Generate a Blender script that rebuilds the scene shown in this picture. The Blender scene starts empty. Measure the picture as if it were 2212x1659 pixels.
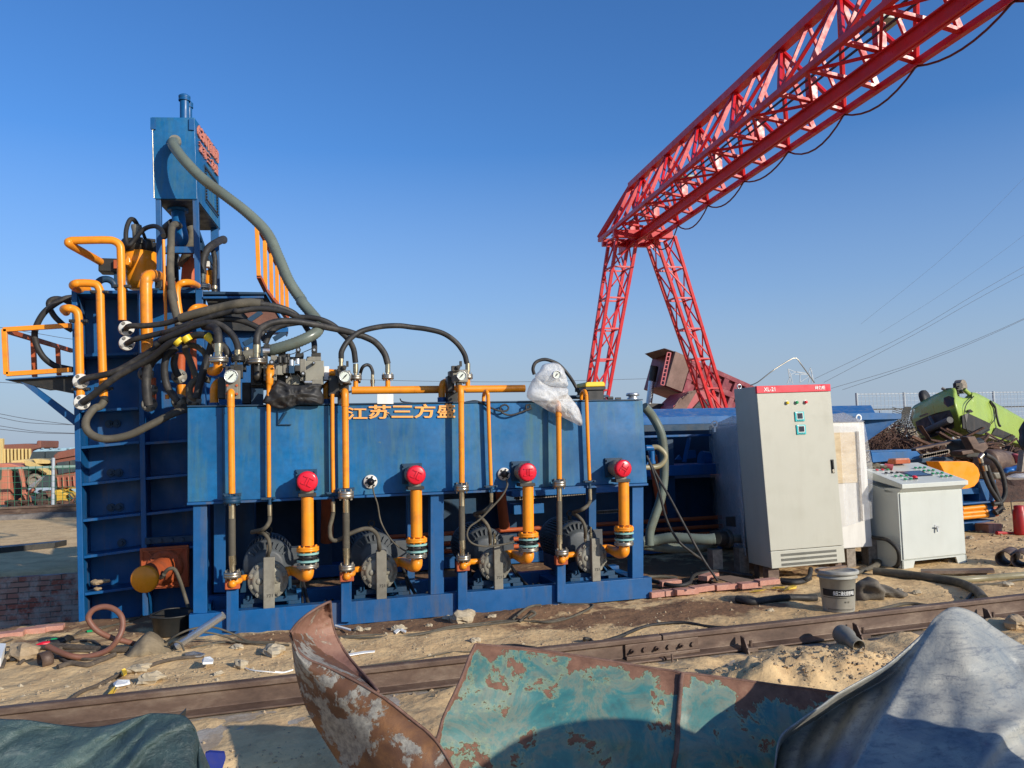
import bpy, math, random
from mathutils import Vector, Matrix, noise
V=Vector; PI=math.pi; R=math.radians
random.seed(7)
SC=bpy.context.scene
# ---------------------------------------------------------------- camera
F=1736.0; CH=1.62
_yaw=R(73.8); _p=math.atan(116/F); _a=.027
cf=V((math.cos(_yaw)*math.cos(_p),math.sin(_yaw)*math.cos(_p),math.sin(_p)))
_r0=V((math.sin(_yaw),-math.cos(_yaw),0)); _u0=_r0.cross(cf)
cr=_r0*math.cos(_a)-_u0*math.sin(_a); cu=_u0*math.cos(_a)+_r0*math.sin(_a)
CAM=V((0,0,CH))
cd=bpy.data.cameras.new('camera'); cam=bpy.data.objects.new('camera',cd); SC.collection.objects.link(cam)
cd.sensor_width=36; cd.lens=F/2212*36; cd.clip_end=3000; cd.clip_start=.05
m=Matrix((cr,cu,-cf)).transposed().to_4x4(); m.translation=CAM; cam.matrix_world=m
SC.camera=cam
def at(x,y,Y=None,Z=None,X=None):
    """point of the scene seen at survey coordinates x,y and lying on the plane Y, Z or X"""
    d=cf*F+cr*(x-1106)+cu*(829.5-y)
    t=Y/d.y if Y is not None else (X/d.x if X is not None else (Z-CH)/d.z)
    return CAM+d*t
def dep(P): return (P-CAM).dot(cf)
def fr(x0,y0,k): return lambda x,y:((x0+x/k)*.54004,(y0+y/k)*.54004)
def s2m(px,P): return px*dep(P)/F
# ---------------------------------------------------------------- mesh builder
class MB:
    def __init__(s): s.v=[]; s.f=[]; s.sm=[]
    def add(s,vs,fs,smooth=False):
        o=len(s.v); s.v+= [V(p) for p in vs]
        for f in fs: s.f.append([i+o for i in f]); s.sm.append(smooth)
        return s
    def hexa(s,a,b):
        n=len(a); vs=list(a)+list(b)
        fs=[list(range(n)),list(range(2*n-1,n-1,-1))]+[[(i+1)%n,i,n+i,n+(i+1)%n] for i in range(n)]
        return s.add(vs,fs)
    def prism(s,pts,vec): return s.hexa(pts,[V(p)+V(vec) for p in pts])
    def box(s,c,d,M=None):
        c=V(c); x,y,z=[k/2 for k in d]
        q=[V(p) for p in((-x,-y,-z),(x,-y,-z),(x,-y,z),(-x,-y,z),(-x,y,-z),(x,y,-z),(x,y,z),(-x,y,z))]
        if M: q=[M@p for p in q]
        q=[c+p for p in q]; return s.hexa(q[:4],q[4:])
    def bar(s,a,b,w,h=None,up=(0,0,1)):
        a=V(a);b=V(b);h=h or w; d=(b-a).normalized(); up=V(up)
        if abs(d.dot(up))>.98: up=V((0,1,0))
        x=d.cross(up).normalized()*w/2; y=x.cross(d).normalized()*h/2
        q=[-x-y,x-y,x+y,-x+y]
        return s.hexa([a+k for k in q],[b+k for k in q])
    def ring(s,c,d,r,n,ref=None):
        d=d.normalized(); ref=ref or (V((0,0,1)) if abs(d.z)<.9 else V((1,0,0)))
        x=d.cross(ref).normalized(); y=d.cross(x)
        return [c+x*r*math.cos(2*PI*i/n)+y*r*math.sin(2*PI*i/n) for i in range(n)],x
    def cyl(s,a,b,r,r2=None,n=16,cap=True):
        a=V(a);b=V(b); r2=r if r2 is None else r2; d=b-a
        A,_=s.ring(a,d,r,n);B,_=s.ring(b,d,r2,n)
        s.add(A+B,[[i,(i+1)%n,n+(i+1)%n,n+i] for i in range(n)],True)
        if cap: s.add(A,[list(range(n-1,-1,-1))]); s.add(B,[list(range(n))])
        return s
    def lathe(s,o,d,prof,n=24,smooth=True):
        o=V(o); d=V(d).normalized(); vs=[]; fs=[]
        for r,h in prof:
            A,_=s.ring(o+d*h,d,max(r,1e-4),n); vs+=A
        for k in range(len(prof)-1):
            fs+=[[k*n+i,k*n+(i+1)%n,(k+1)*n+(i+1)%n,(k+1)*n+i] for i in range(n)]
        s.add(vs,fs,smooth); return s
    def tube(s,pts,r,n=10,cap=True,sub=6,cr_=True):
        pts=[V(p) for p in pts]
        if cr_ and len(pts)>2: pts,rr=spline(pts,r,sub)
        else: rr=r if isinstance(r,(list,tuple)) else [r]*len(pts)
        vs=[];fs=[];x=None
        for i,p in enumerate(pts):
            d=(pts[min(i+1,len(pts)-1)]-pts[max(i-1,0)]).normalized()
            if x is None:
                ref=V((0,0,1)) if abs(d.z)<.9 else V((1,0,0)); x=d.cross(ref).normalized()
            else: x=(x-d*x.dot(d)).normalized()
            y=d.cross(x)
            vs+=[p+(x*math.cos(2*PI*k/n)+y*math.sin(2*PI*k/n))*rr[i] for k in range(n)]
        for i in range(len(pts)-1):
            fs+=[[i*n+k,i*n+(k+1)%n,(i+1)*n+(k+1)%n,(i+1)*n+k] for k in range(n)]
        s.add(vs,fs,True)
        if cap: s.add(vs[:n],[list(range(n-1,-1,-1))]); s.add(vs[-n:],[list(range(n))])
        return s
    def ball(s,c,r,sc=(1,1,1),n=14,m_=8,jit=0,seed=0):
        c=V(c); vs=[];fs=[]
        for i in range(m_+1):
            th=PI*i/m_
            for k in range(n):
                ph=2*PI*k/n
                p=V((math.sin(th)*math.cos(ph)*sc[0],math.sin(th)*math.sin(ph)*sc[1],math.cos(th)*sc[2]))*r
                if jit: p*=1+jit*noise.noise(p/r*1.7+V((seed*3.1,seed,0)))
                vs.append(c+p)
        for i in range(m_): fs+=[[i*n+k,(i+1)*n+k,(i+1)*n+(k+1)%n,i*n+(k+1)%n] for k in range(n)]
        return s.add(vs,fs,not jit or jit<.3)
    def grid(s,rows,smooth=True,thick=0):
        n=len(rows[0]); m_=len(rows); vs=[V(p) for r_ in rows for p in r_]
        fs=[[i*n+k,i*n+k+1,(i+1)*n+k+1,(i+1)*n+k] for i in range(m_-1) for k in range(n-1)]
        return s.add(vs,fs,smooth)
    def boxpx(s,x0,y0,x1,y1,Y,d,f=None):
        q=[(x0,y0),(x1,y0),(x1,y1),(x0,y1)]
        if f: q=[f(*p) for p in q]
        return s.prism([at(*p,Y=Y) for p in q],(0,d,0))
    def polypx(s,q,Y,d,f=None):
        if f: q=[f(*p) for p in q]
        return s.prism([at(*p,Y=Y) for p in q],(0,d,0))
def spline(pts,r,sub):
    n=len(pts); rr=list(r) if isinstance(r,(list,tuple)) else [r]*n; out=[];ro=[]
    for i in range(n-1):
        p0=pts[i-1] if i else pts[0]*2-pts[1]; p1=pts[i];p2=pts[i+1]; p3=pts[i+2] if i+2<n else pts[-1]*2-pts[-2]
        for k in range(sub):
            t=k/sub
            out.append(.5*((2*p1)+(p2-p0)*t+(2*p0-5*p1+4*p2-p3)*t*t+(3*p1-p0-3*p2+p3)*t**3)); ro.append(rr[i]+(rr[i+1]-rr[i])*t)
    out.append(pts[-1]); ro.append(rr[-1]); return out,ro
WL={}   # world location of every built object
def tag(o,label=None,cat=None,group=None,kind=None):
    if label:o['label']=label
    if cat:o['category']=cat
    if group:o['group']=group
    if kind:o['kind']=kind
    return o
def thing(name,loc,label,cat,group=None):
    o=bpy.data.objects.new(name,None); SC.collection.objects.link(o); o.location=loc; o.empty_display_size=.2
    WL[o]=V(loc); return tag(o,label,cat,group)
def ob(name,mb,mat,parent=None,bevel=0,label=None,cat=None,group=None,kind=None,origin=None,solid=0,sub=0):
    me=bpy.data.meshes.new(name)
    lo=V((min(v[i] for v in mb.v) for i in range(3))); hi=V((max(v[i] for v in mb.v) for i in range(3)))
    c=V(origin) if origin else (V(((lo.x+hi.x)/2,(lo.y+hi.y)/2,lo.z)) if parent is None else (lo+hi)/2)
    me.from_pydata([v-c for v in mb.v],[],mb.f); me.update()
    for p,s_ in zip(me.polygons,mb.sm): p.use_smooth=s_
    if isinstance(mat,(list,tuple)):
        for q in mat: me.materials.append(q)
    else: me.materials.append(mat)
    o=bpy.data.objects.new(name,me); SC.collection.objects.link(o)
    WL[o]=c
    if parent: o.parent=parent; o.location=c-WL[parent]
    else: o.location=c
    if solid:
        q=o.modifiers.new('solid','SOLIDIFY'); q.thickness=solid; q.offset=0
    if sub:
        q=o.modifiers.new('sub','SUBSURF'); q.levels=sub; q.render_levels=sub
    if bevel:
        q=o.modifiers.new('bevel','BEVEL'); q.width=bevel; q.segments=2; q.limit_method='ANGLE'; q.angle_limit=R(40); q.harden_normals=False
    return tag(o,label,cat,group,kind)
def dup(o,loc,rot=None,scale=None,label=None,parent=None):
    c=o.copy(); SC.collection.objects.link(c); c.parent=parent
    if parent is None: c.location=loc
    if rot is not None: c.rotation_euler=rot
    if scale is not None: c.scale=scale
    if label: c['label']=label
    for ch in o.children:
        q=ch.copy(); SC.collection.objects.link(q); q.parent=c
    return c
_fc={}
def textgeo(body,offset=0,extrude=.01):
    cu_=bpy.data.curves.new('txt','FONT'); cu_.body=body; cu_.size=1; cu_.extrude=extrude; cu_.offset=offset; cu_.resolution_u=3
    o=bpy.data.objects.new('txt',cu_); SC.collection.objects.link(o)
    dg=bpy.context.evaluated_depsgraph_get(); me=bpy.data.meshes.new_from_object(o.evaluated_get(dg))
    vs=[v.co.copy() for v in me.vertices]; fs=[list(p.vertices) for p in me.polygons]
    bpy.data.objects.remove(o); bpy.data.curves.remove(cu_); bpy.data.meshes.remove(me)
    return vs,fs
def text(mb,body,p0,p1,up,h,depth=.004,offset=0,nrm=None):
    """lettering that fills the width p0-p1 and the height h on the surface spanned by p0-p1 and up"""
    vs,fs=textgeo(body,offset,.5)
    if not vs: return mb
    x0=min(v.x for v in vs);x1=max(v.x for v in vs);y0=min(v.y for v in vs);y1=max(v.y for v in vs)
    p0=V(p0);p1=V(p1);X=p1-p0; U=V(up).normalized(); N=X.cross(U).normalized()
    return mb.add([p0+X*((v.x-x0)/(x1-x0))+U*h*((v.y-y0)/(y1-y0))+N*depth*(v.z+.5) for v in vs],fs)
def proj(p):
    q=V(p)-CAM; z=q.dot(cf); return 1106+F*q.dot(cr)/z, 829.5-F*q.dot(cu)/z
def pdist(x,y,L):
    best=1e9;sg=0
    for (ax,ay),(bx,by) in zip(L,L[1:]):
        dx,dy=bx-ax,by-ay; t=max(0,min(1,((x-ax)*dx+(y-ay)*dy)/(dx*dx+dy*dy))); ex,ey=x-ax-dx*t,y-ay-dy*t; d=math.hypot(ex,ey)
        if d<best: best=d; sg=1 if dx*ey-dy*ex>0 else -1
    return best,sg
def lerp(a,b,t): return a+(b-a)*t
# ---------------------------------------------------------------- materials
def nodes(name):
    m_=bpy.data.materials.new(name); m_.use_nodes=True; nt=m_.node_tree
    return m_,nt,nt.nodes['Principled BSDF']
def N(nt,t,**k):
    n=nt.nodes.new(t)
    for a,b in k.items():
        if a in n.inputs: n.inputs[a].default_value=b
        else: setattr(n,a,b)
    return n
def ramp(nt,src,stops):
    r_=nt.nodes.new('ShaderNodeValToRGB'); e=r_.color_ramp.elements
    while len(e)<len(stops): e.new(.5)
    for q,(p,c) in zip(e,stops): q.position=p; q.color=(c,c,c,1) if isinstance(c,(int,float)) else (*c,1)
    nt.links.new(src,r_.inputs[0]); return r_.outputs[0]
def mix(nt,fac,a,b,mode='MIX'):
    n=nt.nodes.new('ShaderNodeMix'); n.data_type='RGBA'; n.blend_type=mode
    for k,val in ((0,fac),(6,a),(7,b)):
        if isinstance(val,(tuple,list)): n.inputs[k].default_value=(*val,1)
        elif isinstance(val,(int,float)): n.inputs[k].default_value=val
        else: nt.links.new(val,n.inputs[k])
    return n.outputs[2]
def noi(nt,co,scale,detail=6,rough=.55,dist=0):
    n=N(nt,'ShaderNodeTexNoise'); n.inputs['Scale'].default_value=scale; n.inputs['Detail'].default_value=detail
    n.inputs['Roughness'].default_value=rough; n.inputs['Distortion'].default_value=dist
    nt.links.new(co,n.inputs['Vector']); return n.outputs[0]
def coord(nt,world=True,stretch=None):
    if world:
        o=N(nt,'ShaderNodeNewGeometry').outputs['Position']
    else: o=N(nt,'ShaderNodeTexCoord').outputs['Object']
    if stretch:
        mp=N(nt,'ShaderNodeMapping'); mp.inputs['Scale'].default_value=stretch; nt.links.new(o,mp.inputs[0]); o=mp.outputs[0]
    return o
def paint(name,col,rough=.45,metal=0,var=.12,dirt=(.12,.09,.06),damt=.35,dscale=3,streak=True,bump=.15,bscale=60,spec=.4,chips=None,chipth=.68,ripple=0):
    m_,nt,b=nodes(name); co=coord(nt)
    big=noi(nt,co,1.3,5); fine=noi(nt,co,22,6,.65)
    c=mix(nt,ramp(nt,big,[(.3,0),(.7,1)]),tuple(x*(1-var) for x in col),tuple(min(1,x*(1+var)) for x in col))
    c=mix(nt,ramp(nt,fine,[(.35,0),(.75,.35*var*4)]),c,tuple(x*.55 for x in col))
    sc=coord(nt,True,(1,1,.12)) if streak else co
    d=noi(nt,sc,dscale*2,8,.7)
    dm=ramp(nt,d,[(.5,0),(.72,damt)])
    c=mix(nt,dm,c,dirt)
    if chips:
        cm=ramp(nt,noi(nt,co,9,10,.72,.4),[(chipth,0),(chipth+.02,1)]); c=mix(nt,cm,c,chips)
    nt.links.new(c,b.inputs['Base Color'])
    nt.links.new(ramp(nt,noi(nt,co,7,5),[(.3,max(0,rough-.12)),(.7,min(1,rough+.18))]),b.inputs['Roughness'])
    b.inputs['Metallic'].default_value=metal; b.inputs['Specular IOR Level'].default_value=spec
    if bump:
        bp=N(nt,'ShaderNodeBump'); bp.inputs['Strength'].default_value=bump; bp.inputs['Distance'].default_value=.003
        nt.links.new(mix(nt,.5,noi(nt,co,bscale,4),noi(nt,co,8,3)),bp.inputs['Height']); nt.links.new(bp.outputs[0],b.inputs['Normal'])
        if ripple:
            b2=N(nt,'ShaderNodeBump'); b2.inputs['Strength'].default_value=1; b2.inputs['Distance'].default_value=ripple; nt.links.new(noi(nt,co,1.6,2,.4),b2.inputs['Height']); nt.links.new(b2.outputs[0],bp.inputs['Normal'])
    return m_
def multi(name,cols,scale=3,rough=.8,metal=0,bump=.4,bscale=30,dist=.006,stretch=None,sharp=False,world=True,detail=10,nrough=.65):
    """mottled surface: colour stops along one broken noise"""
    m_,nt,b=nodes(name); co=coord(nt,world,stretch)
    n=noi(nt,co,scale,detail,nrough,.3)
    c=ramp(nt,n,cols)
    c=mix(nt,ramp(nt,noi(nt,co,scale*9,5,.7),[(.35,.0),(.7,.5)]),c,mix(nt,1,c,(.55,.55,.55),'MULTIPLY'))
    nt.links.new(c,b.inputs['Base Color']); b.inputs['Roughness'].default_value=rough; b.inputs['Metallic'].default_value=metal
    bp=N(nt,'ShaderNodeBump'); bp.inputs['Strength'].default_value=bump; bp.inputs['Distance'].default_value=dist
    nt.links.new(mix(nt,.5,n,noi(nt,co,bscale,6,.7)),bp.inputs['Height']); nt.links.new(bp.outputs[0],b.inputs['Normal'])
    return m_
def ribbed(name,col,pitch,rough=.4,dirt=(.2,.18,.13)):
    """corrugated hose: rings come from geometry, this is the skin"""
    return paint(name,col,rough,dirt=dirt,damt=.6,dscale=4,streak=False,bump=.1)
M={}
M['blue']=paint('blue_paint',(.0,.095,.28),.45,damt=.6,ripple=.02,dirt=(.035,.075,.12),var=.22,bump=.12,dscale=1.2)
M['blue2']=paint('blue_paint_dull',(.0,.078,.235),.5,damt=.7,ripple=.02,dirt=(.10,.09,.075),var=.22,bump=.2)
M['blue3']=paint('blue_paint_tank',(.001,.105,.27),.42,damt=1,dirt=(.055,.14,.13),var=.36,dscale=1.8,chips=(.05,.12,.16),chipth=.66,ripple=.03)
M['dblue']=paint('dark_blue_grimy',(.006,.042,.09),.5,damt=.6,dirt=(.03,.028,.025),var=.3)
M['orange']=paint('orange_pipe_paint',(.82,.27,.012),.35,damt=.45,dirt=(.22,.09,.03),var=.12,bump=.1,streak=False,chips=(.16,.07,.03),chipth=.665)
M['orange2']=paint('orange_red_primer',(.42,.085,.022),.6,damt=.6,dirt=(.10,.05,.03),var=.2)
M['orangec']=paint('orange_cylinder_paint',(.9,.30,.012),.28,damt=.2,dirt=(.3,.12,.02),var=.06,streak=False)
M['orangel']=paint('orange_lettering',(.85,.38,.09),.5,damt=.3,dirt=(.3,.12,.04),streak=False)
M['redtxt']=paint('red_lettering',(.60,.21,.14),.5,damt=.2,streak=False)
M['red']=paint('red_cap_plastic',(.62,.012,.03),.28,damt=.12,dirt=(.3,.02,.02),var=.06,bump=.02)
M['crane']=paint('red_crane_paint',(.56,.010,.014),.38,damt=.35,dirt=(.22,.03,.02),var=.15,spec=.45)
M['steel']=paint('bare_steel',(.40,.36,.29),.34,metal=.85,damt=.4,dirt=(.12,.09,.06),var=.2,streak=False)
M['brass']=paint('plated_fitting',(.48,.40,.26),.28,metal=.9,damt=.3,dirt=(.15,.11,.06),var=.15,streak=False)
M['zinc']=paint('galvanised',(.55,.56,.56),.3,metal=.8,damt=.2,var=.15,streak=False)
M['cast']=paint('grey_cast_iron',(.22,.205,.165),.5,metal=.3,damt=.55,dirt=(.08,.065,.045),var=.25,streak=False)
M['pump']=paint('pump_grey',(.27,.255,.20),.45,metal=.25,damt=.4,dirt=(.12,.09,.06),var=.15,streak=False)
M['motor']=paint('motor_grey_paint',(.07,.08,.088),.5,damt=.5,dirt=(.06,.05,.04),var=.25,streak=False)
M['dark']=paint('dark_oily_steel',(.035,.035,.032),.45,metal=.3,damt=.5,dirt=(.09,.065,.04),var=.3,streak=False)
M['black']=paint('black_plastic',(.012,.012,.013),.45,damt=.3,dirt=(.08,.07,.06),var=.2,streak=False)
M['rubber']=paint('black_hose_rubber',(.024,.023,.022),.6,damt=.6,dirt=(.11,.095,.075),var=.3,streak=False,bump=.25,bscale=180)
M['rubberd']=paint('dusty_hose_rubber',(.085,.075,.055),.75,damt=.7,dirt=(.20,.165,.11),var=.3,streak=False,bump=.3,bscale=120)
M['rubberc']=paint('black_rubber_sheet',(.03,.029,.028),.58,damt=.5,dirt=(.10,.08,.06),var=.3,streak=False,bump=.3)
M['teal']=paint('teal_rubber_ring',(.22,.42,.38),.5,damt=.4,streak=False)
M['cabinet']=paint('beige_cabinet_enamel',(.43,.42,.345),.4,damt=.16,dirt=(.3,.26,.2),var=.03,bump=.03)
M['console']=paint('pale_grey_enamel',(.50,.52,.47),.42,damt=.15,dirt=(.3,.27,.22),var=.03,bump=.03)
M['white']=paint('white_enamel',(.74,.73,.68),.4,damt=.15,var=.03,bump=.03)
M['wred']=paint('cabinet_header_red',(.62,.03,.05),.35,damt=.1,var=.04,bump=0)
M['lwhite']=paint('lettering_white',(.85,.85,.8),.5,damt=.1,var=.02,bump=0)
M['yellow']=paint('yellow_plastic',(.75,.52,.02),.4,damt=.25,var=.08,streak=False)
M['tealp']=paint('teal_bezel',(.02,.45,.45),.35,damt=.05,var=.03,bump=0)
M['screen']=paint('dark_display',(.03,.035,.05),.12,damt=.05,var=.1,bump=0)
M['green']=paint('green_button',(.01,.30,.10),.3,damt=.05,bump=0)
M['dirtyw']=paint('grimy_white_disc',(.62,.60,.54),.4,damt=.5,dirt=(.2,.17,.12),var=.12,streak=False)
M['dial']=paint('gauge_dial',(.62,.66,.58),.25,damt=.05,var=.03,bump=0)
# ---------------------------------------------------------------- light and air
SUND=V((-.58,.81,-.375)).normalized()
ld=bpy.data.lights.new('sun','SUN'); sun=bpy.data.objects.new('sun',ld); SC.collection.objects.link(sun)
ld.energy=5.0; ld.angle=R(.5); ld.color=(1,.92,.80); sun.rotation_euler=SUND.to_track_quat('-Z','Y').to_euler(); sun.location=(5,-8,9)
w=bpy.data.worlds.new('World'); SC.world=w; w.use_nodes=True; nt=w.node_tree; bg=nt.nodes['Background']
sk=nt.nodes.new('ShaderNodeTexSky'); sk.sky_type='NISHITA'; sk.sun_disc=False
sk.sun_elevation=math.asin(-SUND.z); sk.sun_rotation=math.atan2(-SUND.x,-SUND.y)
sk.altitude=0; sk.air_density=1.0; sk.dust_density=.8; sk.ozone_density=4.0
hs=nt.nodes.new('ShaderNodeHueSaturation'); hs.inputs['Saturation'].default_value=1.12; nt.links.new(sk.outputs[0],hs.inputs['Color']); 
# winter dust band low in the sky
_tc=nt.nodes.new('ShaderNodeTexCoord'); _sp=nt.nodes.new('ShaderNodeSeparateXYZ'); nt.links.new(_tc.outputs['Generated'],_sp.inputs[0])
_f=ramp(nt,_sp.outputs[2],[(.0,.92),(.07,.78),(.17,.38),(.34,0)])
_tn=mix(nt,1,hs.outputs[0],(.86,1.07,1.32),'MULTIPLY')
nt.links.new(mix(nt,_f,_tn,(2.95,3.6,4.6)),bg.inputs[0]); bg.inputs[1].default_value=.13
SC.view_settings.view_transform='Standard'; SC.view_settings.look='None'; SC.view_settings.exposure=0; SC.view_settings.gamma=1
# ---------------------------------------------------------------- ground
def fbm(x,y,s,o=3):
    a=0;k=1
    for i in range(o): a+=k*noise.noise(V((x*s,y*s,i*7.3))); s*=2.1;k*=.5
    return a
def sst(a,b,x):
    t=max(0,min(1,(x-a)/(b-a))); return t*t*(3-2*t)
MOUND=at(1760,1450,Z=.1)
def gh(x,y):
    z=.018*fbm(x,y,1.1,3)
    if -6<x<11 and 2<y<11: z+=.014*fbm(x+9,y,5,3)+.006*fbm(x,y+5,17,2)
    z-=.10*sst(4.55,4.25,y)*(1-.9*sst(.6,1.6,x))
    if 4.1<y<5.3: z+=(.055*sst(.4,1.4,x)+.02)*(.75+.9*fbm(x,y,2.3,3))*sst(5.32,5.1,y)
    # open pit in front of and under the shear, edge of loose earth
    ed=8.58+.05*fbm(x,y,2,2)
    if y>ed-.5 and x<.35:
        pit=sst(ed,ed+.1,y)*sst(11.97,11.95,y)*sst(.3,.2,x)
        z=z*(1-pit)-.95*pit
    # spoil heap beside the rail
    for (mx,my,rx,ry,h) in ((MOUND.x-.15,MOUND.y,.42,.30,.15),(MOUND.x+.38,MOUND.y-.05,.35,.25,.11),(MOUND.x-.6,MOUND.y+.05,.35,.2,.06)):
        q=((x-mx)/rx)**2+((y-my)/ry)**2
        if q<6: z+=h*math.exp(-q)*(1+.5*fbm(x,y,9,3))
    b=at(1762,1292,Z=0); q=((x-2.3)/.45)**2+((y-7.2)/.14)**2
    if q<6: z+=.05*math.exp(-q)
    # heap of earth at the right behind the crumpled sheet
    q=((x-6.3)/.8)**2+((y-4.5)/.4)**2
    if q<6: z+=.16*math.exp(-q)*(1+.6*fbm(x,y,6,3))
    # low bank on the far right
    if x>8 and 8<y<14: z+=.05*sst(8,9,y)*fbm(x,y,.9,3)
    return z
def axis(a,b,st,far0,far1,k=1.22):
    xs=[a+i*st for i in range(int((b-a)/st)+1)]
    s=st;q=xs[-1]
    while q<far1: s*=k;q+=s;xs.append(q)
    s=st;q=xs[0];lo=[]
    while q>far0: s*=k;q-=s;lo.append(q)
    return lo[::-1]+xs
gx=axis(-4.2,8.4,.042,-900,1500); gy=axis(2.6,8.9,.042,-40,1600,1.12)
mb=MB(); mb.grid([[V((x,y,gh(x,y))) for x in gx] for y in gy])
def groundmat():
    m_,nt,b=nodes('sandy_earth'); co=coord(nt)
    n1=noi(nt,co,.55,8,.62,.4); n2=noi(nt,co,3.2,10,.7,.3); n3=noi(nt,co,42,5,.7)
    c=ramp(nt,n1,[(.30,(.54,.355,.17)),(.5,(.70,.495,.255)),(.68,(.61,.415,.205))])
    c=mix(nt,ramp(nt,n2,[(.46,0),(.62,.55)]),c,(.38,.245,.13))
    c=mix(nt,ramp(nt,n2,[(.28,.5),(.40,0)]),c,(.74,.56,.33))
    c=mix(nt,ramp(nt,n3,[(.58,0),(.70,.4)]),c,(.34,.23,.13))
    # oil-soaked reddish soil along the power unit, plus a darkened area beneath it
    sx=N(nt,'ShaderNodeSeparateXYZ'); nt.links.new(co,sx.inputs[0])
    def mth(op,a,b_,c_=None):
        n=N(nt,'ShaderNodeMath'); n.operation=op
        for k,v_ in enumerate((a,b_,c_)):
            if v_ is None: continue
            if isinstance(v_,(int,float)): n.inputs[k].default_value=v_
            else: nt.links.new(v_,n.inputs[k])
        return n.outputs[0]
    def blob(x,y,rx,ry):
        a=mth('POWER',mth('ABSOLUTE',mth('DIVIDE',mth('SUBTRACT',sx.outputs[0],x),rx),0),2)
        d=mth('POWER',mth('ABSOLUTE',mth('DIVIDE',mth('SUBTRACT',sx.outputs[1],y),ry),0),2)
        return mth('SUBTRACT',1,mth('ADD',a,d))
    bl=mth('MAXIMUM',blob(3.3,6.75,1.5,.42),blob(1.2,7.2,2.2,.34))
    bl=mth('MAXIMUM',bl,blob(1.8,8.8,5.2,1.7))  # wide blob: dark under tank and bed put into the soil colour
    msk=ramp(nt,mth('ADD',mth('MULTIPLY',bl,.35),n2),[(.52,0),(.66,.85)])
    c=mix(nt,msk,c,(.15,.075,.045))
    nt.links.new(c,b.inputs['Base Color']); b.inputs['Roughness'].default_value=.95; b.inputs['Specular IOR Level'].default_value=.15
    vo=N(nt,'ShaderNodeTexVoronoi'); vo.inputs['Scale'].default_value=19; nt.links.new(co,vo.inputs['Vector'])
    hgt=mix(nt,.35,mix(nt,.5,n2,n3),vo.outputs[0])
    bp=N(nt,'ShaderNodeBump'); bp.inputs['Strength'].default_value=.65; bp.inputs['Distance'].default_value=.026
    nt.links.new(hgt,bp.inputs['Height']); nt.links.new(bp.outputs[0],b.inputs['Normal']); return m_
M['ground']=groundmat()
ob('ground',mb,M['ground'],kind='structure',origin=(0,0,0))
M['stone']=multi('limestone_lump',[(.3,(.34,.27,.17)),(.55,(.50,.415,.28)),(.75,(.56,.49,.36))],4,.9,bump=.8,dist=.01)
M['earthclod']=multi('earth_clod',[(.3,(.30,.21,.12)),(.6,(.44,.33,.20)),(.8,(.50,.40,.27))],6,.95,bump=.8,dist=.01)
M['conc']=multi('rough_concrete',[(.3,(.30,.23,.155)),(.48,(.38,.30,.21)),(.60,(.42,.37,.30)),(.72,(.56,.53,.46))],5,.9,bump=.9,dist=.012)
# crumbs and gravel, uncountable
def crumbs(n,x0,x1,y0,y1,smin,smax,seed,clust=None):
    rnd=random.Random(seed); b=MB()
    base=[(1,0,0),(-1,0,0),(0,1,0),(0,-1,0),(0,0,1),(0,0,-.6)]
    for i in range(n):
        if clust and rnd.random()<.6:
            cx,cy,rr=rnd.choice(clust); x=rnd.gauss(cx,rr);y=rnd.gauss(cy,rr*.5)
        else: x=rnd.uniform(x0,x1);y=rnd.uniform(y0,y1)
        if x<.35 and 8.45<y<12: continue
        s_=smin*(smax/smin)**(rnd.random()**2.2); a=rnd.random()*6.28; z=gh(x,y)
        vs=[]
        for p in base:
            k=s_*rnd.uniform(.6,1.3); vs.append((x+k*(p[0]*math.cos(a)-p[1]*math.sin(a)),y+k*(p[0]*math.sin(a)+p[1]*math.cos(a)),z+k*p[2]*.75))
        b.add(vs,[[0,2,4],[2,1,4],[1,3,4],[3,0,4],[2,0,5],[1,2,5],[3,1,5],[0,3,5]])
    return b
ob('gravel',crumbs(9000,-4,8.2,3.2,8.5,.003,.020,3,[(MOUND.x,MOUND.y,.4),(MOUND.x+.4,MOUND.y-.1,.3),(-.5,6.3,.7),(2,6,.8),(0,4.2,.5),(6.2,4.5,.5)]),M['earthclod'],kind='stuff',
   label='loose crumbs of dry earth and gravel scattered over the sand',cat='gravel')
ob('pebbles',crumbs(260,-4,8.5,3.4,8.4,.006,.028,11,[(.7,6.7,.5),(-1.6,6.2,.5),(-.4,5.9,.4)]),M['stone'],kind='stuff',
   label='pale pebbles scattered between the rail and the blue unit',cat='pebbles')
ob('earth_crumbs',crumbs(1800,7.5,14,7.5,13.5,.012,.06,5),M['earthclod'],kind='stuff',label='coarse clods over the bare ground behind the control desk',cat='clods')
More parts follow.
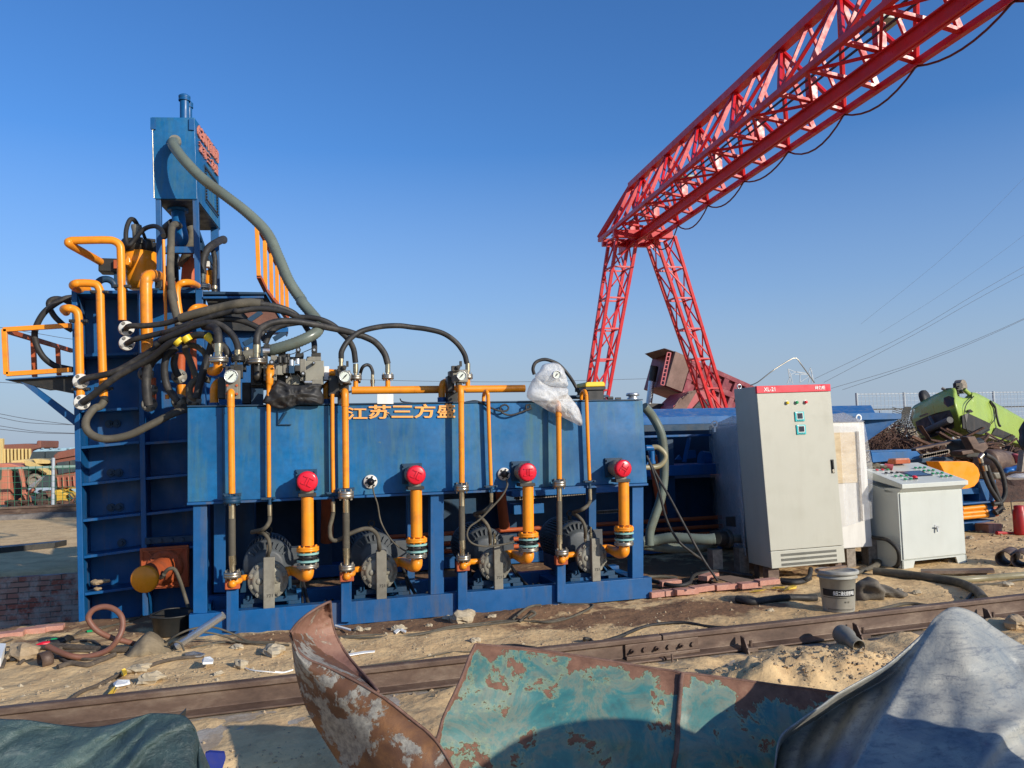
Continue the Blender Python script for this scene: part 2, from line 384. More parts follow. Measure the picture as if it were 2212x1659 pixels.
# individual stones
rocks=[]
for k in range(3):
    b=MB(); b.ball((0,0,0),1,(1,.8,.7),12,8,.55,k+2)
    rocks.append(b)
def stone(px,py,w_,label,k=0,Z=0,cat='stone',mat='stone',h=.7):
    P=at(px,py,Z=Z); r_=s2m(w_/2,P); b=MB(); a=random.random()*6
    b.v=[P+V(((v.x*math.cos(a)-v.y*math.sin(a))*r_,(v.x*math.sin(a)+v.y*math.cos(a))*r_,v.z*r_*h+r_*h*.45)) for v in rocks[k].v]; b.f=rocks[k].f; b.sm=[False]*len(b.f)
    return ob('stone',b,M[mat],label=label,cat=cat,group='loose stones on the sand')
for a in [(590,1415,56,'largest cream stone left of the rusty curled strip',0),(1000,1343,60,'big crumbly stone against the foot of the blue frame',1),
 (966,1338,22,'small stone just left of the big crumbly stone at the frame',2),(1063,1335,20,'small block of stone right of the crumbly one at the frame',0),
 (1028,1387,24,'lone pointed stone on sand above the teal sheet corner',1),(775,1363,24,'small round stone right of the rusty strip tip',2),
 (793,1362,16,'second round stone right of the rusty strip tip',0),(928,1353,14,'small upright stone between frame and cables',1),
 (860,1363,34,'flat pale stone with white scraps on it',2),(50,1422,78,'rounded earth covered boulder at the left edge under the rope coil',1,0,'stone','earthclod'),
 (300,1452,44,'stone half sunk in sand near the white paper',0),(325,1474,56,'wide flat stone in sand left of centre near the rail',2),
 (520,1440,36,'flat stone with a broken top near the white wire',1),(513,1403,30,'stone lump between the cables and the cream boulder',0),
 (472,1458,22,'small pale stone above the rail left',2),(600,1392,0,'',0),
 (1722,1316,0,'',0),(1607,1473-6,0,'',0),(608+0,1532,0,'',1),(1732,1314,0,'',1)]:
    if a[2]: stone(*a)
stone(1944,1278,18,'white pebble beside the grey pail shadow',0); stone(1665,1313+8,16,'small white stone in front of the shadow of the pail',1)
stone(556,1527+70,34,'cream stone on the dirt below the footing, nearest the tarpaulin',0,-.1); stone(575,1548+55,26,'second cream stone below the footing',1,-.1)
stone(633,1530+58,30,'rusty brown lump below the footing',2,-.1,mat='earthclod')
stone(2176,1266,22,'stone at far right on the sand before the rail',1); stone(1980,1283,22,'stone right of the crumpled rag',2)
stone(2090,1262,14,'pebble near the thick hose at right',0)
stone(2095,1236-70,20,'pale stone behind the control desk',1)
stone(2192,1352,56,'big clod of earth at the right edge behind the crumpled sheet',1,.1,'clod','earthclod')
# ---------------------------------------------------------------- footing and rails
b=MB()
n=150; rows=[]
for j,(yy,zz) in enumerate([(4.40,-.22),(4.44,-.05),(4.55,-.02),(4.75,.004),(4.95,.018),(5.2,.016),(5.36,.010),(5.40,-.1)]):
    rows.append([V((-5+i*.1,yy+.0135*(-5+i*.1)+.03*fbm(i*.1,yy,2.2,3)*(j in(0,1,2,6)),zz+.014*fbm(i*.1,yy*1.7,4,3))) for i in range(n)])
b.grid(rows); ob('footing',b,M['conc'],kind='structure')
M['rail']=multi('rusty_rail_steel',[(.3,(.07,.042,.03)),(.5,(.13,.082,.058)),(.7,(.24,.175,.125))],7,.6,.3,.35,60,.003,(.4,1,1))
M['railtop']=multi('worn_rail_head',[(.3,(.15,.09,.075)),(.6,(.25,.165,.135))],6,.45,.5,.2,60,.002,(.2,1,1))
RZ=.025
def raily(x): return 5.26+.0235*(x+.9)
def railseg(x0,x1,par):
    H=.165; pr_=[(-.075,0),(.075,0),(.075,.012),(.012,.03),(.009,.118),(.034,.13),(.034,.158),(.026,H),(-.026,H),(-.034,.158),(-.034,.13),(-.009,.118),(-.012,.03),(-.075,.012)]
    A=[V((x0,raily(x0)+a,RZ+z)) for a,z in pr_]; B=[V((x1,raily(x1)+a,RZ+z)) for a,z in pr_]
    b=MB(); b.hexa(A,B); return ob('rail',b,M['rail'],par,bevel=.003)
J=at(1432,1376,Z=.18).x
t=thing('crane_rail',(1,raily(1),0),'brown rusty crane rail running across the foreground with a bolted joint','rail')
railseg(-5.5,J-.006,t); railseg(J+.006,14,t)
b=MB(); b.prism([V((J-.29,raily(J-.29)-.03,RZ+.03)),V((J+.29,raily(J+.29)-.03,RZ+.03)),V((J+.29,raily(J+.29)-.03,RZ+.125)),V((J-.29,raily(J-.29)-.03,RZ+.125))],(0,.018,0))
b.prism([V((J-.29,raily(J-.29)-.05,RZ+.02)),V((J+.29,raily(J+.29)-.05,RZ+.02)),V((J+.29,raily(J+.29)-.05,RZ+.045)),V((J-.29,raily(J-.29)-.05,RZ+.045))],(0,.03,0))
fp=ob('fishplate',b,M['rail'],t,bevel=.004)
for k in range(6):
    x=J-.24+k*.096; b=MB(); y=raily(x)-.032; z=RZ+.08
    b.cyl((x,y,z),(x,y-.016,z),.017,n=6)
    if k%2==0: b.cyl((x,y-.014,z),(x,y-.045,z),.009,n=8)
    ob('bolt',b,M['rail'],fp)
F5=fr(2500,2100,1.386)
for qx,qy in ((690,680),(1335,612),(2045,520)):
    q=F5(qx,qy); P=at(*q,Z=.05); x=P.x; y=raily(x); b=MB()
    b.box((x,y-.10,.045),(.085,.09,.03)); b.prism([V((x-.045,y-.16,.02)),V((x-.045,y-.06,.02)),V((x-.045,y-.05,.13)),V((x-.045,y-.10,.12))],(.014,0,0))
    b.cyl((x+.01,y-.10,.05),(x+.01,y-.10,.10),.012,n=6)
    ob('rail_clamp',b,M['rail'],t,bevel=.002)
b=MB(); b.cyl((J+.02,raily(J)-.14,0),(J+.02,raily(J)-.13,.08),.008,n=6); ob('anchor_rod',b,M['rail'],t)
# white slabs of the footing seen beyond the scrap
b=MB(); b.boxpx(840,1572,1000,1600,4.35,.5); 
M['rustkerb']=multi('dark_kerb',[(.3,(.06,.055,.05)),(.55,(.20,.17,.14)),(.75,(.36,.32,.27))],1.5,.9,bump=.8,dist=.02)
# far rail and its kerb
t=thing('crane_rail',(-6,22,0),'rusty crane rail on a low stone kerb in front of the green mesh fence','rail')
YK=22.0; DYK=27.0-YK
b=MB(); b.box((0,YK,.27),(90,.12,.05)); b.box((0,YK,.20),(90,.04,.12)); b.box((0,YK,.14),(90,.26,.03)); ob('rail',b,M['rail'],t)
b=MB(); b.grid([[V((-45+i*.5,yy,zz+.03*fbm(i*.5,yy,2,2))) for i in range(180)] for yy,zz in((YK-.35,-.1),(YK-.28,.10),(YK-.2,.13),(YK+.35,.13),(YK+.4,-.1))])
ob('kerb',b,M['rustkerb'],t)
# dark strip (rail with bank) on the far right yard
F8=fr(3700,1450,1.659)
# ---------------------------------------------------------------- brick lining of the pit
def brickmat():
    m_,nt,bs=nodes('old_brickwork'); co=coord(nt)
    sx=N(nt,'ShaderNodeSeparateXYZ'); nt.links.new(co,sx.inputs[0]); cb=N(nt,'ShaderNodeCombineXYZ')
    nt.links.new(sx.outputs[0],cb.inputs[0]); nt.links.new(sx.outputs[2],cb.inputs[1])
    br=N(nt,'ShaderNodeTexBrick'); nt.links.new(cb.outputs[0],br.inputs[0]); br.inputs['Scale'].default_value=1
    br.inputs['Brick Width'].default_value=.25; br.inputs['Row Height'].default_value=.068; br.inputs['Mortar Size'].default_value=.007; br.inputs['Bias'].default_value=-.1
    br.inputs['Color1'].default_value=(.34,.10,.065,1); br.inputs['Color2'].default_value=(.42,.26,.2,1); br.inputs['Mortar'].default_value=(.10,.085,.07,1)
    c=mix(nt,ramp(nt,noi(nt,co,6,8,.7),[(.44,0),(.60,.8)]),br.outputs['Color'],(.46,.42,.37))
    nt.links.new(c,bs.inputs['Base Color']); bs.inputs['Roughness'].default_value=.9
    bp=N(nt,'ShaderNodeBump'); bp.inputs['Distance'].default_value=.012; bp.invert=True; nt.links.new(br.outputs['Fac'],bp.inputs['Height']); nt.links.new(bp.outputs[0],bs.inputs['Normal']); return m_
M['brickwall']=brickmat()
b=MB(); b.grid([[V((-12+i*.1,11.88+.01*fbm(i*.1,z,3),z+(.02*fbm(i*.1,3,4) if z>-.05 else 0))) for i in range(126)] for z in(-1,-.7,-.4,-.2,0)],False); b.box((-5.7,12.0,-.5),(12.6,.2,.96))
ob('brick_wall',b,M['brickwall'],label='weathered red brick retaining wall lining the pit at left',cat='brick wall')
b=MB(); b.prism([at(0,1196,Z=0)-V((1.5,.6,0)),at(118,1184,Z=0),at(118,1184,Z=0)+V((0,0,.09)),at(0,1196,Z=0)+V((-1.5,-.6,.09))],(.1,.35,0))
ob('timber_beam',b,M['dark'],label='dark timber lying on the ground beyond the brick pit',cat='timber')
# row of pink bricks in the earth at the pit edge
M['pinkbrick']=multi('pink_brick',[(.3,(.40,.17,.12)),(.55,(.52,.26,.19)),(.75,(.50,.34,.26))],9,.9,bump=.5,dist=.005)
b=MB(); b.box((0,0,0),(.24,.115,.053)); pbrick=ob('brick',b,M['pinkbrick'],bevel=.004,label='x',cat='brick')
FS=fr(2600,2200,3.403)
first=True
def brick(px,py,Z,rot,label,lean=0,grp='pink bricks laid in a row by the blue frame'):
    global first
    P=at(px,py,Z=Z); o=pbrick if first else dup(pbrick,P)
    first=False; o.location=(P.x,P.y,Z-.0265); o.rotation_euler=(lean,random.uniform(-.03,.03),rot); o['label']=label; o['group']=grp
for (a,c,Z,rt,l) in [(135,590,.035,.02,'pink brick touching the right end of the blue frame'),(330,570,.04,-.02,'pink brick second from the blue frame, in shade'),
 (480,560,.05,0,'half hidden pink brick, third from the blue frame'),(700,520,.06,.12,'tilted pink brick at the middle of the row'),
 (1010,495,.055,.03,'greyish cored brick with mortar on its face'),(1345,475,.06,.05,'pink brick under the corner of the board'),
 (1590,430,.08,.03,'pink brick touching the leg of the tall cabinet')]:
    q=FS(a,c); brick(*q,Z,rt,l)
q=FS(260,445); brick(*q,.06,.1,'thin pink brick behind the corrugated conduit'); q=FS(800,360); brick(*q,.07,.5,'pink brick under the far corner of the board')
FP=fr(0,2350,3.16)
for (a,c,l) in((110,600,'flat pink brick sunk in earth at far left of the pit edge'),(400,545,'flat pink brick, second along the pit edge'),(620,515,'flat pink brick, third along the pit edge')):
    q=FP(a,c); brick(*q,.012,.05,l,0,'pink bricks sunk along the pit edge')
b=MB(); q=[FS(*k) for k in((860,360),(1090,345),(1420,405),(1120,450))]; b.prism([at(*k,Z=.085) for k in q],(0,0,-.012))
M['board']=multi('worn_plywood',[(.3,(.16,.10,.065)),(.7,(.30,.2,.13))],5,.85,bump=.3,stretch=(1,6,1))
ob('board',b,M['board'],label='brown board lying on pink bricks left of the tall cabinet',cat='board')
# ---------------------------------------------------------------- hydraulic power unit
Z4=fr(700,1200,2.074); Z5=fr(700,1800,2.074); Z6=fr(1600,1200,2.011); Z7=fr(1600,1800,2.011)
HA=fr(100,1100,2.553); HB=fr(500,1150,3.318); HC=fr(950,1150,3.318); HD=fr(450,850,4.022)
G1=fr(0,350,1.659); G2=fr(0,1300,1.843); G3=fr(0,2000,1.5475); R3=fr(2500,1300,1.509); R4=fr(3000,1400,1.843); R7=fr(3350,1450,2.370)
U=thing('hydraulic_power_unit',at(900,1340,Z=0),'long blue oil tank on a steel frame with four motor pump sets below','power unit')
YT=7.42
tank=MB(); tank.prism([at(405,881,Y=YT),at(1388,866,Y=YT),at(1398,1043,Y=YT),at(405,1085,Y=YT)],(0,.82,0))
tank=ob('tank',tank,M['blue3'],U,bevel=.004)
b=MB(); A=at(404,879,Y=YT-.012);B=at(1389,864.5,Y=YT-.012); b.prism([A,B,B+V((0,0,.012)),A+V((0,0,.012))],(0,.85,0)); ob('tank_rim',b,M['dblue'],tank)
b=MB(); A=at(404,1086,Y=YT-.03);B=at(1400,1044,Y=YT-.03); b.prism([A-V((0,0,.02)),B-V((0,0,.02)),B,A],(0,.86,0)); ob('tank_flange',b,M['blue2'],tank)
# fold seam of the left end cover
b=MB(); A=at(480.5,881,Y=YT-.004); B=at(482,1084,Y=YT-.004); b.bar(A,B,.004,.006); ob('seam',b,M['dblue'],tank)
YB=7.40
b=MB(); q=[at(408,1322,Y=YB),at(482,1317,Y=YB),at(514,1332,Y=YB),at(1408,1250,Y=YB),at(1409,1291,Y=YB),at(408,1381,Y=YB)]
x0=q[0].x;x1=q[3].x
b.box(((x0+x1)/2,YB+.06,.1),(x1-x0,.12,.2)); b.box(((x0+x1)/2,YB+.85,.1),(x1-x0,.1,.2))
for k in range(6): b.box((lerp(x0,x1,k/5)+(.07 if k==0 else (-.07 if k==5 else 0)),YB+.45,.09),(.12,.72,.16))
base=ob('base_frame',b,M['blue2'],U,bevel=.004)
b=MB(); b.box(((x0+x1)/2,YB+.45,.055),(x1-x0-.2,.7,.02)); ob('drip_tray',b,M['dark'],base)
for (xa,xb,yt,yb,Y,wd) in ((417,447,1086,1325,7.44,.12),(930,959,1064,1304,7.44,.12),(1366,1390,1045,1262,7.44,.12)):
    b=MB(); b.boxpx(xa,yt,xb,yb,Y,wd); ob('column',b,M['blue2'],U,bevel=.004)
for (xa,xb,yt,yb) in ((462,487,1086,1280),(880,896,1068,1260),(1272,1288,1050,1210)):
    b=MB(); b.boxpx(xa,yt,xb,yb,8.12,.1); ob('column',b,M['blue2'],U,bevel=.004)
TUB={}
def flange(par,P,ax,r,h,mat='steel',nb=6,name='flange'):
    b=MB(); P=V(P); ax=V(ax).normalized(); b.lathe(P,ax,[(0,0),(r,0),(r,h*.46),(r*.97,h*.5),(r,h*.54),(r,h),(0,h)],24)
    x=ax.cross(V((0,1,0)) if abs(ax.y)<.9 else V((1,0,0))).normalized(); y=ax.cross(x)
    for k in range(nb):
        a=2*PI*k/nb+.3; c=P+(x*math.cos(a)+y*math.sin(a))*r*.78
        b.cyl(c-ax*h*.3,c+ax*h*1.35,r*.11,n=6)
    return ob(name,b,M[mat],par)
def clampbar(par,x,y,Y,w=.13,h=.02):
    P=at(x,y,Y=Y); b=MB(); b.box(P+V((0,.02,0)),(w,.03,h)); 
    for s in(-1,1): b.cyl(P+V((s*w*.38,.0,0)),P+V((s*w*.38,-.015,0)),.009,n=6)
    return ob('pipe_clamp',b,M['dblue'],par,bevel=.002)
# --- pump sets
def pumpset(px,py,rp,gx=0):
    C=at(px,py,Y=7.49); r=s2m(rp,C)*.985
    motor=MB(); mr=.228; m0=C+V((0,.40,.085)); m1=C+V((0,.95,.03))
    motor.lathe(m0-V((0,.07,0)),(0,1,0),[(0,0),(mr*.5,0),(mr*.62,.01),(mr*.66,.05),(mr*.95,.07),(mr,.1),(mr,.16),(mr*.88,.165),(mr*.88,.6),(mr,.62),(mr,.67),(0,.69)],36)
    mo=ob('motor',motor,M['motor'],U)
    b=MB()
    for k in range(44):
        a=2*PI*k/44
        if 4.0<a<5.4: continue
        d=V((math.cos(a),0,math.sin(a))); p=m0+V((0,.1,0))+d*mr*.85
        b.bar(p,p+V((0,.42,0)),.008,.07,up=d)
    ob('cooling_fins',b,M['motor'],mo)
    b=MB()
    for k in range(9):   # ribs cast in the front bell
        a=R(35+k*13.7); d=V((math.cos(a),0,math.sin(a))); p=m0+d*mr*.68
        b.bar(p-V((0,.01,0)),p+d*mr*.24-V((0,.006,0)),.012,.05,up=(0,1,0))
    ob('bell_ribs',b,M['motor'],mo)
    b=MB(); e=m0+V((0,.22,mr*1.0)); b.cyl(e,e+V((0,0,.035)),.02,n=10)
    b.tube([e+V((.03*math.cos(t),0,.065+.03*math.sin(t))) for t in [2*PI*k/12 for k in range(13)]],.008,6,False,1,False); ob('lifting_eye',b,M['dark'],mo)
    b=MB(); b.box(m0+V((mr+.05,.3,.02)),(.14,.2,.17)); b.box(m0+V((mr+.05,.19,.02)),(.15,.015,.185)); ob('terminal_box',b,M['motor'],mo,bevel=.006)
    p=MB(); p.lathe(C+V((0,.02,0)),(0,-1,0),[(0,-.14),(r*.80,-.14),(r*.82,-.05),(r,-.045),(r,0),(r*.97,.008),(r*.80,.012),(r*.78,.03),(r*.66,.036),(0,.04)],40)
    for s in(-1,1): p.ball(C+V((s*r*.42,-.018,0)),.030,(1,.45,1),14,8)
    pu=ob('pump',p,M['pump'],U)
    b=MB(); tl=R(2)
    b.prism([C+V((a*r*.19+.04*r,-.03,c*r)) for a,c in((-1.45,-1.42),(1.45,-1.42),(1.6,1.22),(-1.35,1.22))],(0,-.045,0)); cv=ob('cover_bar',b,M['cast'],pu,bevel=.006)
    b=MB(); text(b,'721',C+V((-.012,-.0755,-r*.78)),C+V((.038,-.0755,-r*.76)),(0,0,1),.026,.002); ob('cast_number',b,M['dark'],cv)
    for k in range(10):
        a=2*PI*k/10+.31
        if abs(math.cos(a))<.25: continue
        c=C+V((math.cos(a)*r*.86,0,math.sin(a)*r*.86)); b=MB(); b.cyl(c+V((0,.01,0)),c+V((0,-.008,0)),.020,n=12); b.cyl(c,c+V((0,-.018,0)),.010,n=6); ob('bolt',b,M['cast'],pu)
    b=MB(); k=C+V((0.0,.02,r*1.05)); b.cyl(k,k+V((0,0,.075)),.020,.016,n=8); b.cyl(k+V((0,0,.05)),k+V((0,0,.13)),.011,n=10); ob('hose_union',b,M['brass'],pu)
    # bracket and sole plate
    b=MB(); z0=.215
    b.prism([V((C.x-.15,C.y+.14,z0+.05)),V((C.x+.15,C.y+.14,z0+.05)),V((C.x+.1,C.y+.14,C.z-.05)),V((C.x-.1,C.y+.14,C.z-.05))],(0,.02,0))
    for s in(-1,1): b.prism([V((C.x+s*.15,C.y+.0,z0+.05)),V((C.x+s*.15,C.y+.35,z0+.05)),V((C.x+s*.12,C.y+.3,C.z-.08)),V((C.x+s*.12,C.y+.14,C.z-.05))],(.012,0,0))
    ob('pump_bracket',b,M['dblue'],pu,bevel=.002)
    b=MB(); b.box((C.x+.02,YB+.16,z0+.035),(.46,.06,.045)); b.box((C.x+.02,YB+.55,z0+.02),(.46,.6,.012)); b.box((C.x-.18,YB+.16,z0+.0),(.1,.1,.03)); b.box((C.x+.22,YB+.16,z0+.0),(.1,.1,.03))
    b.cyl((C.x-.17,YB+.12,z0+.055),(C.x-.17,YB+.12,z0+.085),.012,n=6)
    for s in(-1,1): b.box((m0.x+s*.16,m0.y+.33,(z0+.03+m0.z-.15)/2),(.09,.4,max(.05,m0.z-.15-z0)))
    ob('sole_plate',b,M['dblue'],U,bevel=.003)
    for (dx,dz) in ((.30,.02),(.36,-.04)):
        b=MB(); q=m0+V((mr+.05,.2,-.07)); b.tube([q,q+V((.03,-.02,-.12)),V((C.x+dx,C.y+.05,.15)),V((C.x+dx+.12,C.y+.2+dz,.11)),V((C.x+dx+.22,C.y+.5,.12))],.011+.004*(dz<0),8); ob('motor_cable',b,M['rubber'],mo)
    return C,r,m0
sets=[(579,1254,43,664,1040,22,(1073,1178,1190,1192,1213,1226,1242)),(820,1235,40,899,1026,20.5,(1056,1160,1171,1173,1192,1204,1222)),
      (1071,1220,36,1140.5,1020,19.5,(1050,1148,1159,1161,1180,1190,1205)),(1280,1204,35,1347,1012,18.5,(1039,1134,1146,1148,1166,1177,1193))]
caprot=[-25,-25,0,55]
YS=7.25
for i,(px,py,rp,sx_,cy,cr2,ys) in enumerate(sets):
    C,r,m0=pumpset(px,py,rp)
    P=at(sx_,cy,Y=7.17); cr_=s2m(cr2,P)
    b=MB(); b.box(V((P.x-.0,YT-.012,P.z+.005)),(.185,.024,.185))
    for s1 in(-1,1):
        for s2 in(-1,1): b.cyl(V((P.x+s1*.075,YT-.02,P.z+s2*.075)),V((P.x+s1*.075,YT-.04,P.z+s2*.075)),.01,n=6)
    va=ob('suction_valve',b,M['dblue'],U,bevel=.003)
    b=MB(); b.lathe(V((P.x,YT-.02,P.z)),(0,-1,0),[(.07,0),(.075,.02),(.082,.05),(.082,YT-.02-P.y-.02),(0,YT-.02-P.y-.02)],28)
    b.cyl(V((P.x,YS,P.z-.02)),V((P.x,YS,P.z-.125)),.06,.055); ob('valve_body',b,M['cast'],va)
    b=MB(); b.box(V((P.x,YS,P.z-.118)),(.15,.13,.03)); ob('valve_foot',b,M['dark'],va,bevel=.004)
    b=MB(); n=36; prof=[]
    ringA=[V((P.x+cr_*(1+.035*(k%2))*math.cos(2*PI*k/n),P.y,P.z+cr_*(1+.035*(k%2))*math.sin(2*PI*k/n))) for k in range(n)]
    ringB=[q+V((0,.035,0)) for q in ringA]; b.add(ringA+ringB,[[k,(k+1)%n,n+(k+1)%n,n+k] for k in range(n)])
    b.lathe(P,(0,-1,0),[(cr_,0),(cr_*.96,.008),(cr_*.8,.014),(0,.016)],36); cap=ob('cap',b,M['red'],va)
    a=R(caprot[i]); c_,s_=math.cos(a),math.sin(a); b=MB()
    def rel(x,z,w_,h_):
        b.prism([V((P.x+(c_*X-s_*Zz)*cr_,P.y-.014,P.z+(s_*X+c_*Zz)*cr_)) for X,Zz in((x-w_,z-h_),(x+w_,z-h_),(x+w_,z+h_),(x-w_,z+h_))],(0,-.009,0))
    rel(-.12,0,.04,.36); rel(-.30,.36,.24,.045); rel(-.30,-.36,.24,.045); rel(.12,0,.04,.36); rel(.30,.36,.22,.045); rel(.30,-.36,.22,.045)
    ob('raised_mark',b,M['red'],cap)
    y0,y1,y2,y3,y4,y5,y6=ys
    b=MB(); T=at(sx_,y0,Y=YS); Bt=at(sx_+.8,y1,Y=YS); b.cyl(T,Bt,.052,n=24); pi=ob('suction_pipe',b,M['orange'],U)
    flange(pi,at(sx_+.8,y2,Y=YS),(0,0,1),.095,.035,'orange',8)
    q3=at(sx_+1,y3+1,Y=YS); q4=at(sx_+1,y4,Y=YS)
    for k,z in enumerate((q3.z,q4.z)): b=MB(); b.cyl(V((q3.x,YS,z)),V((q3.x,YS,z+(-.016 if k==0 else .016))),.093,n=28); ob('gasket_ring',b,M['teal'],pi)
    h=q3.z-q4.z; b=MB(); b.lathe(V((q4.x,YS,q4.z)),(0,0,1),[(.06,0),(.062,h*.15),(.075,h*.35),(.078,h*.5),(.075,h*.65),(.062,h*.85),(.06,h)],28)
    for k in range(6): a=2*PI*k/6; c=V((q4.x+.08*math.cos(a),YS+.08*math.sin(a),q4.z)); b.cyl(c,c+V((0,0,.03)),.011,n=6); b.cyl(c+V((0,0,h-.03)),c+V((0,0,h)),.011,n=6)
    ob('rubber_bellows',b,M['black'],pi)
    f2=at(sx_+1,y5,Y=YS); flange(pi,f2,(0,0,1),.093,.03,'steel',8)
    E0=V((f2.x,YS,f2.z)); zc=C.z+.0
    b=MB(); zl=at(sx_,y6,Y=YS).z
    b.tube([E0,V((E0.x,YS,zl+.035)),V((E0.x-.008,YS,zl)),V((E0.x-.035,YS+.07,zl-.015)),V((C.x+r+.05,C.y+.07,zl-.005)),V((C.x+r-.04,C.y+.08,zl-.01))],[.05,.052,.052,.048,.044,.044],18,True,5)
    ob('suction_elbow',b,M['orange'],U)
# --- pressure pipes in front of the tank
YP=7.29
pp=[(501,838,1066,1071,1087,1120,1200,1232,1248,502,1257,(489,515),1262,1364,18),
    (747.5,838,1054,1060,1076,1107,1184,1218,1232,749.5,1241,(737,759.5),1250,1344,17),
    (997.5,830,1043,1048,1061,1093,1167,1197,1211,1001,1219,(989.5,1009.5),1227,1320,15.5),
    (1208,862,1035,1040,1052,1082,1155,1185,1199,1214,1206,(1204,1222),1215,1301,14.5)]
ppr=[14,14,12.5,11.5]
for i,(x,y0,y1,f0,f1,c1,h1,s1,g1,bx,by,(pa,pb),py0,py1,fr_) in enumerate(pp):
    T=at(x-2.5,y0,Y=YP); Bt=at(x,y1,Y=YP); rr=s2m(ppr[i]/2,Bt)
    b=MB()
    b.tube([V((T.x,YP+.22,T.z-.035)),V((T.x,YP+.10,T.z-.03)),V((T.x,YP+.025,T.z-.035)),V((T.x,YP,T.z-.07)),V((T.x,YP,T.z-.16))],rr*1.12,16)
    b.cyl(V((T.x,YP,T.z-.15)),Bt,rr,n=20)
    p=ob('pressure_pipe',b,M['orange'],U)
    b=MB(); b.lathe(V((T.x,YP,T.z-.155)),(0,0,-1),[(rr*1.0,0),(rr*1.2,.004),(rr*1.2,.008),(rr,.012)],16); ob('weld_bead',b,M['orange'],p)
    clampbar(p,x,y1+3,YP-.01,.15 if i<2 else .13,.026)
    flange(p,at(x,f1,Y=YP),(0,0,1),s2m(fr_,Bt),.06,'steel' if i else 'dblue',6)
    def seg(name,ya,yb,r_,mat,xo=0):
        b=MB(); A=at(x+xo,ya,Y=YP);B_=at(x+xo*1.5+ .5,yb,Y=YP); b.cyl(A,B_,r_,n=18); return ob(name,b,M[mat],p)
    seg('fitting',f1,c1,rr*1.02,'brass'); seg('hose',c1,h1,rr*1.06,'rubberd'); seg('fitting',h1,s1-(s1-h1)*.35,rr*1.08,'brass',.5); seg('fitting',s1-(s1-h1)*.35,s1+2,rr*.92,'brass',.5)
    G=at(bx,g1,Y=YP); flange(p,G,(0,0,1),s2m(fr_,G),.05,'steel',6)
    Bx=at(bx,by,Y=YP); b=MB(); C=at(sets[i][0],sets[i][1],Y=7.49); b.ball(Bx-V((0,0,.015)),.036); b.tube([Bx,Bx+V((.05,.03,.0)),V((lerp(Bx.x,C.x-r,.5),C.y+.03,lerp(Bx.z,C.z+.02,.5))),V((C.x-r*.7,C.y+.09,C.z+.03))],.027,14)
    ob('pressure_elbow',b,M['orange'],p)
    b=MB(); b.box(Bx+V((0,.03,-.02)),(.12,.06,.085)); ob('elbow_block',b,M['orange2'],p,bevel=.006)
    b=MB(); b.boxpx(pa,py0,pb,py1,7.345,.05); b2=at(pa,py0,Y=7.345); ob('post',b,M['blue2'],U,bevel=.003)
# --- thin return pipes and their pump hoses
def thin(name,f,pts,Y,r,mat='orange',par=None,rs=None,n=12,lab=None):
    P=[]
    for q in pts:
        yy=q[2] if len(q)>2 else Y; a,c=f(q[0],q[1]); P.append(at(a,c,Y=yy))
    b=MB(); b.tube(P,rs or r,n); return ob(name,b,M[mat],par or U,label=lab)
t1=thin('return_pipe',Z4,[(790,560,7.52),(790,578,7.42),(788,600,7.37),(786,640),(785,690),(778,730),(776,900),(777,1200),(779,1635)],7.35,.018,rs=[.035,.037,.037,.033,.030,.019,.019,.019,.019])
t2=thin('return_pipe',Z4,[(1305,780),(1306,1000),(1308,1300),(1312,1595)],7.35,.0175)
t3=thin('return_pipe',Z6,[(672,815,7.5),(674,770,7.5),(682,742,7.44),(692,735,7.38),(704,750,7.35),(709,800),(715,1000),(732,1490)],7.35,.018)
t4=thin('return_pipe',Z6,[(1457,800,7.5),(1460,755,7.48),(1475,733,7.42),(1488,735,7.38),(1497,760,7.35),(1500,800),(1510,1100),(1524,1450)],7.35,.018)
for x,y in ((579,1076),(720,1064),(1061,1050),(1274,1039)): clampbar(U,x,y+1,7.34,.13,.02)
for (f,top,mid,pts1,pts2) in ((Z5,(785,410),(787,545),[(787,545),(780,600),(735,655),(640,682,7.5)],[(690,680,7.5),(745,700),(778,750),(785,830),(765,880,7.5),(762,915,7.52)]),
    (Z5,(1312,385),(1314,512),[(1314,512),(1300,580),(1285,640),(1290,720),(1320,752),(1380,735),(1460,690),(1560,655),(1630,660),(1680,710),(1695,800),(1695,850,7.5)],None),
    (Z7,(733,310),(736,420),[(736,420),(725,450),(680,490),(600,515,7.5)],[(600,520,7.5),(650,545),(700,600),(722,660),(726,745,7.5)]),
    (Z7,(1526,270),(1531,400),[(1531,400),(1510,445),(1460,480),(1395,500,7.5)],[(1395,512,7.5),(1440,540),(1475,585),(1490,640),(1490,705,7.5)])):
    a=at(*f(*top),Y=7.35); m_=at(*f(*mid),Y=7.35)
    b=MB(); b.cyl(a,lerp(a,m_,.35),.015); p=ob('union',b,M['dblue'],U)
    b=MB(); b.cyl(lerp(a,m_,.33),lerp(a,m_,.6),.021,n=8); b.cyl(lerp(a,m_,.6),m_,.019,n=12); ob('fitting',b,M['brass'],p)
    thin('pump_hose',f,pts1,7.36,.019,'rubberd'); 
    if pts2:
        thin('pump_hose',f,pts2,7.42,.017,'rubberd'); q=pts2[-1]; e=at(*f(q[0],q[1]),Y=q[2]); b=MB(); b.cyl(e+V((0,0,.04)),e-V((0,0,.04)),.014,n=10); ob('fitting',b,M['brass'],U)
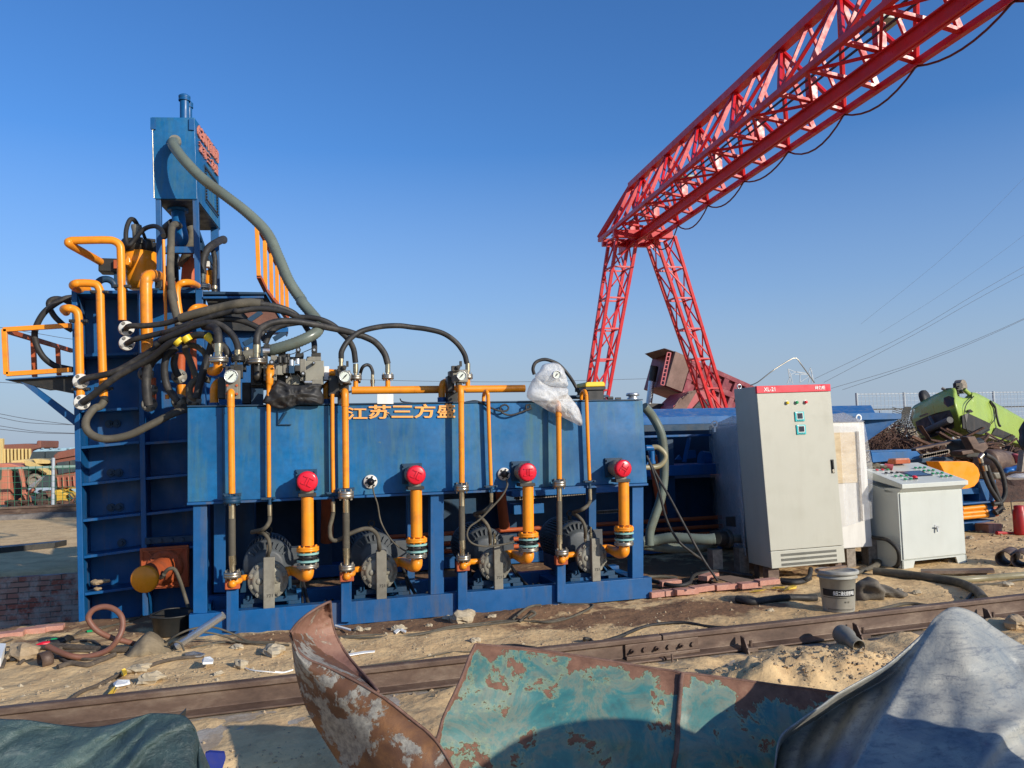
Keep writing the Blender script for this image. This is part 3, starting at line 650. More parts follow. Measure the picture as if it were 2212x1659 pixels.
# --- level sensors
for (f,x,y,r_) in ((Z4,1622,1507,56),(Z6,837,1400,50)):
    P=at(*f(x,y),Y=YT-.02); rr=.062 if f is Z4 else .06
    b=MB(); b.lathe(P+V((0,.02,0)),(0,-1,0),[(rr,0),(rr,.022),(rr*.98,.025),(0,.025)],30); s=ob('level_sensor',b,M['dirtyw'],U)
    b=MB(); b.lathe(P,(0,-1,0),[(.035,0),(.033,.03),(.02,.04),(.018,.06),(0,.065)],20); ob('cable_gland',b,M['black'],s)
    for k in range(6):
        a=2*PI*k/6+.2; c=P+V((math.cos(a)*rr*.72,0,math.sin(a)*rr*.72)); b=MB(); b.cyl(c,c+V((0,-.012,0)),.009,n=6); ob('bolt',b,M['black'],s)
thin('sensor_cable',Z5,[(1640,300,7.33),(1650,360),(1680,450),(1710,600),(1790,740),(1880,820),(1950,850)],7.3,.007,'rubberd')
thin('sensor_cable',Z7,[(858,235,7.33),(862,290),(820,370),(740,460),(640,560),(560,620),(540,690),(580,750),(680,775),(800,765),(920,740)],7.28,.009,'rubberd')
# --- cut steel lettering on the tank
def letters(chars,boxes,f,Y,mat,par,off=.0,d=.012):
    for ch,(xa,ya,xb,yb) in zip(chars,boxes):
        A=at(*f(xa,yb),Y=Y);B=at(*f(xb,yb),Y=Y);T=at(*f(xa,ya),Y=Y)
        b=MB(); text(b,ch,A,B,T-A,(T-A).length,d,off); ob('letter',b,M[mat],par)
FT=fr(1350,1580,4.022)
letters('江苏三方盛',[(150,200,480,395),(500,160,865,385),(868,170,1215,365),(1230,145,1570,372),(1600,140,1890,365)],FT,YT-.004,'orangel',tank,.022)
# --- manifold along the tank top
YM=7.72
b=MB(); b.cyl(at(*Z4(1465,750),Y=YM),at(*Z6(1003,712),Y=YM),.037,n=20); man=ob('manifold_pipe',b,M['orange'],U)
def riser(f,x,ytop,yfl,ybot,r,rf,Y=YM):
    A=at(*f(x,ybot),Y=Y);Fl=at(*f(x,yfl),Y=Y);T=at(*f(x,ytop),Y=Y)
    b=MB(); b.cyl(A,Fl,r*.95); ri=ob('riser',b,M['orange'],man)
    flange(ri,Fl-V((0,0,.02)),(0,0,1),rf,.045,'steel',6)
    b=MB(); b.cyl(Fl,lerp(Fl,T,.4),r*.75); b.cyl(lerp(Fl,T,.35),T,r); ob('fitting',b,M['brass'],ri)
riser(Z4,1499,530,645,740,.025,.058); riser(Z4,1765,530,640,735,.025,.058); riser(Z6,545,510,618,700,.025,.05)
b=MB(); P=at(*Z4(1640,725),Y=YM); b.cyl(P,P+V((0,0,.05)),.018); b.cyl(P+V((0,0,.04)),P+V((0,0,.075)),.024,n=6); b.cyl(P+V((0,0,.07)),P+V((0,0,.13)),.015); ob('riser',b,M['brass'],man)
thin('jumper_hose',Z4,[(1640,620,YM),(1638,590,YM),(1620,550,YM),(1590,538,YM),(1555,560,YM),(1535,620,YM+.1),(1528,680,YM+.2)],YM,.016,'rubber',par=man)
# supports: orange stubs rising from the tank top to blocks
for f,pts,Y,r_ in ((HB,[(1185,1560),(1185,1400),(1200,1310),(1240,1260,7.7)],7.62,.038),(Z4,[(1258,840),(1258,760),(1262,710),(1300,690,7.75)],7.66,.034),(Z6,[(337,800),(337,720),(348,670),(385,655,7.72)],7.62,.034)):
    p=thin('standpipe',f,pts,Y,r_); e=at(*f(pts[0][0],pts[0][1]),Y=Y); b=MB(); b.cyl(e-V((0,0,.05)),e+V((0,0,.02)),r_*1.25,n=20); ob('collar',b,M['blue2'],p)
# gauges on their blocks
def gauge(f,x,y,r_,Y,par):
    P=at(*f(x,y),Y=Y); b=MB(); b.lathe(P+V((0,.05,0)),(0,-1,0),[(0,0),(r_*.9,0),(r_*.92,.02),(r_,.045),(r_,.055),(r_*.9,.055),(r_*.88,.048)],32); g=ob('gauge',b,M['zinc'],par)
    b=MB(); b.lathe(P+V((0,.004,0)),(0,-1,0),[(r_*.9,0),(0,.001)],32); ob('dial',b,M['dial'],g)
    b=MB(); a=R(-45); d=V((math.cos(R(48)),0,math.sin(R(48)))); s=P+V((0,-.001,0)); b.prism([s-d*r_*.55+V((.002,0,-.002)),s+d*r_*.25+V((.004,0,-.004)),s+d*r_*.6,s+d*r_*.25-V((.004,0,-.004)),s-d*r_*.55-V((.002,0,-.002))],(0,-.002,0)); b.cyl(s,s-V((0,.004,0)),.006,n=10)
    for k in range(11):
        t=R(225-27*k); e=V((math.cos(t),0,math.sin(t))); b.bar(s+e*r_*.72,s+e*r_*.84,.0025,.0015,up=(0,1,0))
    ob('needle',b,M['black'],g); return g
def blk(f,q,Y,d,mat,par,bev=.004,name='valve_block'):
    b=MB(); b.boxpx(*f(q[0],q[1]),*f(q[2],q[3]),Y,d); return ob(name,b,M[mat],par,bevel=bev)
def gblock(f,gx_,gy_,r_,parts,Y=7.40):
    g0=blk(f,parts[0][0],parts[0][1],parts[0][2],parts[0][3],U,name='gauge_block')
    for q,Yy,d,mt in parts[1:]: blk(f,q,Yy,d,mt,g0,name='block')
    gauge(f,gx_,gy_,r_,Y-.12,g0); return g0
g1=gblock(HB,1408,1178,.058,[((1330,1100,1530,1480),7.34,.07,'cast'),((1230,1190,1330,1470),7.42,.2,'dark'),((1395,1020,1560,1200),7.42,.12,'dark'),((1345,1270,1500,1420),7.31,.03,'cast'),((1290,1000,1330,1060),7.4,.1,'dark')])
g2=gblock(HC,1428,1180,.052,[((1345,1100,1500,1270),7.36,.12,'cast'),((1215,1170,1350,1440),7.45,.2,'dark'),((1340,1270,1480,1550),7.48,.14,'dark'),((1300,1080,1350,1200),7.45,.1,'cast')])
g3=gblock(Z6,497,608,.045,[((425,560,545,660),7.38,.1,'cast'),((385,610,440,740),7.45,.12,'dark'),((385,740,515,828),7.48,.12,'dark'),((400,570,430,620),7.44,.1,'cast'),((455,655,500,700),7.4,.06,'dark')])
for f,x,y in ((HB,1420,1065),(HC,1418,1060),(Z6,470,540)):
    P=at(*f(x,y),Y=7.32); b=MB(); b.cyl(P,P+V((0,.07,0)),.020,n=14); b.box(P+V((-.02,.05,-.01)),(.07,.05,.05)); b.cyl(P+V((.0,0,0)),P-V((0,.008,0)),.012); b.box(P+V((.03,.04,.035)),(.02,.03,.05)); ob('gauge_cock',b,M['dark'],U)
# flanged ends of the bolts around pressure pipe tops
for f,x,y,w_ in ((HB,1420,1355,140),(HC,1440,1330,130),(HC,432,1105,150),(Z6,480,700,90)):
    for s1 in(-1,1):
        for s2 in(-1,1):
            P=at(*f(x+s1*w_*.45,y+s2*w_*.40),Y=7.30); b=MB(); b.cyl(P+V((0,.05,0)),P,.011,n=10); ob('bolt',b,M['orange2'] if f is HB else M['dark'],U)
# valve stand: dark struts and plates on the tank top behind the rubber sheet
vs=blk(HC,(180,1040,1140,1330),7.62,.35,'dark',U,name='valve_manifold')
for q,Y,d,mt in [((900,970,1145,1290),7.52,.25,'pump'),((920,915,1110,972),7.56,.2,'cast'),((1148,1045,1216,1228),7.56,.16,'white'),((525,1010,607,1160),7.50,.2,'pump'),((603,1005,680,1138),7.49,.15,'cast'),
  ((680,1036,755,1138),7.45,.12,'dblue'),((760,1030,832,1110),7.47,.15,'dark'),((830,948,907,1132),7.5,.2,'cast'),((310,1005,527,1080),7.50,.2,'pump'),((345,1045,520,1235),7.46,.08,'cast'),((175,1020,330,1300),7.55,.2,'dark'),
  ((345,750,430,805),7.62,.16,'dark'),((300,800,342,965),7.62,.14,'dblue'),((350,890,400,1000),7.6,.2,'dark'),((440,900,535,1000),7.56,.2,'cast'),((538,930,600,1000),7.52,.1,'cast'),((540,850,640,930),7.66,.2,'dark'),((600,905,690,1000),7.6,.16,'dark'),((770,870,880,930),7.58,.18,'dark'),
  ((690,920,780,960),7.6,.1,'dark'),((985,865,1108,915),7.62,.12,'dark'),((780,780,830,880),7.60,.06,'dark'),((990,780,1050,870),7.62,.06,'dark'),((640,1180,700,1290),7.56,.1,'cast'),((700,1160,830,1290),7.60,.15,'pump'),((830,1180,980,1240),7.55,.15,'cast'),((990,1222,1120,1290),7.5,.1,'cast'),
  ((80,790,110,1010),7.8,.1,'dark'),((-10,1020,110,1100),7.72,.2,'dark'),((180,1330,340,1590),7.6,.2,'dblue'),((60,1260,180,1540),7.7,.2,'black'),((1220,1560,1330,1640),7.6,.2,'black'),((70,950,160,1020),7.7,.15,'dark')]:
    blk(HC,q,Y,d,mt,vs)
for x,y0,y1,r_,mt in ((716,960,1038,.021,'zinc'),(797,945,1015,.019,'zinc'),(638,930,1000,.022,'dark'),(560,920,1000,.022,'dark'),(670,880,960,.018,'dark')):
    b=MB(); b.cyl(at(*HC(x,y0),Y=7.47),at(*HC(x,y1),Y=7.47),r_*1.1,n=18); ob('solenoid',b,M[mt],vs)
for (xa,ya,xb,yb,r_) in ((335,842,430,842,.024),(890,1258,990,1258,.015),(1215,1130,1340,1140,.034)):
    b=MB(); b.cyl(at(*HC(xa,ya),Y=7.5),at(*HC(xb,yb),Y=7.5),r_,n=18); ob('solenoid' if xa<1000 else 'stub_pipe',b,M['zinc' if xa<1000 else 'orange'],vs)
for x,y,r_ in ((808,826,.022),(1018,828,.022),(870,1140,.02),(455,990,.024),(1012,1000,.014),(490,1065,.014),(385,1068,.014),(652,1187,.014)):
    P=at(*HC(x,y),Y=7.43); b=MB(); b.cyl(P+V((0,.1,0)),P,r_,n=14); c=ob('plug',b,M['dark'],vs); b=MB(); b.cyl(P,P-V((0,.006,0)),r_*.5,n=8); ob('plug_face',b,M['zinc'],c)
for pts in ([(690,890),(760,870),(790,840)],[(850,870),(920,840),(1000,805)],[(700,1140),(720,1220),(740,1290)],[(790,1150),(850,1220),(900,1280)],[(650,1290),(700,1225),(780,1215)]):
    thin('control_wire',HC,pts,7.42,.004,'rubber',par=vs,n=6)
# hose flanges on the valve side
def hoseend(f,x,ytop,ymid,yfl,Y,r,rf,par=U,h=.05,mat='steel'):
    Fl=at(*f(x,yfl),Y=Y); T=at(*f(x,ytop),Y=Y)
    fl=flange(par,Fl-V((0,0,h/2)),(0,0,1),rf,h,mat,4,'hose_flange')
    b=MB(); M1=at(*f(x,ymid),Y=Y); b.cyl(Fl,M1,r*.88); b.cyl(M1,T,r*1.05); ob('fitting',b,M['brass'],fl)
hoseend(HB,1242,745,858,960,7.55,.036,.085); hoseend(HC,255,762,872,978,7.47,.032,.080)
hoseend(HC,122,798,880,905,7.9,.026,.03,mat='dark'); hoseend(HB,1500,830,905,950,7.6,.03,.06,mat='dark')
hoseend(HC,1375,925,990,1100,7.62,.022,.03,mat='dark')
thin('elbow',HC,[(260,1035),(262,1130),(262,1200),(300,1240,7.7)],7.47,.04,'dark')
thin('elbow',HB,[(1240,1000),(1238,1060),(1200,1110,7.6),(1150,1110,7.75)],7.55,.042,'orange'); 
# filler cap, small things on the tank lid
P=at(1367,862,Y=7.62); b=MB(); b.cyl(P-V((0,0,.04)),P,.055,n=24); b.lathe(P,(0,0,1),[(.06,0),(.06,.012),(.045,.016),(.045,.03),(.068,.034),(.068,.055),(.06,.062),(0,.064)],28); ob('filler_cap',b,M['zinc'],U)
b=MB(); P=at(1250,858,Y=7.75); b.box(P,(.5,.4,.02)); ob('lid_plate',b,M['dblue'],tank)
for x,y,r_ in ((1302,862,.012),(1318,860,.016),(1335,861,.012)): P=at(x,y,Y=7.6); b=MB(); b.cyl(P-V((.03,0,0)),P+V((.03,0,0)),r_); ob('lid_fitting',b,M['dark'],tank)
# drain stub and hose on the right end of the tank
b=MB(); b.cyl(at(*Z6(1975,1190),Y=7.6),at(*Z6(2035,1190),Y=7.6),.03); dst=ob('drain_stub',b,M['blue'],U)
b=MB(); P=at(*Z6(2025,1215),Y=7.6); b.cyl(P,P-V((0,0,.1)),.028); b.cyl(P-V((0,0,.1)),P-V((0,0,.13)),.036,n=8); b.bar(P+V((0,0,-.03)),P+V((-.1,0,-.2)),.02,.01); ob('drain_valve',b,M['blue'],dst)
# scribble hatch on the tank face: small bent bracket
b=MB(); b.prism([at(*Z4(*q),Y=YT-.004) for q in((853,905),(858,905),(858,1033),(853,1033))],(0,-.02,0)); b.prism([at(*Z4(*q),Y=YT-.004) for q in((853,1030),(965,1030),(965,1037),(853,1037))],(0,-.02,0))
b.bar(at(*Z4(925,925),Y=YT-.03),at(*Z4(862,1020),Y=YT-.01),.018,.012,up=(0,1,0)); ob('name_plate_bracket',b,M['dblue'],tank)
b=MB(); b.boxpx(*Z4(1678,780),*Z4(1812,862),7.40,.01); ob('bare_plate',b,M['white'],tank,label='white plate with blue overspray')
# --- things lying on or hung from the unit
def mhose(f,pts,Y,r,label,mat='rubber',name='hydraulic_hose',group='black hydraulic hoses',cat='hose',n=14,rings=0,rs=None,sub=7):
    P=[]
    for q in pts: P.append(at(*f(q[0],q[1]),Y=q[2] if len(q)>2 else Y))
    b=MB()
    if rings:
        pp_,rr=spline(P,rs or r,sub); L=[0]
        for i in range(1,len(pp_)): L.append(L[-1]+(pp_[i]-pp_[i-1]).length)
        k=int(L[-1]/rings)*2; out=[];ro=[];j=0
        for i in range(k+1):
            s_=L[-1]*i/k
            while j<len(L)-2 and L[j+1]<s_: j+=1
            t=(s_-L[j])/max(1e-6,L[j+1]-L[j]); out.append(pp_[j].lerp(pp_[j+1],t)); ro.append(lerp(rr[j],rr[j+1],t)*(1 if i%2 else .93))
        b.tube(out,ro,n,True,1,False)
    else: b.tube(P,rs or r,n,True,sub)
    return ob(name,b,M[mat],label=label,cat=cat,group=group)
# ---------------------------------------------------------------- shear tower
F8=fr(550,350,1.951)
T=thing('shear_tower',at(240,1336,Y=8.75),'tall blue steel shear tower with rows of ribbed pockets, standing in the brick pit','shear press')
YF=8.75; DP=.34
def tb(name,q,Y,d,mat='blue2',par=None,bev=.004):
    b=MB(); b.polypx(q,Y,d); return ob(name,b,M[mat],par or T,bevel=bev)
tb('back_plate',[(156,630),(438,628),(452,1345),(172,1345)],YF+DP,.06,'blue2')
tb('side_plate',[(154,627),(166,627),(183,1345),(170,1345)],YF,DP+.03)
tb('rib_plate',[(296,628),(307,628),(320,1345),(308,1345)],YF+.003,DP)
tb('side_plate',[(422,626),(438,626),(452,1345),(436,1345)],YF,DP+.03)
tb('side_plate',[(438.6,700),(560,698),(566,900),(446,900)],YF+.25,.6,'blue2')
tb('side_box',[(446,880),(548,880),(552,1338),(452,1345)],YF+.45,.6,'dblue')
tb('top_plate',[(166.5,628),(421.5,626),(421.6,633),(166.7,635)],YF+.002,DP)
def sx_l(y): return 167+(y-627)*.0235
def sx_r(y): return 295.5+(y-627)*.017
for yl,yr in ((768,763),(888,882),(967,955),(1047,1034),(1125,1111),(1204,1187),(1284,1268)):
    tb('shelf_plate',[(sx_l(yl),yl-3),(sx_r(yr),yr-3),(sx_r(yr),yr+3),(sx_l(yl),yl+3)],YF+.012,DP-.02)
for yl,yr in ((958,950),(1034,1023),(1111,1098),(1190,1180)):
    tb('shelf_plate',[(sx_r(yl)+12,yl-3),(436,yr-3),(436,yr+3),(sx_r(yl)+12,yl+3)],YF+.012,DP-.02)
tb('bolt_bar',[(313,1162),(436,1155),(436,1168),(313,1176)],YF-.02,.04,'dblue')
for k in range(5):
    P=at(322+k*24,1169-k*1.4,Y=YF-.02); b=MB(); b.cyl(P,P-V((0,.03,0)),.02,n=6); ob('bolt',b,M['dblue'],T)
for x,y in ((232,1033),(237,1034)): pass
for px,py in ((231,924),(247,923),(235,1029),(252,1029),(235,1104),(253,1103),(258,1180)):   # lubrication bolts on the back plates
    P=at(px+5,py-8,Y=YF+DP-.01); b=MB(); b.cyl(P,P-V((0,.02,0)),.04,n=20); b.cyl(P-V((0,.02,0)),P-V((0,.05,0)),.02,n=6); ob('plug',b,M['dblue'],T)
# stones left on a shelf
for (x,y,w_) in ((209,1258,22),(228,1255,16),(211,1272,14)):
    P=at(x,y,Y=YF+.05); b=MB(); a=random.random()*6; r_=s2m(w_,P)*.6
    b.v=[P+V((v.x*r_,v.y*r_,v.z*r_*.6)) for v in rocks[1].v]; b.f=rocks[1].f; b.sm=[False]*len(b.f)
    ob('mud_lump',b,M['earthclod'],label={209:'largest dry mud lump on the lowest visible shelf of the blue tower',228:'small mud lump right of the largest on the tower shelf',211:'pale block below the mud lumps on the tower shelf'}[x],cat='mud lump',group='mud lumps on the tower shelf')
# side cylinder with cast flange
G3v=lambda x,y:G3(x,y)
q=[G3(865,300),G3(1168,278),G3(1172,538),G3(868,556)]
b=MB(); b.polypx(q,YF-.02,.05); fl=ob('cylinder_flange',b,M['orange2'],T,bevel=.006)
b=MB(); c0=at(*G3(1020,415),Y=YF-.02); b.lathe(c0,(0,-1,0),[(.17,0),(.17,.02),(.13,.02),(0,.02)],36)
for k in range(4):
    a=PI/4+k*PI/2; d=V((math.cos(a),0,math.sin(a))); b.bar(c0+d*.17-V((0,.012,0)),c0+d*.24-V((0,.012,0)),.016,.024,up=(0,1,0))
for s,t_ in(((880,318),(1155,298)),((880,540),(1160,524)),((880,318),(880,540)),((1155,298),(1160,524))): b.bar(at(*G3(*s),Y=YF-.03),at(*G3(*t_),Y=YF-.03),.012,.02,up=(0,1,0))
for k in range(10):
    a=2*PI*k/10; c=c0+V((math.cos(a)*.145,-.02,math.sin(a)*.145)); b.cyl(c,c-V((0,.015,0)),.012,n=6)
ob('flange_ring',b,M['orange2'],fl)
c1=at(*G3(888,495),Y=8.28); b=MB(); b.cyl(c0,lerp(c0,c1,.97),.108,.118,n=32); cyl_=ob('side_cylinder',b,M['orange2'],T)
b=MB(); dd=(c1-c0).normalized(); b.lathe(c1-dd*.06,dd,[(.123,0),(.127,.02),(.127,.05),(.118,.062),(0,.064)],36); ob('end_cap',b,M['orangec'],cyl_)
for pts in ([(1000,478,8.35),(1040,430,8.3),(1080,430,8.3),(1110,490,8.3),(1140,580,8.35),(1170,680,8.3)],[(985,475,8.34),(1000,480,8.33),(1015,462,8.3)]):
    thin('drain_hose',G3,pts,8.3,.018,'rubberd',par=T)
# ---- header tank on its stand
YU=8.95
fl_=[(327,253),(420,254),(426,430),(334,429)]
Pf=[at(*q,Y=YU) for q in fl_]; far=at(476,496,Z=Pf[2].z); D_=far-Pf[2]; D2=at(470.5,324,Y=far.y)-Pf[1]
b=MB(); b.hexa(Pf,[Pf[0]+D2,Pf[1]+D2,Pf[2]+D_,Pf[3]+D_]); ut=ob('header_tank',b,M['blue3'],T,bevel=.004)
b=MB(); b.add([Pf[3]+V((.01,.01,-.006)),Pf[2]+V((-.01,.01,-.006)),Pf[2]+D_+V((-.01,-.01,-.006)),Pf[3]+D_+V((.01,-.01,-.006))],[[0,1,2,3]]); b.prism(b.v[:],(0,0,-.006)); ob('tank_floor',b,M['dark'],ut)
SF=lambda u,v: (Pf[1].lerp(Pf[2],v)).lerp((Pf[1]+D2).lerp(Pf[2]+D_,v),u)
NF=(D_.cross(V((0,0,1)))).normalized()
def seq(chars,u0,u1,v0,v1):
    n=len(chars); w_=(u1-u0)/n
    for i,ch in enumerate(chars):
        a=SF(u0+w_*(i+.06),v1)+NF*.004; b_=SF(u0+w_*(i+.94),v1)+NF*.004; t_=SF(u0+w_*(i+.06),v0)+NF*.004
        b=MB(); text(b,ch,a,b_,t_-a,(t_-a).length,.014,.02); ob('letter',b,M['redtxt'],ut)
seq('630T重废剪',.06,.98,.03,.19); seq('江苏三方盛',.10,.93,.235,.36)
b=MB()
for (u0,v0,u1,v1) in ((.33,.45,.33,.88),(.33,.45,.88,.45),(.88,.45,.88,.88),(.33,.88,.88,.88)):
    b.bar(SF(u0,v0)+NF*.004,SF(u1,v1)+NF*.004,.008,.03 if u0!=u1 else .03)
hp=ob('hatch_frame',b,M['dblue'],ut); b=MB()
for k in range(12):
    for (u,v) in ((.33+.55*k/11,.47),(.33+.55*k/11,.86),(.36,.47+.39*k/11),(.85,.47+.39*k/11)): c=SF(u,v); b.cyl(c,c+NF*.018,.012,n=6)
ob('hatch_bolts',b,M['dark'],hp)
for x0,y0,y1,r_,dy in ((400,207,253,.048,.35),(409,222,254,.038,.75)):
    P=at(x0-1.5,y1,Y=YU+dy); P.z=Pf[0].z-.01; Q=at(x0-3 if dy<.5 else x0,y0,Y=YU+dy); top=Q.z; b=MB(); b.cyl(P,(P.x,P.y,top),r_,n=20); b.lathe((P.x,P.y,top-.06),(0,0,1),[(r_*1.3,0),(r_*1.3,.02),(r_*1.05,.025),(r_*1.3,.035),(r_*1.3,.055),(r_*.9,.07),(0,.07)],20); ob('vent_pipe',b,M['blue'],ut)
for x,y in ((331,258),(414,260)): P=at(x,y,Y=YU); b=MB(); b.box(P+V((0,-.01,-.05)),(.05,.02,.12)); ob('lifting_lug',b,M['blue2'],ut)
b=MB(); b.tube([at(328.6+i*.18,265+i*7.05,Y=YU-.003) for i in range(24)],[.0055+.0015*(i%2) for i in range(24)],6,cr_=False); ob('weld_seam',b,M['steel'],ut)
P0=at(*F8(315,905),Y=YU+.35); P0.z=Pf[2].z
b=MB(); b.cyl(P0,P0-V((0,0,.05)),.11,n=24); b.tube([P0-V((0,0,.03)),at(*F8(325,1060),Y=YU+.3),at(*F8(340,1140),Y=YU+.25),at(*F8(345,1185),Y=YU+.25),at(*F8(320,1215),Y=YU+.3),at(*F8(270,1250),Y=YU+.5)],[.07,.07,.07,.07,.07,.06],18); ob('outlet_pipe',b,M['blue'],ut)
for (x0,x1,x2,x3,yt,yb,Y,d) in ((140,182,150,192,866,1470,YU+.01,.09),(428,474,448,492,866,1575,YU+.01,.09)):
    tb('stand_leg',[F8(x0,yt),F8(x1,yt),F8(x3,yb),F8(x2,yb)],Y,d,'blue2')
A=far+V((-.06,-.05,0)); b=MB(); b.bar(A,V((A.x+.02,A.y,3.05)),.09,.09); ob('stand_leg',b,M['blue2'],T,bevel=.003)
A=Pf[3]+D_+V((.06,-.05,0)); b=MB(); b.bar(A,V((A.x+.02,A.y,3.05)),.09,.09); ob('stand_leg',b,M['blue2'],T,bevel=.003)
tb('stand_rail',[F8(190,1240),F8(442,1240),F8(442,1290),F8(190,1290)],YU+.03,.07,'blue2')
b=MB(); b.bar(at(*F8(480,1240),Y=YU+.1),V((far.x-.06,far.y-.05,at(*F8(480,1240),Y=YU+.1).z)),.06,.08); b.bar(at(*F8(470,1130),Y=YU+.1),V((far.x-.06,far.y-.1,Pf[2].z-.65)),.04,.05); ob('stand_rail',b,M['dblue'],T)
# ---- cylinders on top of the tower
def vcyl(name,f,x,ys,rs,Y,mat,par=T,n=36):
    P=at(*f(x,ys[0]),Y=Y); b=MB(); prof=[(0,0)]
    for y,r_ in zip(ys,rs): h=P.z-at(*f(x,y),Y=Y).z; prof.append((r_*dep(P)/F,h))
    prof.append((0,prof[-1][1])); b.lathe(P,(0,0,-1),prof,n); return ob(name,b,M[mat],par)
mc=vcyl('press_cylinder',HD,440,[650,655,840,900,1090,1100,1235],[34,35,35,33,27,27.5,21],9.35,'orangec')
vcyl('cylinder_head',HD,345,[445,470,655],[23,25,25],9.3,'dark',mc); vcyl('cylinder_head',HD,530,[450,470,655],[13,15,15],9.5,'dark',mc)
vcyl('prefill_valve',HD,385,[205,240,310,440],[10.5,11,8.5,7.5],9.35,'cast',mc)
b=MB()
for x,y in ((245,415),(300,430),(360,430),(430,405),(460,405)): P=at(*HD(x,y),Y=9.2); b.cyl(P,P-V((0,0,.06)),.02,n=8)
ob('bolt',b,M['dark'],mc)
b=MB(); P=at(*HD(235,790),Y=9.0); b.prism([at(*HD(*q),Y=9.03) for q in((200,760),(240,690),(280,730),(290,800),(250,850),(200,840))],(0,.2,0)); ob('lifting_lug',b,M['orange'],mc,bevel=.01)
c2=vcyl('press_cylinder',HD,1240,[650,740,745,1090,1100,1240],[8,8,14,17.5,17.5,15],9.5,'orange2')
c3=vcyl('press_cylinder',HD,1560,[930,1020,1025,1230],[6,8,11,11],9.7,'orangec')
vcyl('cylinder_head',HD,960,[870,1100,1200],[13,14,12],9.6,'dark',c2); 
for q,Y,d,mt in (((680,1030,790,1210),9.0,.2,'dark'),((560,480,700,640),9.5,.3,'black'),((15,760,90,900),9.0,.25,'orange2'),((20,900,90,1230),9.1,.2,'dblue'),((980,660,1060,860),9.7,.2,'dark'),((800,1100,1010,1170),9.2,.3,'orange2'),((1540,930,1680,1020),9.9,.1,'blue2'),((1480,780,1560,870),9.5,.1,'dirtyw')):
    blk(HD,q,Y,d,mt,T,name='fitting_block')
hoseend(HD,1445,985,1080,1195,9.15,.035,.085,T)
hoseend(HD,1645,1180,1230,1265,9.6,.03,.035,T,mat='dark')
tb('roof_plate',[HD(620,1218),HD(1330,1200),HD(1330,1245),HD(620,1250)],YF+.1,.9,'dblue')
# lifting lug ring on the top left
P=at(*HA(825,125),Y=8.95); b=MB(); pts=[P+V((.085*math.cos(R(a)),0,.085*math.sin(R(a)))) for a in range(0,181,15)]; b.tube(pts,.035,10,True,1,False); ob('lifting_ring',b,M['dblue'],T)
# ---- orange pipework on the tower front
YQ=8.52
thin('oil_pipe',HA,[(640,150,8.9),(540,140,8.7),(490,110,8.6),(510,90,8.52),(560,82),(670,85),(730,100),(760,145),(767,200),(775,500),(790,900),(803,1240)],YQ,.038,par=T,n=18)
thin('oil_pipe',HA,[(420,380,8.8),(395,350,8.6),(430,340),(480,345),(525,370),(545,430),(550,600),(560,1020)],YQ,.038,par=T,n=18)
thin('oil_pipe',HA,[(565,1150),(566,1245)],YQ,.038,par=T,n=18)
thin('oil_pipe',G1,[(700,1178,9.2),(620,1130,8.9),(520,1075,8.65),(455,1035,8.5),(470,1018),(520,1015),(700,1012),(760,1020),(795,1050),(802,1110),(806,1300),(812,1545)],YQ,.038,par=T,n=18)
b=MB(); P=at(*G1(735,1190),Y=9.15); b.box(P,(.2,.2,.14)); ob('fitting_block',b,M['dark'],T,bevel=.01)
thin('oil_pipe',HA,[(1340,20,8.9),(1300,0,8.7),(1245,20,8.56),(1237,100),(1240,400),(1250,790)],YQ,.055,par=T,n=20)
thin('oil_pipe',G1,[(1050,1252,8.9),(1010,1245,8.65),(975,1262,8.53),(968,1310),(970,1400)],YQ,.055,par=T,n=20)
thin('oil_pipe',HA,[(1425,0),(1432,200),(1440,600)],YQ-.05,.014,par=T)
thin('oil_pipe',G1,[(1085,1010),(1088,1150),(1092,1330),(1095,1420)],YQ-.05,.014,par=T)
thin('oil_pipe',HA,[(1760,110,8.8),(1700,80,8.6),(1620,78),(1570,105),(1552,160),(1556,250),(1582,430)],YQ,.034,par=T,n=16)
thin('oil_pipe',HB,[(1070,265,8.8),(1010,255,8.6),(940,262),(885,300),(862,360),(862,440)],YQ,.031,par=T,n=16)
for pts,r_,mt in (([(745,870),(740,1000),(738,1120)],.042,'orange2'),([(748,1290),(752,1460)],.042,'orange'),([(300,990),(290,1100)],.05,'orange2'),([(905,600),(905,800),(912,960),(925,1400)],.03,'orange2'),([(560,1420),(563,1480)],.02,'orange'),([(370,1200),(368,1500)],.03,'orange2')):
    thin('oil_pipe',HB,pts,YQ,r_,mt,par=T,n=16)
b=MB(); b.cyl(at(*HA(803,1240),Y=YQ),at(*HA(812,1300),Y=YQ-.03),.036); ob('fitting',b,M['dark'],T)
for x,y in ((762,175),(548,472),(805,1160),(570,1165)):
    P=at(*HA(x,y),Y=YQ); b=MB(); b.box(P,(.16,.06,.028)); b.box(P+V((0,.12,0)),(.03,.2,.02))
    for s in(-1,1): b.cyl(P+V((s*.062,-.03,0)),P+V((s*.062,-.045,0)),.012,n=6)
    ob('pipe_clamp',b,M['dark'],T,bevel=.003)
for x,y in ((812,1320),(1092,1335)):
    P=at(*G1(x,y),Y=YQ); b=MB(); b.box(P,(.15 if x<900 else .09,.06,.028)); b.box(P+V((0,.12,0)),(.03,.2,.02)); ob('pipe_clamp',b,M['dark'],T,bevel=.003)
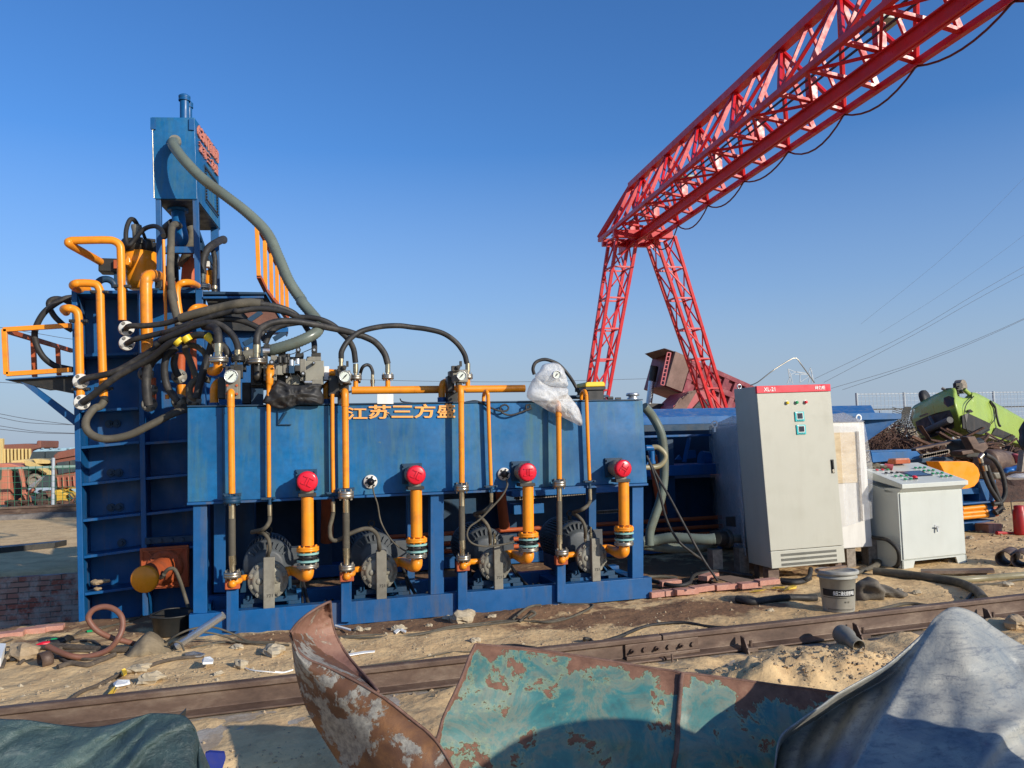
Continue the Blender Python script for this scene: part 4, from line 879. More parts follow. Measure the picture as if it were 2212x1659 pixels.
# split flanges
for f,x,y in ((HA,1035,545),(HA,1040,697),(HA,570,1085),(HA,582,1300),(HA,1235,1010),(HA,1270,1320),(HA,1300,1175),(HA,1575,1035),(HA,1575,1290),(HA,1725,1280)):
    P=at(*f(x,y),Y=YQ-.05); r_=.072 if x!=1300 else .05; ax=V((.35,-1,.1)).normalized()
    b=MB(); b.lathe(P-ax*.02,ax,[(0,0),(r_,0),(r_,.03),(r_*.95,.035),(0,.035)],28); s=ob('split_flange',b,M['dirtyw' if x<1200 else 'cast'],T)
    xx=ax.cross(V((0,0,1))).normalized(); yy=ax.cross(xx)
    for k in range(4):
        a=k*PI/2+.6; c=P+(xx*math.cos(a)+yy*math.sin(a))*r_*.72+ax*.014; b=MB(); b.cyl(c,c+ax*.012,.016,n=12); ob('bolt',b,M['dark'],s)
# ---- walkway at the left
YW=8.85
Z1=at(*G2(35,365),Y=YW).z; A=at(*G2(35,40),Y=YW)
b=MB(); b.bar(at(*G2(25,35),Y=YW),at(*G2(530,3),Y=YW),.045); b.bar(at(*G2(48,362),Y=YW),at(*G2(535,330),Y=YW),.045); b.bar(at(*G2(32,30),Y=YW),at(*G2(48,365),Y=YW),.045)
rl=ob('walkway_railing',b,M['orange'],T,bevel=.003)
A=at(*G2(35,40),Y=YW); e=at(*G2(530,190),Z=A.z); b=MB(); b.bar(A,e,.045)
for x,y,x2,y2 in ((238,100,250,383),(420,170,430,372)): 
    Yq=at(*G2(x,y),Z=A.z).y; b.bar(at(*G2(x+6,y),Y=Yq),at(*G2(x2+6,y2),Y=Yq),.045)
ob('railing_side',b,M['orange2'],rl,bevel=.003)
b=MB(); b.polypx([G2(40,403),G2(545,373),G2(545,503),G2(230,440)],YW+.05,.5); ob('walkway_deck',b,M['dark'],T)
b=MB(); b.polypx([G2(40,398),G2(545,368),G2(545,376),G2(40,406)],YW,1.6); ob('deck_edge',b,M['blue2'],T)
b=MB(); b.polypx([G2(150,418),G2(250,450),G2(545,668),G2(545,738)],YW+.04,.06); ob('walkway_brace',b,M['blue2'],T)
# ---- stair railing right of the header tank
YR=9.0
tp=[(1703,905),(1757,1005),(1797,1090),(1837,1170),(1870,1240),(1900,1300)]; bt=[(1717,1252),(1762,1345),(1803,1400),(1840,1440),(1873,1490),(1908,1535)]
b2=MB(); pa=pb=None; posts_=[]
for k,(a,c) in enumerate(zip(tp,bt)):
    Y=YR+.35*k; p=at(*G1(*a),Y=Y); q=at(*G1(*c),Y=Y); bp_=MB(); bp_.bar(p,q,.045); posts_.append(bp_)
    if pa: b2.bar(pa,p,.045); b2.bar(pb,q,.045)
    pa,pb=p,q
sr=ob('stair_railing',b2,M['orange2'],T,bevel=.003); 
# ---- chute roof on the right
tb('chute_beam',[(438,629),(572,631),(574,636),(438,636)],YF,.5,'dblue'); tb('chute_beam',[(438,640),(570,639),(570,644),(438,645)],YF-.02,.05,'blue2')
ch=MB(); 
ch.polypx([HC(-430,100),HC(365,75),HC(540,320),HC(640,520),HC(660,560),HC(200,575),HC(-300,560)],YF+.12,.25); tb2=ob('chute_side',ch,M['dark'],T)
M['rustpanel']=multi('rust_brown_panel',[(.3,(.10,.045,.03)),(.55,(.20,.085,.055)),(.75,(.28,.13,.09))],3,.8,bump=.3)
b=MB(); b.polypx([HC(80,330),HC(520,320),HC(600,425),HC(560,470),HC(230,500)],YF+.08,.03); ob('wear_plate',b,M['rustpanel'],T)
b=MB(); b.polypx([HC(360,60),HC(375,60),HC(672,545),HC(655,560)],YF+.06,.6); b.polypx([HC(400,575),HC(675,530),HC(675,585),HC(620,590),HC(400,600)],YF+.05,.2); ob('chute_edge',b,M['blue'],T)
for bp_ in posts_: ob('railing_post',bp_,M['orange'],sr,bevel=.003)
for (xa,ya,xb,yb) in ((480,690,640,592),(80,760,210,680),(150,440,320,325)): b=MB(); b.bar(at(*HC(xa,ya),Y=YF+.07),at(*HC(xb,yb),Y=YF+.07),.03,.05); ob('chute_strut',b,M['dblue'],T)
# ================================================================ hoses (each its own thing)
H=mhose
H(HA,[(1030,545,8.42),(1080,520,8.36),(1250,515,8.3),(1500,475,8.2),(1787,385,8.05),(2080,325,7.95),(2350,268,7.9),(2590,250,7.88),(2800,270,7.88),(2920,300,7.9),(3060,370,7.92),(3150,440,7.93),(3215,520,7.94),(3260,600,7.95),(3272,690,7.95),(3272,770,7.95)][:5],8.3,.027,'x') if False else None
def cat_(fps):   # merge points given in several frames into survey coordinates
    out=[]
    for f,pts in fps:
        for q in pts: out.append((*f(q[0],q[1]),q[2]))
    return out
I=lambda x,y:(x,y)
H(I,cat_([(HA,[(1030,548,8.44),(1075,522,8.36),(1250,517,8.3),(1450,490,8.2)]),(HB,[(740,410,8.1),(1000,335,8.0),(1300,262,7.92)]),(HC,[(0,225,7.85),(150,205,7.84),(330,222,7.84),(560,262,7.86),(740,335,7.9),(850,440,7.93),(930,560,7.95),(990,650,7.93),(1018,740,7.9),(1020,860,7.85)])]),0,.027,'topmost black hose, from the upper white tower flange through the rough sleeve')
H(I,cat_([(HB,[(735,410,8.1),(1000,335,8.0),(1300,262,7.92)]),(HC,[(0,222,7.85),(150,205,7.84),(305,215,7.84)])]),0,.044,'thick rough brown sleeve wrapped round the topmost hose','rubberd','hose_sleeve',group=None,cat='sleeve')
H(I,cat_([(HA,[(1040,700,8.44),(1130,655,8.36),(1400,592,8.25)]),(HB,[(560,592,8.12),(900,470,8.0),(1200,372,7.92),(1450,310,7.85)]),(HC,[(0,318,7.8),(250,282,7.78),(450,292,7.76),(640,330,7.74),(800,390,7.72),(950,400,7.7),(1100,425,7.68),(1250,490,7.68),(1370,590,7.68),(1470,690,7.7),(1540,820,7.71),(1566,1000,7.72)])]),0,.027,'black hose from the second white tower flange to the left manifold riser')
H(I,cat_([(HC,[(255,765,7.47),(255,690,7.47),(290,570,7.5),(380,500,7.52),(520,455,7.53),(700,445,7.55),(900,470,7.58),(1150,520,7.62),(1400,570,7.66),(1600,630,7.7)]),(Z4,[(1560,300,7.71),(1660,350,7.72),(1735,440,7.72),(1765,530,7.72)])]),0,.031,'black hose arching from the bright flange beside the valve block to the right manifold riser')
H(HC,[(370,745),(410,650),(480,560),(600,500),(760,470),(900,455)],7.78,.028,'short black hose rising behind the valve block and passing under the long arch')
H(I,cat_([(HA,[(572,1085,8.44),(640,1052,8.4),(850,1010,8.3),(1000,950,8.25),(1250,800,8.2),(1400,700,8.15)]),(HB,[(500,690,8.05),(750,585,7.95),(950,505,7.85),(1150,470,7.76),(1300,520,7.7),(1430,640,7.65),(1490,760,7.62),(1502,860,7.6)])]),0,.030,'black hose from the lower left white flange curving down to the dark hexagon fitting')
H(HB,[(400,760,8.1),(700,610,8.05),(900,510,8.0),(1100,445,7.97),(1300,422,7.95),(1500,432,7.92),(1659,482,7.9),(1790,560,7.88),(1850,700,7.86)],8,.028,'black hose just above the hexagon fitting hose, dropping behind the valve stand')
H(I,cat_([(HA,[(585,1300,8.44),(700,1222,8.36),(900,1062,8.26),(1100,945,8.2),(1300,842,8.12)]),(HB,[(600,740,7.98),(800,690,7.9),(900,645,7.85),(1000,630,7.8),(1130,652,7.74),(1230,730,7.7),(1330,810,7.7),(1385,920,7.7)])]),0,.033,'black hose with yellow tape wrapped round it, from the lowest left white flange')
H(HB,[(690,700,7.84),(735,745,7.84)],7.84,.045,'yellow tape wound on the hoses, left wrap','yellow','tape_wrap',group='yellow tape wraps',cat='tape')
H(HB,[(800,650,7.82),(845,715,7.82)],7.82,.043,'yellow tape wound on the hoses, middle wrap','yellow','tape_wrap',group='yellow tape wraps',cat='tape')
H(HB,[(1085,640,7.74),(1180,710,7.72)],7.74,.040,'yellow tape wound on the hose, right wrap near the bright fitting','yellow','tape_wrap',group='yellow tape wraps',cat='tape')
H(HB,[(760,780),(850,765),(950,785),(1040,850),(1085,930)],7.95,.027,'short black hose below the taped one curving down to the right','rubberd')
H(HB,[(1242,760,7.55),(1238,640,7.56),(1215,560,7.62),(1150,520,7.75),(1050,520,7.9)],7.5,.035,'black hose standing on the bright flange left of the gauge')
H(HB,[(1160,730),(1110,900),(1060,1050),(1000,1250),(950,1470)],7.85,.036,'dark hose hanging slanted behind the left gauge')
H(HB,[(1135,1235),(1040,1215),(950,1225),(880,1280),(855,1370),(880,1450),(950,1480)],7.9,.030,'small looped hose with a worn grey top left of the gauge','rubberd')
H(HB,[(620,770),(500,860),(380,950),(310,1060),(285,1220),(290,1400),(315,1570)],8.2,.042,'thick black hose hanging to the large flange under the hose bundle')
H(HB,[(690,800),(580,880),(530,1000),(528,1180),(570,1330),(640,1440),(700,1510)],8.15,.033,'black hose hanging beside the thick one to a dark flange')
H(HB,[(670,880),(650,1000),(670,1100),(715,1180)],8.25,.032,'short black hose hanging to the middle dark flange')
H(HB,[(790,800),(850,940),(900,1070),(945,1195)],8.1,.030,'brown hose with a steel end slanting down the tower','rubberd')
H(I,cat_([(HA,[(808,1290,8.45),(770,1340,8.42)]),(G2,[(690,620,8.35),(635,700,8.3),(640,770,8.28),(700,822,8.25),(800,840,8.22),(950,812,8.2),(1100,742,8.2),(1250,665,8.25),(1330,632,8.4),(1390,615,8.6)])]),0,.037,'grey brown hose sagging in a long loop across the tower pockets','rubberd',rings=.02)
H(HA,[(480,230,9.0),(400,245),(300,300),(200,380),(130,490),(98,600),(120,720),(190,840),(300,925),(400,950),(490,968)],8.98,.030,'outer black hose loop at the left side of the tower')
H(HA,[(480,300),(400,255),(310,242),(250,270),(250,330),(300,420),(370,490),(420,530),(480,565)],9.1,.028,'inner black hose loop at the left side of the tower')
H(HD,[(385,170,9.35),(340,115,9.3),(285,115,9.25),(235,220,9.2),(215,350,9.15),(225,480,9.12),(270,525,9.1),(340,455,9.1),(450,320,9.08),(550,245,9.05),(680,220,8.9),(780,275,8.75),(820,375,8.6)],9.2,.024,'black hose looping from the top of the orange cylinder to the thin pipe')
H(HD,[(390,175,9.35),(450,250,9.4),(500,350,9.45),(535,430,9.5),(600,445,9.5),(690,455,9.5)],9.2,.018,'thin black hose behind the cylinder head')
H(HD,[(1450,990,9.15),(1445,850,9.15),(1480,680,9.15),(1560,560,9.2),(1680,480,9.4),(1780,430,9.7),(1790,450,10.0)],9.2,.042,'thick black hose bent outward to the right under the header tank')
H(HD,[(1590,560,9.6),(1640,700),(1650,900),(1640,1190)],9.6,.028,'black hose hanging behind the right stand leg')
H(HD,[(1240,230,9.4),(1280,330,9.4),(1250,480,9.4),(1200,640,9.4),(1110,850,9.5)],9.4,.045,'brown hose hanging under the header tank','rubberd')
H(HD,[(980,180,9.3),(880,260,9.4),(800,360,9.5)],9.4,.06,'black hose under the header tank slanting to the left','rubber')
H(I,cat_([(HD,[(1080,230,9.2),(1040,195,9.0),(980,205,8.85),(945,300,8.7),(940,600,8.6),(930,900,8.5),(950,1200,8.42),(990,1400,8.38)]),(HB,[(610,60,8.36),(645,220,8.34),(690,400,8.32),(715,510,8.3)])]),0,.036,'brown hose hanging down the front of the tower between the orange pipes','rubberd')
M['ghose']=paint('grey_green_suction_hose',(.135,.16,.13),.3,damt=.6,dirt=(.12,.10,.06),var=.2,streak=False,bump=.1)
H(I,cat_([(G1,[(1165,365,8.93),(1145,368,8.82),(1160,400,8.72),(1230,490,8.6),(1350,610,8.5),(1500,722,8.4),(1650,840,8.3),(1775,970,8.2),(1850,1130,8.1),(1920,1290,8.0),(2000,1410,7.95)]),(HC,[(850,190,7.9),(960,320,7.85),(1050,430,7.78),(1080,520,7.7),(1040,600,7.62),(900,680,7.58),(700,760,7.6),(500,820,7.65),(420,850,7.7)])]),0,.054,'long grey green hose from the header tank face down to the valve block','ghose',group=None,rings=.03,n=18)
b=MB(); P=at(*G1(1165,362),Y=YU); b.cyl(P,P-V((0,.05,0)),.060,n=24); ob('hose_clamp',b,M['cast'],T)
b=MB(); b.cyl(at(*HC(560,800),Y=7.66),at(*HC(60,920),Y=7.75),.05,n=20); ob('manifold_stub',b,M['pump'],vs)
H(I,cat_([(Z4,[(1378,485,7.62),(1385,420,7.62),(1440,335,7.64),(1540,262,7.68),(1700,222,7.7),(1850,213,7.72)]),(Z6,[(90,218,7.74),(220,235,7.74),(350,270,7.74),(450,340,7.74),(515,430,7.73),(538,510,7.72)])]),0,.026,'longest black hose arching over the lettering between two gauge blocks')
H(Z6,[(1080,600),(1070,550),(1095,500),(1160,478),(1230,495),(1290,530),(1360,610),(1410,690),(1440,755),(1415,785)],7.6,.017,'thin black hose arching over the plastic wrapped gauge')
H(Z6,[(530,822,7.5),(620,815,7.42),(720,862,7.38),(800,892),(858,890),(872,862),(845,843),(808,862),(822,905),(890,926),(980,900),(1040,872),(1045,845),(1015,850),(1020,885),(1060,870)],7.36,.009,'thin black cable knotted and looped on the tank front',name='cable',group=None,cat='cable',n=8)
H(Z6,[(0,795,7.6),(30,820,7.55),(200,830,7.5),(420,822,7.5)],7.5,.006,'thin black cable along the top edge of the tank',name='cable',group=None,cat='cable',n=6)
H(R3,[(115,490,7.9),(165,550),(212,640),(232,740),(236,900),(218,1040),(178,1160),(150,1250),(148,1330)],7.95,.050,'large grey green ribbed hose hanging at the right end of the tank','ghose',group=None,rings=.022,n=18)
M['those']=paint('yellowed_clear_hose',(.30,.26,.15),.3,damt=.4,dirt=(.15,.12,.06),var=.2,streak=False)
H(R3,[(165,738,7.6),(200,740,7.58),(238,775,7.56),(240,810),(215,845),(175,858),(110,860)],7.56,.027,'yellowish hose looped from the drain valve back under the tank','those',group=None)
H(R3,[(130,790,7.5),(160,860,7.45),(200,980,7.4),(250,1170,7.35),(320,1300,7.3),(400,1370,7.3),(480,1425,7.35)],7.4,.013,'black cable falling from the tank end, lower one',name='cable',cat='cable',group=None,n=8)
H(R3,[(135,800,7.5),(200,920,7.4),(280,1060,7.3),(370,1230,7.2),(470,1410,7.1),(560,1545,7.0)],7.3,.012,'straight black cable from the tank end down to the bricks',name='cable',cat='cable',group=None,n=8)
# ---------------------------------------------------------------- rubber sheet, bag, tool box
def blob(f,outline,Y,bulge,back=.03,nr=9,nz=.02,ns=9,name='cloth',mat='rubberc',cen=None,sub=4,seed=0,tilt=0,open_=False,**k):
    q=[f(*p) for p in outline]; P=[at(a,c,Y=Y) for a,c in q]; P.append(P[0]); pp_,_=spline(P,0,sub); pp_=pp_[:-1]; n=len(pp_)
    C=V((sum(p.x for p in pp_)/n,Y,sum(p.z for p in pp_)/n)) if cen is None else at(*f(*cen),Y=Y)
    vs=[]
    def ring(s,sg,bu):
        for p in pp_:
            r_=C.lerp(p,s); nn=noise.noise(V((r_.x*ns,seed,r_.z*ns)))+.5*noise.noise(V((r_.x*ns*2.3,seed+4,r_.z*ns*2.3)))
            h_=math.sqrt(max(0,1-s*s)); r_=r_+V((0,sg*bu*h_+nn*nz*min(1,(1-s)*3+.25)+tilt*(r_.z-C.z),0)); vs.append(r_)
    for i in range(nr): ring(1-i/nr,-1,bulge)
    k0=len(vs); vs.append(C+V((0,-bulge,0))); fs=[]
    for i in range(nr-1): fs+=[[i*n+j,i*n+(j+1)%n,(i+1)*n+(j+1)%n,(i+1)*n+j] for j in range(n)]
    fs+=[[(nr-1)*n+j,(nr-1)*n+(j+1)%n,k0] for j in range(n)]
    o2=len(vs)
    for i in range(1,4): ring(1-i/4,1,back)
    k1=len(vs); vs.append(C+V((0,back,0)))
    fs+=[[(j+1)%n,j,o2+j,o2+(j+1)%n] for j in range(n)]
    for i in range(2): fs+=[[o2+i*n+(j+1)%n,o2+i*n+j,o2+(i+1)*n+j,o2+(i+1)*n+(j+1)%n] for j in range(n)]
    fs+=[[o2+2*n+(j+1)%n,o2+2*n+j,k1] for j in range(n)]
    b=MB(); b.add(vs,fs,True); return ob(name,b,M[mat] if isinstance(mat,str) else mat,**k)
blob(HC,[(530,1215),(600,1245),(700,1290),(830,1300),(950,1285),(1060,1275),(1120,1295),(1105,1350),(1140,1440),(1138,1540),(1080,1560),(960,1555),(880,1545),(780,1565),(700,1600),(560,1610),(440,1580),(370,1545),(335,1520),(370,1440),(410,1370),(480,1290)],7.36,.085,.06,nr=14,nz=.045,ns=13,seed=2,sub=7,name='rubber_sheet',label='black crumpled rubber sheet draped over the top edge of the tank',cat='rubber sheet')
def plastic(name,col,alpha,tr=.0):
    m_,nt,b=nodes(name); co=coord(nt); b.inputs['Base Color'].default_value=(*col,1); b.inputs['Roughness'].default_value=.22
    b.inputs['Alpha'].default_value=alpha; b.inputs['Transmission Weight'].default_value=tr
    nt.links.new(ramp(nt,noi(nt,co,9,6,.7,1.5),[(.35,alpha*.75),(.6,min(1,alpha*1.15))]),b.inputs['Alpha'])
    bp=N(nt,'ShaderNodeBump'); bp.inputs['Strength'].default_value=1; bp.inputs['Distance'].default_value=.012
    nt.links.new(noi(nt,co,16,7,.7,2.5),bp.inputs['Height']); nt.links.new(bp.outputs[0],b.inputs['Normal']); return m_
M['bag']=plastic('thin_white_plastic',(.82,.81,.78),.56)
bag=blob(Z6,[(1230,500),(1275,515),(1310,550),(1325,600),(1345,660),(1345,700),(1310,712),(1250,705),(1180,690),(1110,660),(1085,610),(1120,570),(1150,520)],7.34,.12,.06,nz=.03,ns=16,seed=5,name='plastic_bag',mat='bag',label='crumpled white plastic bag wrapped over the fourth gauge and pipe top',cat='plastic bag')
bag2=blob(Z6,[(1085,625),(1060,650),(1022,740),(1028,790),(1100,835),(1200,895),(1290,935),(1380,980),(1466,1012),(1450,900),(1400,815),(1350,755),(1340,705),(1200,690)],7.33,.11,.07,nz=.04,ns=13,seed=9,name='bag_skirt',mat='bag',parent=bag)
gauge(Z6,1262,600,.040,7.2,U)
tbx=thing('tool_box',at(1284,862,Y=7.6),'black plastic box with a yellow lid standing on the blue tank','tool box')
b=MB(); b.polypx([Z6(1505,725),Z6(1640,722),Z6(1640,806),Z6(1518,806)],7.5,.25); ob('box_body',b,M['black'],tbx,bevel=.006)
b=MB(); b.polypx([Z6(1490,700),Z6(1656,695),Z6(1654,722),Z6(1492,726)],7.48,.3); ob('box_rim',b,M['black'],tbx,bevel=.004)
b=MB(); b.polypx([Z6(1492,673),Z6(1506,660),Z6(1636,656),Z6(1648,668),Z6(1650,694),Z6(1494,699)],7.485,.29); ob('box_lid',b,M['yellow'],tbx,bevel=.008)
# ---------------------------------------------------------------- charging box of the shear (long blue bed)
BX=thing('charging_box',at(1450,1215,Z=0),'long blue charging bed with sloping lid behind the power unit and cabinets','scrap bed')
YBd=10.0
def bxw(name,x0,x1,y0,y1,z0,z1,mat,par=BX,bev=.006):
    b=MB(); b.box(((x0+x1)/2,(y0+y1)/2,(z0+z1)/2),(x1-x0,y1-y0,z1-z0)); return ob(name,b,M[mat],par,bevel=bev)
M['bdusty']=paint('blue_paint_dusty',(.02,.14,.36),.5,damt=.85,dirt=(.30,.32,.34),var=.2,dscale=5)
zt0=at(1450,901,Y=YBd).z; zt1=at(1450,883,Y=YBd+.8).z; zf=at(1450,917,Y=YBd).z
xl=-.55; xr=at(1890,884,Y=YBd).x
tip=at(1904,882,Y=YBd+.4); tipb=at(1881,867,Y=YBd+.8)
b=MB(); b.prism([V((xl,YBd,zt0)),V((xr,YBd,zt0)),V((tipb.x,YBd+.8,zt1)),V((xl,YBd+.8,zt1))],(0,0,-.03)); ob('lid_panel',b,M['bdusty'],BX)
b=MB(); b.prism([V((xl,YBd-.02,zf)),V((tip.x-.02,YBd-.02,zf)),V((tip.x,YBd-.02,zt0-.02)),V((xr,YBd-.02,zt0+.002)),V((xl,YBd-.02,zt0+.002))],(0,.06,0)); ob('lid_fascia',b,M['blue'],BX,bevel=.004)
b=MB(); b.hexa([V((tip.x,YBd,zt0-.02)),V((tip.x-.05,YBd,zf)),V((tip.x-.9,YBd+.2,zf-.55)),V((tip.x-.9,YBd+.2,zt0-.03))],[V((tip.x,YBd+1.6,zt0-.02)),V((tip.x-.05,YBd+1.6,zf)),V((tip.x-.9,YBd+1.6,zf-.55)),V((tip.x-.9,YBd+1.6,zt0-.03))]); ob('flared_end',b,M['blue2'],BX)
bxw('rear_wall',xl,tip.x-.8,YBd+1.5,YBd+1.6,1.0,zt0-.05,'dblue')
ZR=lambda y:at(1500,y,Y=YBd).z
bxw('guide_rail',xl,tip.x-1,YBd+.05,YBd+.12,ZR(943),ZR(938),'blue2')
bxw('bed_beam',xl,at(1545,1000,Y=YBd).x+1.2,YBd-.1,YBd+.5,ZR(1025),ZR(1003),'blue2')
bxw('lower_wall',xl,10.2,YBd+.35,YBd+1.5,.12,ZR(1036),'dblue')
bxw('foot_beam',xl,10.4,YBd-.05,YBd+.2,.02,.16,'blue2')
for x in (at(1446,1100,Y=YBd).x,at(1100,1100,Y=YBd).x,at(700,1100,Y=YBd).x,-.4,7.8): bxw('bed_column',x-.09,x+.09,YBd-.02,YBd+.3,.1,ZR(1003)+.35 if x>4 else ZR(1003),'dblue')
for i,(y,) in enumerate([(1119,),(1138,),(1153,)]):
    b=MB(); z=ZR(y); b.tube([V((xl+1.5,YBd-.08,z)),V((10.6,YBd-.08,z))],.028,10,cr_=False); ob('long_pipe',b,M['orange2'],BX)
b=MB(); b.bar(at(1489,945,Y=YBd+.1),at(1478,998,Y=YBd+.05),.04); ob('lid_strut',b,M['blue2'],BX)
b=MB(); b.polypx([R3(365,810),R3(375,757),R3(425,755),R3(430,800)],YBd+.3,.04); ob('gusset',b,M['blue'],BX)
b=MB(); b.polypx([R3(305,812),R3(330,785),R3(345,812)],YBd+.2,.04); ob('gusset',b,M['blue'],BX)
b=MB(); b.cyl(at(*R3(460,810),Y=YBd+.3),at(*R3(500,815),Y=YBd+.3),.12,n=20); ob('shaft',b,M['blue'],BX)
bxw('chain_tray',at(1100,1060,Y=9.4).x,at(1330,1050,Y=9.4).x,9.3,9.6,at(1200,1068,Y=9.4).z,at(1200,1053,Y=9.4).z,'blue')
M['chain']=multi('dusty_chain_steel',[(.3,(.16,.13,.10)),(.7,(.36,.31,.25))],20,.7,.3)
def chain(f,a,b_,Y,n,par,r_=.02,name='roller_chain'):
    A=at(*f(*a),Y=Y);B=at(*f(*b_),Y=Y); b=MB(); d=(B-A)/n; dn=d.normalized(); up=V((0,0,1))
    for k in range(n):
        c=A+d*(k+.5); s=1 if k%2 else .7
        b.box(c+V((0,-.02*s,0)),(d.length*1.15,.01,r_*1.9)); b.cyl(c-d*.45+V((0,-.035,0)),c-d*.45+V((0,.03,0)),r_*.75,n=10); b.cyl(c+V((0,-.035,0)),c+V((0,.02,0)),r_*1.1,n=10)
    return ob(name,b,M['chain'],par)
chain(Z7,(930,388),(1745,322),9.35,44,BX); chain(Z7,(1590,500),(1850,482),9.35,14,BX)
bxw('chain_tray',at(1110,1100,Y=9.5).x,at(1125,1100,Y=9.5).x+.3,9.5,9.7,at(1110,1112,Y=9.5).z,at(1110,1090,Y=9.5).z,'blue')
for (x0,y0,x1,y1,r_) in ((708,1070,706,1170,.072),(1079,1040,1090,1140,.062),(1409,985,1432,1110,.062)):
    b=MB(); b.cyl(at(x0,y0,Y=9.35),at(x1,y1,Y=9.5),r_,n=20); ob('lid_cylinder',b,M['orange2'],BX)
    b=MB(); b.cyl(at(x0-2,y0-12,Y=9.33),at(x0,y0,Y=9.35),r_*.7,n=16); ob('cylinder_rod',b,M['zinc'],BX)
# the drive end beyond the control desk
E=thing('drive_end',at(2120,1134,Z=0),'blue drive frame with an orange chain guard at the right end of the bed','drive unit')
YE=9.75
q=[R4(1390,822),R4(1600,820),R4(1650,835),R4(1683,870),R4(1697,920),R4(1685,970),R4(1655,1005),R4(1610,1022),R4(1500,1030)]
b=MB(); b.polypx(q,YE-.3,.25); ob('chain_guard',b,M['orangec'],E,bevel=.01)
for q,Y,d,mt in (([(1540,1025),(1700,1015),(1700,1060),(1545,1065)],YE,.5,'blue'),([(1680,965),(1812,958),(1822,1080),(1780,1145),(1690,1140),(1690,1040)],YE,.4,'blue'),([(1540,1060),(1570,1062),(1575,1140),(1545,1140)],YE,.4,'blue'),([(1550,1130),(1800,1112),(1800,1125),(1550,1145)],YE-.1,.8,'blue2'),
   ([(1560,1150),(1745,1138),(1760,1225),(1570,1240)],YE+.25,.3,'dblue'),([(1560,1275),(1800,1252),(1800,1262),(1560,1285)],YE-.1,.8,'blue2'),([(1740,1180),(1790,1178),(1790,1220),(1745,1222)],YE,.2,'blue'),
   ([(890,742),(1190,733),(1190,748),(890,757)],YE+.5,.3,'blue'),([(895,757),(1230,745),(1255,770),(1262,800),(905,830)],YE+.2,.06,'blue'),([(1100,800),(1500,790),(1500,830),(1100,830)],YE+.4,.6,'dblue')):
    b=MB(); b.polypx([R4(*k) for k in q],Y,d); ob('frame_plate',b,M[mt],E,bevel=.006)
for ya,yb,xe in ((1172,1155,1735),(1207,1190,1745),(1235,1217,1750)):
    b=MB(); b.cyl(at(*R4(1560,ya),Y=YE-.05),at(*R4(xe,yb),Y=YE-.05),.036,n=14); p=ob('long_pipe',b,M['orange'],E)
    b=MB(); b.cyl(at(*R4(xe,yb),Y=YE-.05),at(*R4(xe+45,yb-5),Y=YE-.05),.042,n=10); ob('pipe_end',b,M['blue'],p)
for q,Y,d in (([(1560,665),(1690,650),(1705,700),(1690,790),(1600,790),(1560,740)],YE+.35,.3),([(1600,640),(1660,635),(1690,690),(1740,680),(1760,720),(1720,760),(1650,730)],YE+.1,.15),([(1560,745),(1640,735),(1660,760),(1570,775)],YE,.2)):
    b=MB(); b.polypx([R4(*k) for k in q],Y,d); ob('motor_bracket',b,M['dark'] if d>.25 else M['rail'],E,bevel=.01)
b=MB(); b.cyl(at(*R4(1590,705),Y=YE+.25),at(*R4(1690,695),Y=YE+.3),.10,n=20); ob('hydraulic_motor',b,M['dark'],E,bevel=.01)
chain(R4,(1265,785),(1455,745),YE+.1,13,E,.03); 
b=MB(); b.bar(at(*R4(1200,735),Y=YE+.6),at(*R4(1590,655),Y=YE+.6),.14,.03); ob('rusty_beam',b,M['rail'],E,label='pinkish rusty flat beam')
for pts in ([(1735,770),(1800,810),(1850,890),(1875,980),(1880,1060),(1850,1120),(1790,1135)],[(1700,790),(1715,880),(1760,1000),(1815,1090),(1845,1150),(1830,1180),(1800,1195)],[(1745,850),(1780,950),(1830,1080),(1850,1130),(1845,1185),(1810,1205)]):
    thin('drive_hose',R4,pts,YE-.15,.034,'rubber',par=E)
for a,c in (((1715,770),(1690,800)),((1695,795),(1705,830)),((1725,850),(1735,890))):
    b=MB(); b.cyl(at(*R4(*a),Y=YE-.2),at(*R4(*c),Y=YE-.2),.035); ob('hose_fitting',b,M['steel'],E)
for (x,y,l) in ((1700,1295,'pink brick carrying the drive frame, left one'),(1735,1290,'pink brick carrying the drive frame, middle one'),(1765,1285,'pink brick carrying the drive frame, right one')):
    P=at(*R4(x,y),Y=YE+.1); o=dup(pbrick,V((P.x,P.y,.06)),(PI/2,0,PI/2),(1.2,1.2,1.6),label=l); o['group']='bricks under the drive frame'
# ---------------------------------------------------------------- tall power cabinet
YC=7.5
f0=[at(1633.5,834,Y=YC),at(1793,829.5,Y=YC),at(1826,1214.5,Y=YC),at(1668,1228.5,Y=YC)]
CB=thing('power_cabinet',at(1745,1255,Z=0),'tall beige electrical cabinet with a red header strip, lamps and two meters','cabinet')
dv=V((0,.42,0)); b=MB(); b.prism([f0[0]+V((.004,.03,-.004)),f0[1]+V((-.004,.03,-.004)),f0[2]+V((-.004,.03,0)),f0[3]+V((.004,.03,0))],dv); ob('cabinet_body',b,M['cabinet'],CB,bevel=.006)
def CF(u,v,o=0): # point on the cabinet front
    return (f0[0].lerp(f0[1],u)).lerp(f0[3].lerp(f0[2],u),v)+V((0,-o,0))
def cq(u0,v0,u1,v1,o=0): return [CF(u0,v0,o),CF(u1,v0,o),CF(u1,v1,o),CF(u0,v1,o)]
b=MB(); b.prism(cq(0,.085*.5,1,.905),(0,.028,0)); dr=ob('cabinet_door',b,M['cabinet'],CB,bevel=.005)
b=MB(); b.prism(cq(0,.0,1,.0405,.006),(0,.034,0)); hd=ob('header_strip',b,M['wred'],CB,bevel=.004)
b=MB(); b.prism(cq(0,.908,1,1),(0,.028,0)); vp=ob('vent_panel',b,M['cabinet'],CB,bevel=.004)
VS_=[]
